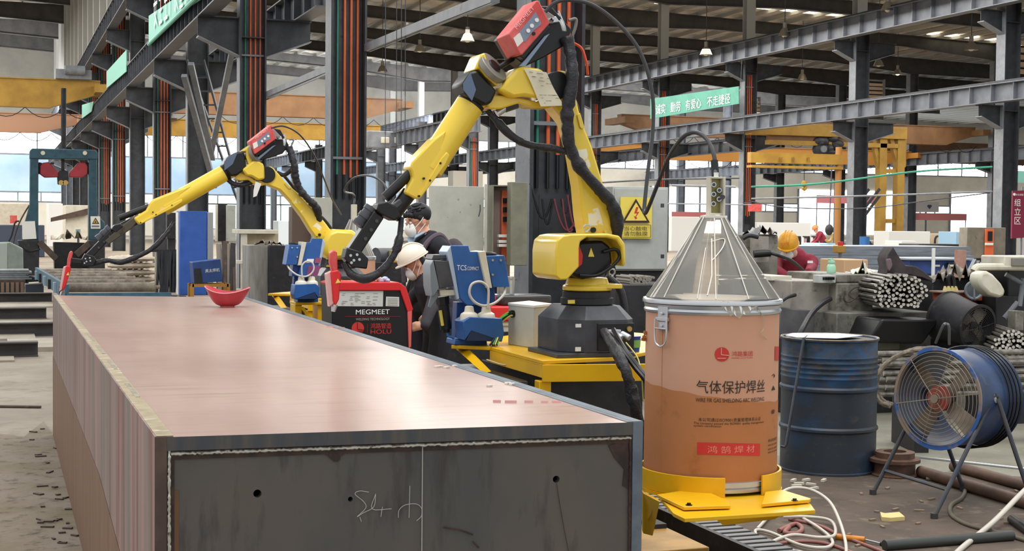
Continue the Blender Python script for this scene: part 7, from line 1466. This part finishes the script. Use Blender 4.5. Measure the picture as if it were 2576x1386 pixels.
# --- bending worker in a white helmet
base = pd(1106, 700, 10.3); base.z = 0; fw = (-r0 * .93 - f0 * .25).normalized(); lf = EZ.cross(fw); J = lambda a, b, z: base + fw * a + lf * b + EZ * z
hc = pd(1044, 664, 10.2); hf = (fw - EZ * .75); hu = (EZ * .8 + fw * .55)
hp, f, l, u, R, g = head_prims(hc, hf, hu, 0, .88)
sh = hc - fw * .12 - EZ * .13
pr = hp + [('c', 0, hc - u * .05 - f * .02, sh + EZ * .04, .052, .058), ('c', 1, sh - EZ * .03, J(-.02, 0, .92), .13, .145), ('c', 1, sh + lf * .15 - EZ * .02, sh - lf * .15 - EZ * .02, .075), ('c', 1, J(-.02, .0, .9), J(-.02, 0, .82), .15),
     ('c', 1, sh + lf * .2 - EZ * .03, J(.1, .26, .98), .06, .05), ('c', 1, J(.1, .26, .98), pd(1068, 818, 9.75), .05, .036), ('c', 1, sh - lf * .2 - EZ * .03, J(.15, -.25, .98), .06, .05), ('c', 1, J(.15, -.25, .98), J(.3, -.18, .86), .05, .036),
     ('c', 2, J(-.02, .1, .84), J(.06, .11, .45), .1, .065), ('c', 2, J(.06, .11, .45), J(-.02, .11, .09), .06, .045), ('c', 2, J(-.02, -.1, .84), J(.06, -.11, .45), .1, .065), ('c', 2, J(.06, -.11, .45), J(-.02, -.11, .09), .06, .045),
     ('c', 3, J(-.05, .11, .045), J(.14, .12, .035), .045, .036), ('c', 3, J(-.05, -.11, .045), J(.14, -.12, .035), .045, .036)]
pr += hand_prims(pd(1066, 819, 9.75), -r0 - EZ * .15, -EZ * .5 + f0 * .5) + hand_prims(J(.3, -.18, .86), fw, -EZ)
pb_ = tag(flesh('person', pr, [SKIN, M('charcoal_jacket', '#37333a', .85, 0, '#2b282e', 7), NAVY, BLK], .0105), 'person in white helmet and dark jacket bending down beside black welding source', 'person')
eyes(pb_, g, .88); mask(pb_, hc, hf, hu, .88)
HW = M('white_helmet', '#ece3cf', .35, coat=.2); helmet(pb_, g(-.01, 0, .05), f + u * .15, u - f * .15, HW, .84)
q = MB(); q.ell(g(-.04, 0, .0), (.064, .05, .058), R, 16, 10); q.build('hair', HAIR, pb_)
q = MB(); q.tube([sh + lf * .1 + EZ * .06, sh - fw * .08 + EZ * .08, sh - lf * .1 + EZ * .06], .035, 8, sm=4); q.build('hood_collar', MATS['charcoal_jacket'], pb_)
# --- worker in maroon at the threading machine
base = pd(2000, 700, 15.2); base.z = 0; fw = (-f0 * .95 - r0 * .25).normalized(); lf = EZ.cross(fw); J = lambda a, b, z: base + fw * a + lf * b + EZ * z
hc = pd(1982, 622, 14.85); hf = (fw - EZ * .7 - r0 * .1); hu = EZ * .9 + fw * .5
hp, f, l, u, R, g = head_prims(hc, hf, hu)
sh = pd(2000, 648, 15.1)
hnd = pd(2034, 690, 14.6)
pr = hp + [('c', 0, hc - u * .05, sh + EZ * .03, .05, .055), ('c', 1, sh - EZ * .02, J(0, 0, .95), .135, .15), ('c', 1, sh + lf * .15 - EZ * .03, sh - lf * .15 - EZ * .03, .075), ('c', 1, J(0, 0, .92), J(0, 0, .84), .155),
     ('c', 1, sh + lf * .18 - EZ * .04, pd(2042, 672, 14.95), .068, .058), ('c', 1, pd(2042, 672, 14.95), hnd + EZ * .03, .058, .04), ('c', 1, sh - lf * .19 - EZ * .04, pd(1955, 680, 14.95), .066, .055), ('c', 1, pd(1955, 680, 14.95), pd(1992, 702, 14.65), .053, .04),
     ('c', 2, J(0, .1, .85), J(.03, .11, .45), .095, .065), ('c', 2, J(.03, .11, .45), J(-.02, .11, .09), .06, .045), ('c', 2, J(0, -.1, .85), J(.03, -.11, .45), .095, .065), ('c', 2, J(.03, -.11, .45), J(-.02, -.11, .09), .06, .045),
     ('c', 3, J(-.05, .11, .045), J(.14, .12, .035), .045, .036), ('c', 3, J(-.05, -.11, .045), J(.14, -.12, .035), .045, .036)]
pr += hand_prims(hnd + EZ * .02, -EZ - r0 * .3, -f0, 4) + hand_prims(pd(1994, 702, 14.64), r0 * .8 - EZ * .3, -EZ, 4)
pc = tag(flesh('person', pr, [SKIN, MAROON, NAVY, BLK, M('pinkish_glove', '#b56a66', .8, 0, '#93525a', 40)], .0115), 'person in maroon overalls and yellow helmet bending over the machine', 'person')
eyes(pc, g); mask(pc, hc, hf, hu)
HY = M('yellow_helmet', '#dc9f2a', .4, 0, '#c98a1e', 14); hh = helmet(pc, g(-.01, 0, .045), f + u * .1, u - f * .1, HY)
o = pd(1965, 619, depth(g(.13, 0, .1)) - .04); text('安全帽', 'helmet_lettering', REDI, hh, pd(1963, 618, 14.66), r0 + EZ * .12, EZ, .085, .028, .004)
q = MB(); q.tube([sh + fw * .15 + lf * .16 - EZ * .16, sh + fw * .17 - EZ * .18, sh + fw * .15 - lf * .17 - EZ * .16], .011, 6, sm=4); q.build('reflective_band', M('silver_band', '#c9c6c4', .4), pc)
q = MB(); a_ = pd(2038, 659, 14.86); q.box(a_, (.055, .01, .025), Matrix((r0, f0, EZ)).transposed()); q.build('sleeve_patch', WHI, pc)
# --- small distant worker
base = pd(2072, 640, 55); base.z = 0; fw = (-r0).normalized(); lf = EZ.cross(fw); J = lambda a, b, z: base + fw * a + lf * b + EZ * z
hc = J(.32, 0, 1.36); hp, f, l, u, R, g = head_prims(hc, fw - EZ * .5, EZ)
pr = hp + [('c', 0, hc - EZ * .06, J(.2, 0, 1.22), .055), ('c', 1, J(.15, 0, 1.18), J(0, 0, .9), .14, .15), ('c', 1, J(.16, .2, 1.2), J(.3, .22, .95), .06, .05), ('c', 1, J(.3, .22, .95), J(.45, .15, .85), .05, .04), ('c', 1, J(.16, -.2, 1.2), J(.3, -.22, .95), .06, .05), ('c', 1, J(.3, -.22, .95), J(.45, -.15, .85), .05, .04),
     ('c', 2, J(0, .1, .86), J(.02, .1, .1), .09, .055), ('c', 2, J(0, -.1, .86), J(.02, -.1, .1), .09, .055), ('c', 2, J(0, .1, .04), J(.14, .1, .04), .045), ('c', 2, J(0, -.1, .04), J(.14, -.1, .04), .045)]
pr += hand_prims(J(.45, .15, .85), fw - EZ * .5, -EZ) + hand_prims(J(.45, -.15, .85), fw - EZ * .5, -EZ)
pdn = tag(flesh('person', pr, [SKIN, MAROON, NAVY], .02), 'small distant person in maroon with orange helmet near the gantry leg', 'person'); helmet(pdn, g(-.01, 0, .05), f, u, M('orange_helmet', '#d8763a', .5)); eyes(pdn, g)
q = MB(); shell('hard_hat_lying', M('yellow_helmet', '#dc9f2a', .4), pd(1006, 659, 17.25), (.11, .13, .12), orient(-f0)[3], None); o_ = bpy.data.objects['hard_hat_lying']; o_.name = 'hard_hat'; tag(o_, 'yellow hard hat lying on the dark tank left of the white helmeted worker', 'helmet')
# ================================================================== overhead cranes, lamps, signs, far objects
def crane(name, lab, x0, x1, Y, zb, h, mat, w=.6, taper=True, trolley=None):
    t = thing(name, lab, 'overhead crane', Vector(((x0 + x1) / 2, Y, zb))); tl = min(2.2, (x1 - x0) * .15) if taper else .01; ht = h * .45 if taper else h
    q = MB(); q.prism([(x0, Y, zb + h), (x1, Y, zb + h), (x1, Y, zb + h - ht), (x1 - tl, Y, zb), (x0 + tl, Y, zb), (x0, Y, zb + h - ht)], (0, w, 0)); q.build('main_girder', mat, t, sm=0)
    q = MB(); q.bx(x0, x1, Y - .06, Y + w + .06, zb + h, zb + h + .05); q.bx(x0 + tl, x1 - tl, Y - .05, Y + w + .05, zb - .03, zb); q.build('girder_flange', mat, t, sm=0)
    for x in (x0, x1): q = MB(); q.bx(x - .3, x + .3, Y - 1.2, Y + w + 1.2, zb + h - ht - .02, zb + h - ht + .35); q.build('end_carriage', mat, t, sm=0)
    q = MB(); n = int((x1 - x0) / 1.6)
    for k in range(n): xa = x0 + (x1 - x0) * k / n; q.tube(catenary((xa, Y - .15, zb - .05), (xa + (x1 - x0) / n, Y - .15, zb - .05), .45, 6), .02, 5)
    q.build('festoon_cable', BLK, t)
    if trolley:
        q = MB(); q.bx(trolley - .8, trolley + .8, Y - .3, Y + w + .3, zb + h + .05, zb + h + .5); q.cyl((trolley - .4, Y - .35, zb + h + .45), (trolley + .5, Y - .35, zb + h + .45), .22, n=14); q.build('trolley', STEEL_L, t, bev=.02)
    return t
zr = 6.05 + .72 + .1
cA = crane('overhead_crane', 'yellow overhead crane girder spanning the left bay near the portal machine', -22, 4.6, 69.5, zr - .25, 1.25, YELO, trolley=3.4)
crane('overhead_crane', 'pale brown overhead crane girder behind the yellow one in the left bay', -22, 4.6, 84, zr - .6, 1.0, M('crane_faded', '#b98f74', .6))
crane('overhead_crane', 'orange brown overhead crane girder spanning right of the main columns', 6.3, 21.8, 79.0, zr + .4, 1.15, ORG, taper=True)
crane('overhead_crane', 'yellow overhead crane girder just below the orange brown one', 6.3, 21.8, 84.0, zr - .55, .9, YELO, taper=False, trolley=9)
crane('overhead_crane', 'brown overhead crane girder passing behind the green slogan banner', 35.4, 61, 79, 6.9, 1.15, ORG)
crane('overhead_crane', 'ochre overhead crane girder below the green slogan banner', 35.4, 61, 86, 5.8, .95, M('crane_ochre', '#b98038', .6), trolley=46)
crane('overhead_crane', 'orange overhead crane girder at far right with dark characters', 60.5, 92, 92, 6.4, 1.5, ORG, taper=False)
# hoist block of the centre crane
hz = thing('chain_hoist', 'dark hoist trolley hanging below centre crane behind thin wires', 'hoist', pd(975, 345, 86)); q = MB(); fbx(q, 925, 330, 1012, 372, 83.8, .8); q.build('hoist_body', STEEL_L, hz, bev=.05)
for x in (935, 970, 1002): q = MB(); fbx(q, x - 10, 345, x + 10, 360, 83.6, .3); q.build('hoist_motor', CREAM, hz, bev=.03)
for k, x in enumerate((970, 998, 1010, 1020)):
    q = MB(); q.cyl(pd(x, -20, 20), pd(x - 1, 480 - 20 * k, 20), .006, n=5); tag(q.build('hoist_wire', DARK), 'thin dark wire hanging in the gap right of second column', 'wire', 'thin hanging wires')
# --- green banners
bn = thing('slogan_banner', 'green slogan banner with white characters hung between right columns', 'banner', pd(1745, 260, 68)); Xb = 32.0
B_ = lambda x, y: px_(x, y, Xb)
q = MB(); poly = [B_(1636, 249), B_(1858, 217), B_(1858, 261), B_(1636, 299)]; q.prism(poly, (.04, 0, 0)); q.build('banner_cloth', TGRN, bn, sm=0)
for p in (poly[0], poly[1]): q = MB(); q.cyl(p + Vector((.1, .0, -.1)), (p.x + .15, p.y, 9.1), .015, n=6); q.build('tie_cord', DARK, bn)
xd = (B_(1840, 262) - B_(1650, 289)); 
for s_, a, b in (('诚实', 1651, 1675), ('勤劳', 1688, 1713), ('有爱心', 1726, 1765), ('不走捷径', 1780, 1838)):
    y0 = 289 - (a - 1650) * .155; o = B_(a, y0) - Vector((.03, 0, 0)); e = B_(b, y0 - (b - a) * .155) - Vector((.03, 0, 0)); text(s_, 'banner_lettering', WHI, bn, o, e - o, EZ, (e - o).length, (B_(a, y0) - B_(a, y0 - 25)).length, .0)
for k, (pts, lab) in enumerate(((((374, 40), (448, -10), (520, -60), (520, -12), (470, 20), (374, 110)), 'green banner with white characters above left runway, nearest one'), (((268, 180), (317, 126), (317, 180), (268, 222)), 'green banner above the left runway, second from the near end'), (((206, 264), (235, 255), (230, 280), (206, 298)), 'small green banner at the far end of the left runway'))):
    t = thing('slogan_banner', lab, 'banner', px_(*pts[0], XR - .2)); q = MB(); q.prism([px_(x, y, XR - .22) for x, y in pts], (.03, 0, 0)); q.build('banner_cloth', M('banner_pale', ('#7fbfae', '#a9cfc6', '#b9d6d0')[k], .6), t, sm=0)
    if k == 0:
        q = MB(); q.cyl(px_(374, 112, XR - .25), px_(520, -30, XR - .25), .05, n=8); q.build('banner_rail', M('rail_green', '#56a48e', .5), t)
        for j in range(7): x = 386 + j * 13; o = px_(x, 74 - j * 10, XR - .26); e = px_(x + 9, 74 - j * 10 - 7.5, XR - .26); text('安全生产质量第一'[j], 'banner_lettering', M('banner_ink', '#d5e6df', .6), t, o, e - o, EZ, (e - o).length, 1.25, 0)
# --- red vertical banner and other signs
rb = thing('area_banner', 'maroon vertical banner with white characters at the right edge', 'banner', pd(2560, 600, 40)); plr = Pl(2562, 540, 40)
plr.pr([(2548, 480), (2600, 478), (2598, 596), (2545, 600)], 0, .05, 'banner_cloth', M('banner_maroon', '#7e2440', .6), rb, bev=0)
for s_, y in (('组', 518), ('立', 541), ('区', 564)): ptxt(plr, s_, 2551, 2567, y, 18, WHI, rb, 'banner_lettering', -.01)
ptxt(plr, '安全通道', 2555, 2574, 492, 5, WHI, rb, 'banner_lettering', -.01); q = MB(); c_ = plr.P(2551, 489, -.01); q.cyl(c_, c_ + Vector((0, -.01, 0)), .04, n=14); q.build('emblem_dot', WHI, rb)
q = MB(); p = plr.P(2572, 598); q.cyl((p.x, p.y + .05, 0), (p.x, p.y + .05, plr.P(2572, 470).z), .03, n=8); q.build('banner_pole', STEEL_L, rb)
for k, (x0, y0, x1, y1, d, m_, lab) in enumerate(((1884, 513, 1917, 532, 64, REDD, 'small red sign hung on a wire beside the right column'), (2055, 492, 2210, 512, 100, M('pink_band', '#d4828c', .6), 'long faded red banner behind the yellow gantry legs'), (2290, 537, 2432, 554, 105, M('coral_band', '#e08a88', .6), 'coral banner band across the bright doors at right'), (1690, 533, 1800, 556, 118, M('coral_band', '#e08a88', .6), 'coral banner band behind the clear cone lid'), (1500, 540, 1535, 560, 118, M('coral_band', '#e08a88', .6), 'coral banner end behind the warning cabinet'), (2548, 430, 2600, 460, 60, M('banner_pale', '#a9cfc6', .6), 'pale green banner above the maroon one at the right edge'))):
    q = MB(); r_ = fbx(q, x0, y0, x1, y1, d, .05); o_ = tag(q.build('hanging_sign', m_, sm=0), lab, 'sign')
    if k:
        for x in (r_[0] + .05, r_[1] - .05): q = MB(); q.bx(x - .03, x + .03, r_[3], r_[3] + .05, 0, r_[5]); q.build('sign_post', STEEL_L, o_)
hs = thing('heart_board', 'white board with a dark heart in the bright area at right', 'board', pd(2330, 520, 110)); plh = Pl(2330, 520, 110); plh.pr([(2298, 508), (2362, 508), (2362, 534), (2298, 534)], 0, .05, 'board', WHT, hs, bev=0); plh.pr([(2338, 516), (2341, 515), (2344, 518), (2338, 526), (2332, 518), (2335, 515)], -.03, 0, 'heart', M('heart_ink', '#565878', .6), hs, bev=0)
q = MB(); p = plh.P(2330, 534); q.bx(p.x - .05, p.x + .05, p.y, p.y + .1, 0, p.z); q.build('board_post', STEEL_L, hs)
# --- high bay lamps
def lamp(x, y, d, lab, s=1., lit=False):
    p = pd(x, y, d); t = thing('high_bay_lamp', lab, 'lamp', p, 'high bay lamps'); r = .3 * s
    q = MB(); q.lathe(p, EZ, [(r, 0), (r * .96, .02), (r * .55, .3 * s), (r * .3, .36 * s), (r * .3, .6 * s)], 20, caps=False); q.build('lamp_shade', M('lamp_shade_grey', '#8e8a82', .4, .4), t)
    q = MB(); q.ell(p + EZ * .1 * s, r * .5, None, 12, 8); q.build('bulb', M('bulb_lit', '#fff2dc', .4, emit=2.5) if lit else CREAM, t)
    q = MB(); q.cyl(p + EZ * .58 * s, (p.x, p.y, roof_z(p.x) + .99), .02, n=6); q.build('lamp_stem', DARK, t)
for (x, y, d, lab, lit) in ((2234, 28, 55, 'grey high bay lamp above the upper right runway, rightmost near the frame top', False), (1974, 92, 62, 'grey high bay lamp between the two tall right columns', False), (1776, 138, 66, 'grey high bay lamp above the green slogan banner', False), (1176, 104, 60, 'grey high bay lamp left of the raised red feeder', False), (1056, 130, 72, 'grey high bay lamp right of the second column', False), (962, 180, 84, 'small high bay lamp above the far orange crane', False), (2443, 126, 62, 'grey high bay lamp under the right skylight strip', False), (2210, 166, 78, 'small high bay lamp between the upper and lower right runways', False), (2018, 200, 88, 'small dark high bay lamp right of the green banner column', False), (2258, 188, 92, 'small lit lamp glowing above the lower right runway', True)): lamp(x, y, d, lab, 1., lit)
# --- yellow semi gantry crane
sg = thing('gantry_crane', 'yellow gantry crane with braced legs in the far right bay', 'gantry crane', pd(2255, 640, 70)); Yg = pd(2250, 400, 68).y; G = lambda x, y, o=0: py_(x, y, Yg) + Vector((0, o, 0))
q = MB(); a, b = G(1890, 345), G(2283, 322); zt, zb = G(2200, 318).z, G(2200, 348).z; q.bx(a.x, b.x, Yg, Yg + .6, zb, zt); q.build('gantry_beam', YELO, sg, bev=.02)
q = MB(); q.bx(a.x + 1, b.x - .4, Yg + .1, Yg + .5, zb - .42, zb - .22); q.build('hoist_rail', YELO, sg); q = MB(); q.bx(a.x + 1, b.x - 1, Yg + .2, Yg + .4, zb - .22, zb); q.build('rail_web', ORG, sg)
for x in (2227, 2272): q = MB(); t_ = G(x, 350); q.bx(t_.x - .2, t_.x + .2, Yg + .1, Yg + .5, 0, zb); q.build('gantry_leg', YELO, sg, bev=.02)
for (a_, b_) in (((2205, 352), (2222, 430)), ((2248, 345), (2272, 425)), ((2225, 430), (2272, 430)), ((2222, 556), (2272, 556)), ((2283, 335), (2280, 420))): q = MB(); q.bar(G(*a_, .3), G(*b_, .3), .22, .2); q.build('leg_brace', YELO, sg)
hb = thing('electric_hoist', 'dark grimy electric hoist under the yellow gantry beam', 'hoist', G(2088, 370, .2)); rn = random.Random(14)
for k in range(14): q = MB(); q.ell(G(rn.uniform(2062, 2112), rn.uniform(345, 388), .25), (rn.uniform(.2, .4), .3, rn.uniform(.16, .3)), None, 10, 8); q.build('hoist_casting', SOOT if k % 3 else STEEL, hb)
q = MB(); q.cyl(G(2070, 375, -.1), G(2070, 375, .3), .16, n=16); q.build('drum_end', STEEL_L, hb)
sj = thing('jib_crane', 'ochre jib crane with brown column left of the tall right column', 'jib crane', pd(2110, 640, 60)); Yj = pd(2110, 500, 58).y; Jj = lambda x, y, o=0: py_(x, y, Yj) + Vector((0, o, 0))
q = MB(); p = Jj(2108, 500); q.cyl((p.x, p.y, 0), (p.x, p.y, Jj(2108, 370).z), .13, n=14); q.build('jib_post', M('post_ochre', '#9a6a34', .6), sj)
q = MB(); a, b = Jj(1885, 388), Jj(2115, 388); q.bx(a.x, b.x, Yj - .15, Yj + .15, Jj(2000, 412).z, Jj(2000, 386).z); q.bx(a.x, b.x, Yj - .2, Yj + .2, Jj(2000, 424).z, Jj(2000, 418).z); q.build('jib_beam', YELO, sj)
plj = Pl(1980, 400, depth(Jj(1980, 400)) - .25)
for s_, x in (('起', 1958), ('重', 1990), ('机', 2028)): ptxt(plj, s_, x, x + 10, 408, 13, M('brown_ink', '#6a4520', .6), sj, 'beam_lettering')
hk = thing('crane_hook', 'small ochre crane hook hanging before the cream wall at right', 'hook', Jj(2023, 470)); q = MB(); q.cyl(Jj(2023, 424), Jj(2023, 460), .02, n=6); q.build('hook_wire', DARK, hk); q = MB(); q.tube([Jj(2023, 460), Jj(2027, 468), Jj(2024, 477), Jj(2019, 472)], .06, 8, sm=4); q.ell(Jj(2023, 462), (.12, .1, .14), None, 10, 8); q.build('hook_block', YELO, hk)
h2 = thing('crane_hook', 'large black and yellow hook block beside the distant maroon worker', 'hook', pd(2085, 600, 50)); q = MB(); q.tube([pd(2086, 580, 50), pd(2093, 592, 50), pd(2090, 604, 50), pd(2082, 607, 50), pd(2078, 602, 50)], .05, 8, sm=4); q.build('hook', M('hook_brass', '#a88a4a', .5), h2); q = MB(); q.ell(pd(2086, 578, 50), (.16, .12, .2), None, 12, 8); q.build('hook_sheave', SOOT, h2); q = MB(); q.cyl(pd(2086, 570, 50), pd(2092, 425, 50), .025, n=6); q.build('hook_chain', DARK, h2)
# --- small runway with pipe railings in the right bay
for k, (pts, r, m_, d, lab) in enumerate(((((1890, 470), (2060, 462), (2300, 432), (2496, 420)), .032, PGRN, 45, 'green pipe run crossing behind the right columns'), (((1890, 500), (2200, 492), (2496, 482)), .03, STEEL_L, 46, 'grey conduit crossing behind the tall right column'), (((1884, 505), (1960, 520), (2080, 525), (2200, 522), (2330, 505), (2490, 485)), .018, DARK, 46, 'thin sagging cable strung between the right columns'), (((1500, 460), (1650, 452), (1860, 448)), .03, DARK, 48, 'dark cable strung behind the grey warning cabinet'), (((1660, 512), (1890, 515)), .025, STEEL_L, 52, 'thin grey rail crossing behind the roller guide'), (((1690, 466), (1850, 470)), .04, STEEL_L, 52, 'grey rail just below the dark cable at centre right'))):
    q = MB(); q.tube([pd(x, y, d) for x, y in pts], r, 7, sm=5); tag(q.build('overhead_pipe', m_), lab, 'pipe')
# stairs with platform
st = thing('steel_stair', 'dark steel stair behind the tall right column by the gantry', 'stair', pd(2210, 640, 62)); Ys = pd(2200, 560, 62).y; T = lambda x, y, o=0: py_(x, y, Ys) + Vector((0, o, 0))
for o in (0, .8):
    for (a, b) in (((2166, 582), (2205, 635)), ((2166, 555), (2213, 492)), ((2166, 535), (2213, 475))): q = MB(); q.bar(T(*a, o), T(*b, o), .05, .12); q.build('stringer', STEEL, st)
for k in range(7): t_ = k / 6; p = T(2166, 582).lerp(T(2205, 635), t_); q = MB(); q.bx(p.x - .12, p.x + .12, Ys, Ys + .8, p.z - .02, p.z + .02); q.build('tread', STEEL_L, st)
q = MB(); p = T(2166, 582); q.bx(p.x - .05, p.x + .05, Ys, Ys + .06, 0, p.z); q.bx(p.x - .05, p.x + .05, Ys + .75, Ys + .8, 0, T(2166, 530).z); q.build('stair_post', STEEL, st)
for k, (x0, y0, x1, d, m_, lab, nm, cat) in enumerate(((2163, 595, 2186, 58, M('drum_plain_blue', '#2f64a0', .5), 'blue drum beside the foot of the steel stair', 'blue_drum', 'drum'), (2236, 582, 2340, 66, WHT, 'white panel cabinet behind the yellow gantry leg', 'panel_cabinet', 'cabinet'), (2342, 588, 2440, 68, M('panel_tan', '#c8b69a', .6), 'tan panel with pipe loop right of white cabinet', 'panel_cabinet', 'cabinet'), (2268, 606, 2304, 60, WHT, 'small white cabinet in front of the larger white panel', 'panel_cabinet', 'cabinet'), (2312, 614, 2425, 50, SOOT, 'long black machine table before the tan panel', 'machine_table', 'table'), (2061, 612, 2102, 50, M('pale_blue_box', '#9fc4de', .5), 'pale blue box below the hanging hook block', 'blue_box', 'box'), (2545, 585, 2640, 55, M('white_slats', '#d4d2ca', .6), 'white slatted enclosure at the right edge below maroon banner', 'slat_enclosure', 'enclosure'), (1505, 540, 1560, 60, WHT, 'white machine housing between near robot and warning cabinet', 'machine_housing', 'machine'), (1690, 545, 1760, 80, WHT, 'white machine housing behind the cone lid', 'machine_housing', 'machine'), (1905, 560, 2040, 85, WHT, 'long white machine housing far behind the yellow helmet', 'machine_housing', 'machine'), (1955, 600, 2050, 58, M('rack_dark', '#55565c', .6), 'dark rack of goods behind the yellow helmeted worker', 'goods_rack', 'rack'), (2405, 583, 2432, 60, M('pale_blue_box', '#9fc4de', .5), 'small pale blue box left of the breaker box', 'blue_box', 'box'), (700, 556, 800, 60, M('pale_machine', '#b9c2c8', .5), 'pale blue grey machine seen under the far robot arm', 'machine_housing', 'machine'), (925, 540, 1015, 55, M('pale_machine', '#b9c2c8', .5), 'pale blue grey machine left of the standing person', 'machine_housing', 'machine'), (1140, 430, 1215, 100, M('pale_machine2', '#c4c0b4', .5), 'far pale partition above the open cabinet door', 'partition_panel', 'panel'), (1505, 615, 1548, 30, SOOT, 'dark machine side between near robot and cabinet', 'dark_housing', 'machine'))):
    if nm == 'blue_drum': p = pz(2175, 652, 0); p = pd(2175, 600, d); q = MB(); q.cyl((p.x, p.y, 0), (p.x, p.y, pd(2175, 595, d).z), .2, n=24); tag(q.build(nm, m_), lab, cat); continue
    o_ = cbox(nm, m_, lab, cat, x0, y0, x1, d, 1.2, 0, .02)
q = MB(); loop = [(2352, 650), (2352, 610), (2354, 598), (2362, 594), (2400, 593), (2415, 592)]; q.tube([pd(x, y, 67.2) for x, y in loop] , .05, 7, sm=4); q.tube([pd(x, y, 67.2) for x, y in ((2393, 585), (2393, 612))], .05, 7); tag(q.build('pipe_loop', SOOT), 'black pipe loop in front of the tan panel', 'pipe')
# row of standing goods behind the worker
for k in range(7):
    x = 2010 + k * 7.5; q = MB(); r_ = fbz(q, x, 594 + (k % 3) * 3, x + 5, 57, .4); tag(q.build('wrapped_post', (BLK, WHT, M('mauve_wrap', '#b08a94', .6))[k % 3], sm=0), '%s wrapped post standing on the floor behind the yellow helmet' % ('black', 'white', 'mauve')[k % 3] + ', %s from the helmet' % ('first', 'second', 'third', 'fourth', 'fifth', 'sixth', 'seventh')[k], 'post')

for k, (x0, y0, x1, y1, d, lab) in enumerate(((2178, 208, 2226, 258, 88, 'slatted pale louvre panel beside the tall right column above lower runway'), (1893, 252, 1912, 300, 90, 'narrow slatted louvre panel right of the green slogan banner'), (2556, 100, 2620, 190, 80, 'slatted louvre panel at the right edge between the runways'))):
    t = thing('louvre_panel', lab, 'louvre', pd((x0 + x1) / 2, y1, d)); hgt = y1 - y0; n = 5
    for j in range(n): y = y0 + hgt * (j + .15) / n; q = MB(); fbx(q, x0, y, x1, y + hgt * .62 / n, d, .2); q.build('slat', M('slat_tan', '#c4ae94', .6), t, bev=.02)
    q = MB(); fbx(q, x1 - 2, y0 - 8, x1 + 1, y1 + 6, d + .1, .2); fbx(q, x0 - 1, y0 - 8, x1, y0 - 5, d + .1, .2); q.build('louvre_frame', STEEL_L, t, sm=0)
# ---- wisp of welding smoke rising beside the second column
sm_ = bpy.data.materials.new('welding_smoke'); sm_.use_nodes = True; nt = sm_.node_tree; nt.nodes.clear(); LK = nt.links
o_ = nt.nodes.new('ShaderNodeOutputMaterial'); v_ = nt.nodes.new('ShaderNodeVolumeScatter'); v_.inputs['Color'].default_value = (.9, .95, 1, 1)
tc_ = nt.nodes.new('ShaderNodeTexCoord'); nz = nt.nodes.new('ShaderNodeTexNoise'); nz.inputs['Scale'].default_value = 2.2; nz.inputs['Detail'].default_value = 4
LK.new(tc_.outputs['Object'], nz.inputs['Vector'])
mr = nt.nodes.new('ShaderNodeMapRange'); mr.inputs[1].default_value = .42; mr.inputs[2].default_value = .75; mr.inputs[3].default_value = 0; mr.inputs[4].default_value = 1.1; LK.new(nz.outputs['Fac'], mr.inputs[0])
LK.new(mr.outputs[0], v_.inputs['Density']); LK.new(v_.outputs[0], o_.inputs['Volume'])
q = MB(); q.tube([pd(950, 440, 19), pd(955, 390, 19), pd(962, 330, 19), pd(975, 270, 19), pd(990, 215, 19), pd(1000, 175, 19)], [.09, .16, .22, .25, .22, .15, .08], 14, sm=5)
tag(q.build('smoke', sm_), 'thin wisp of welding smoke rising right of the second column', 'smoke', kind='stuff')
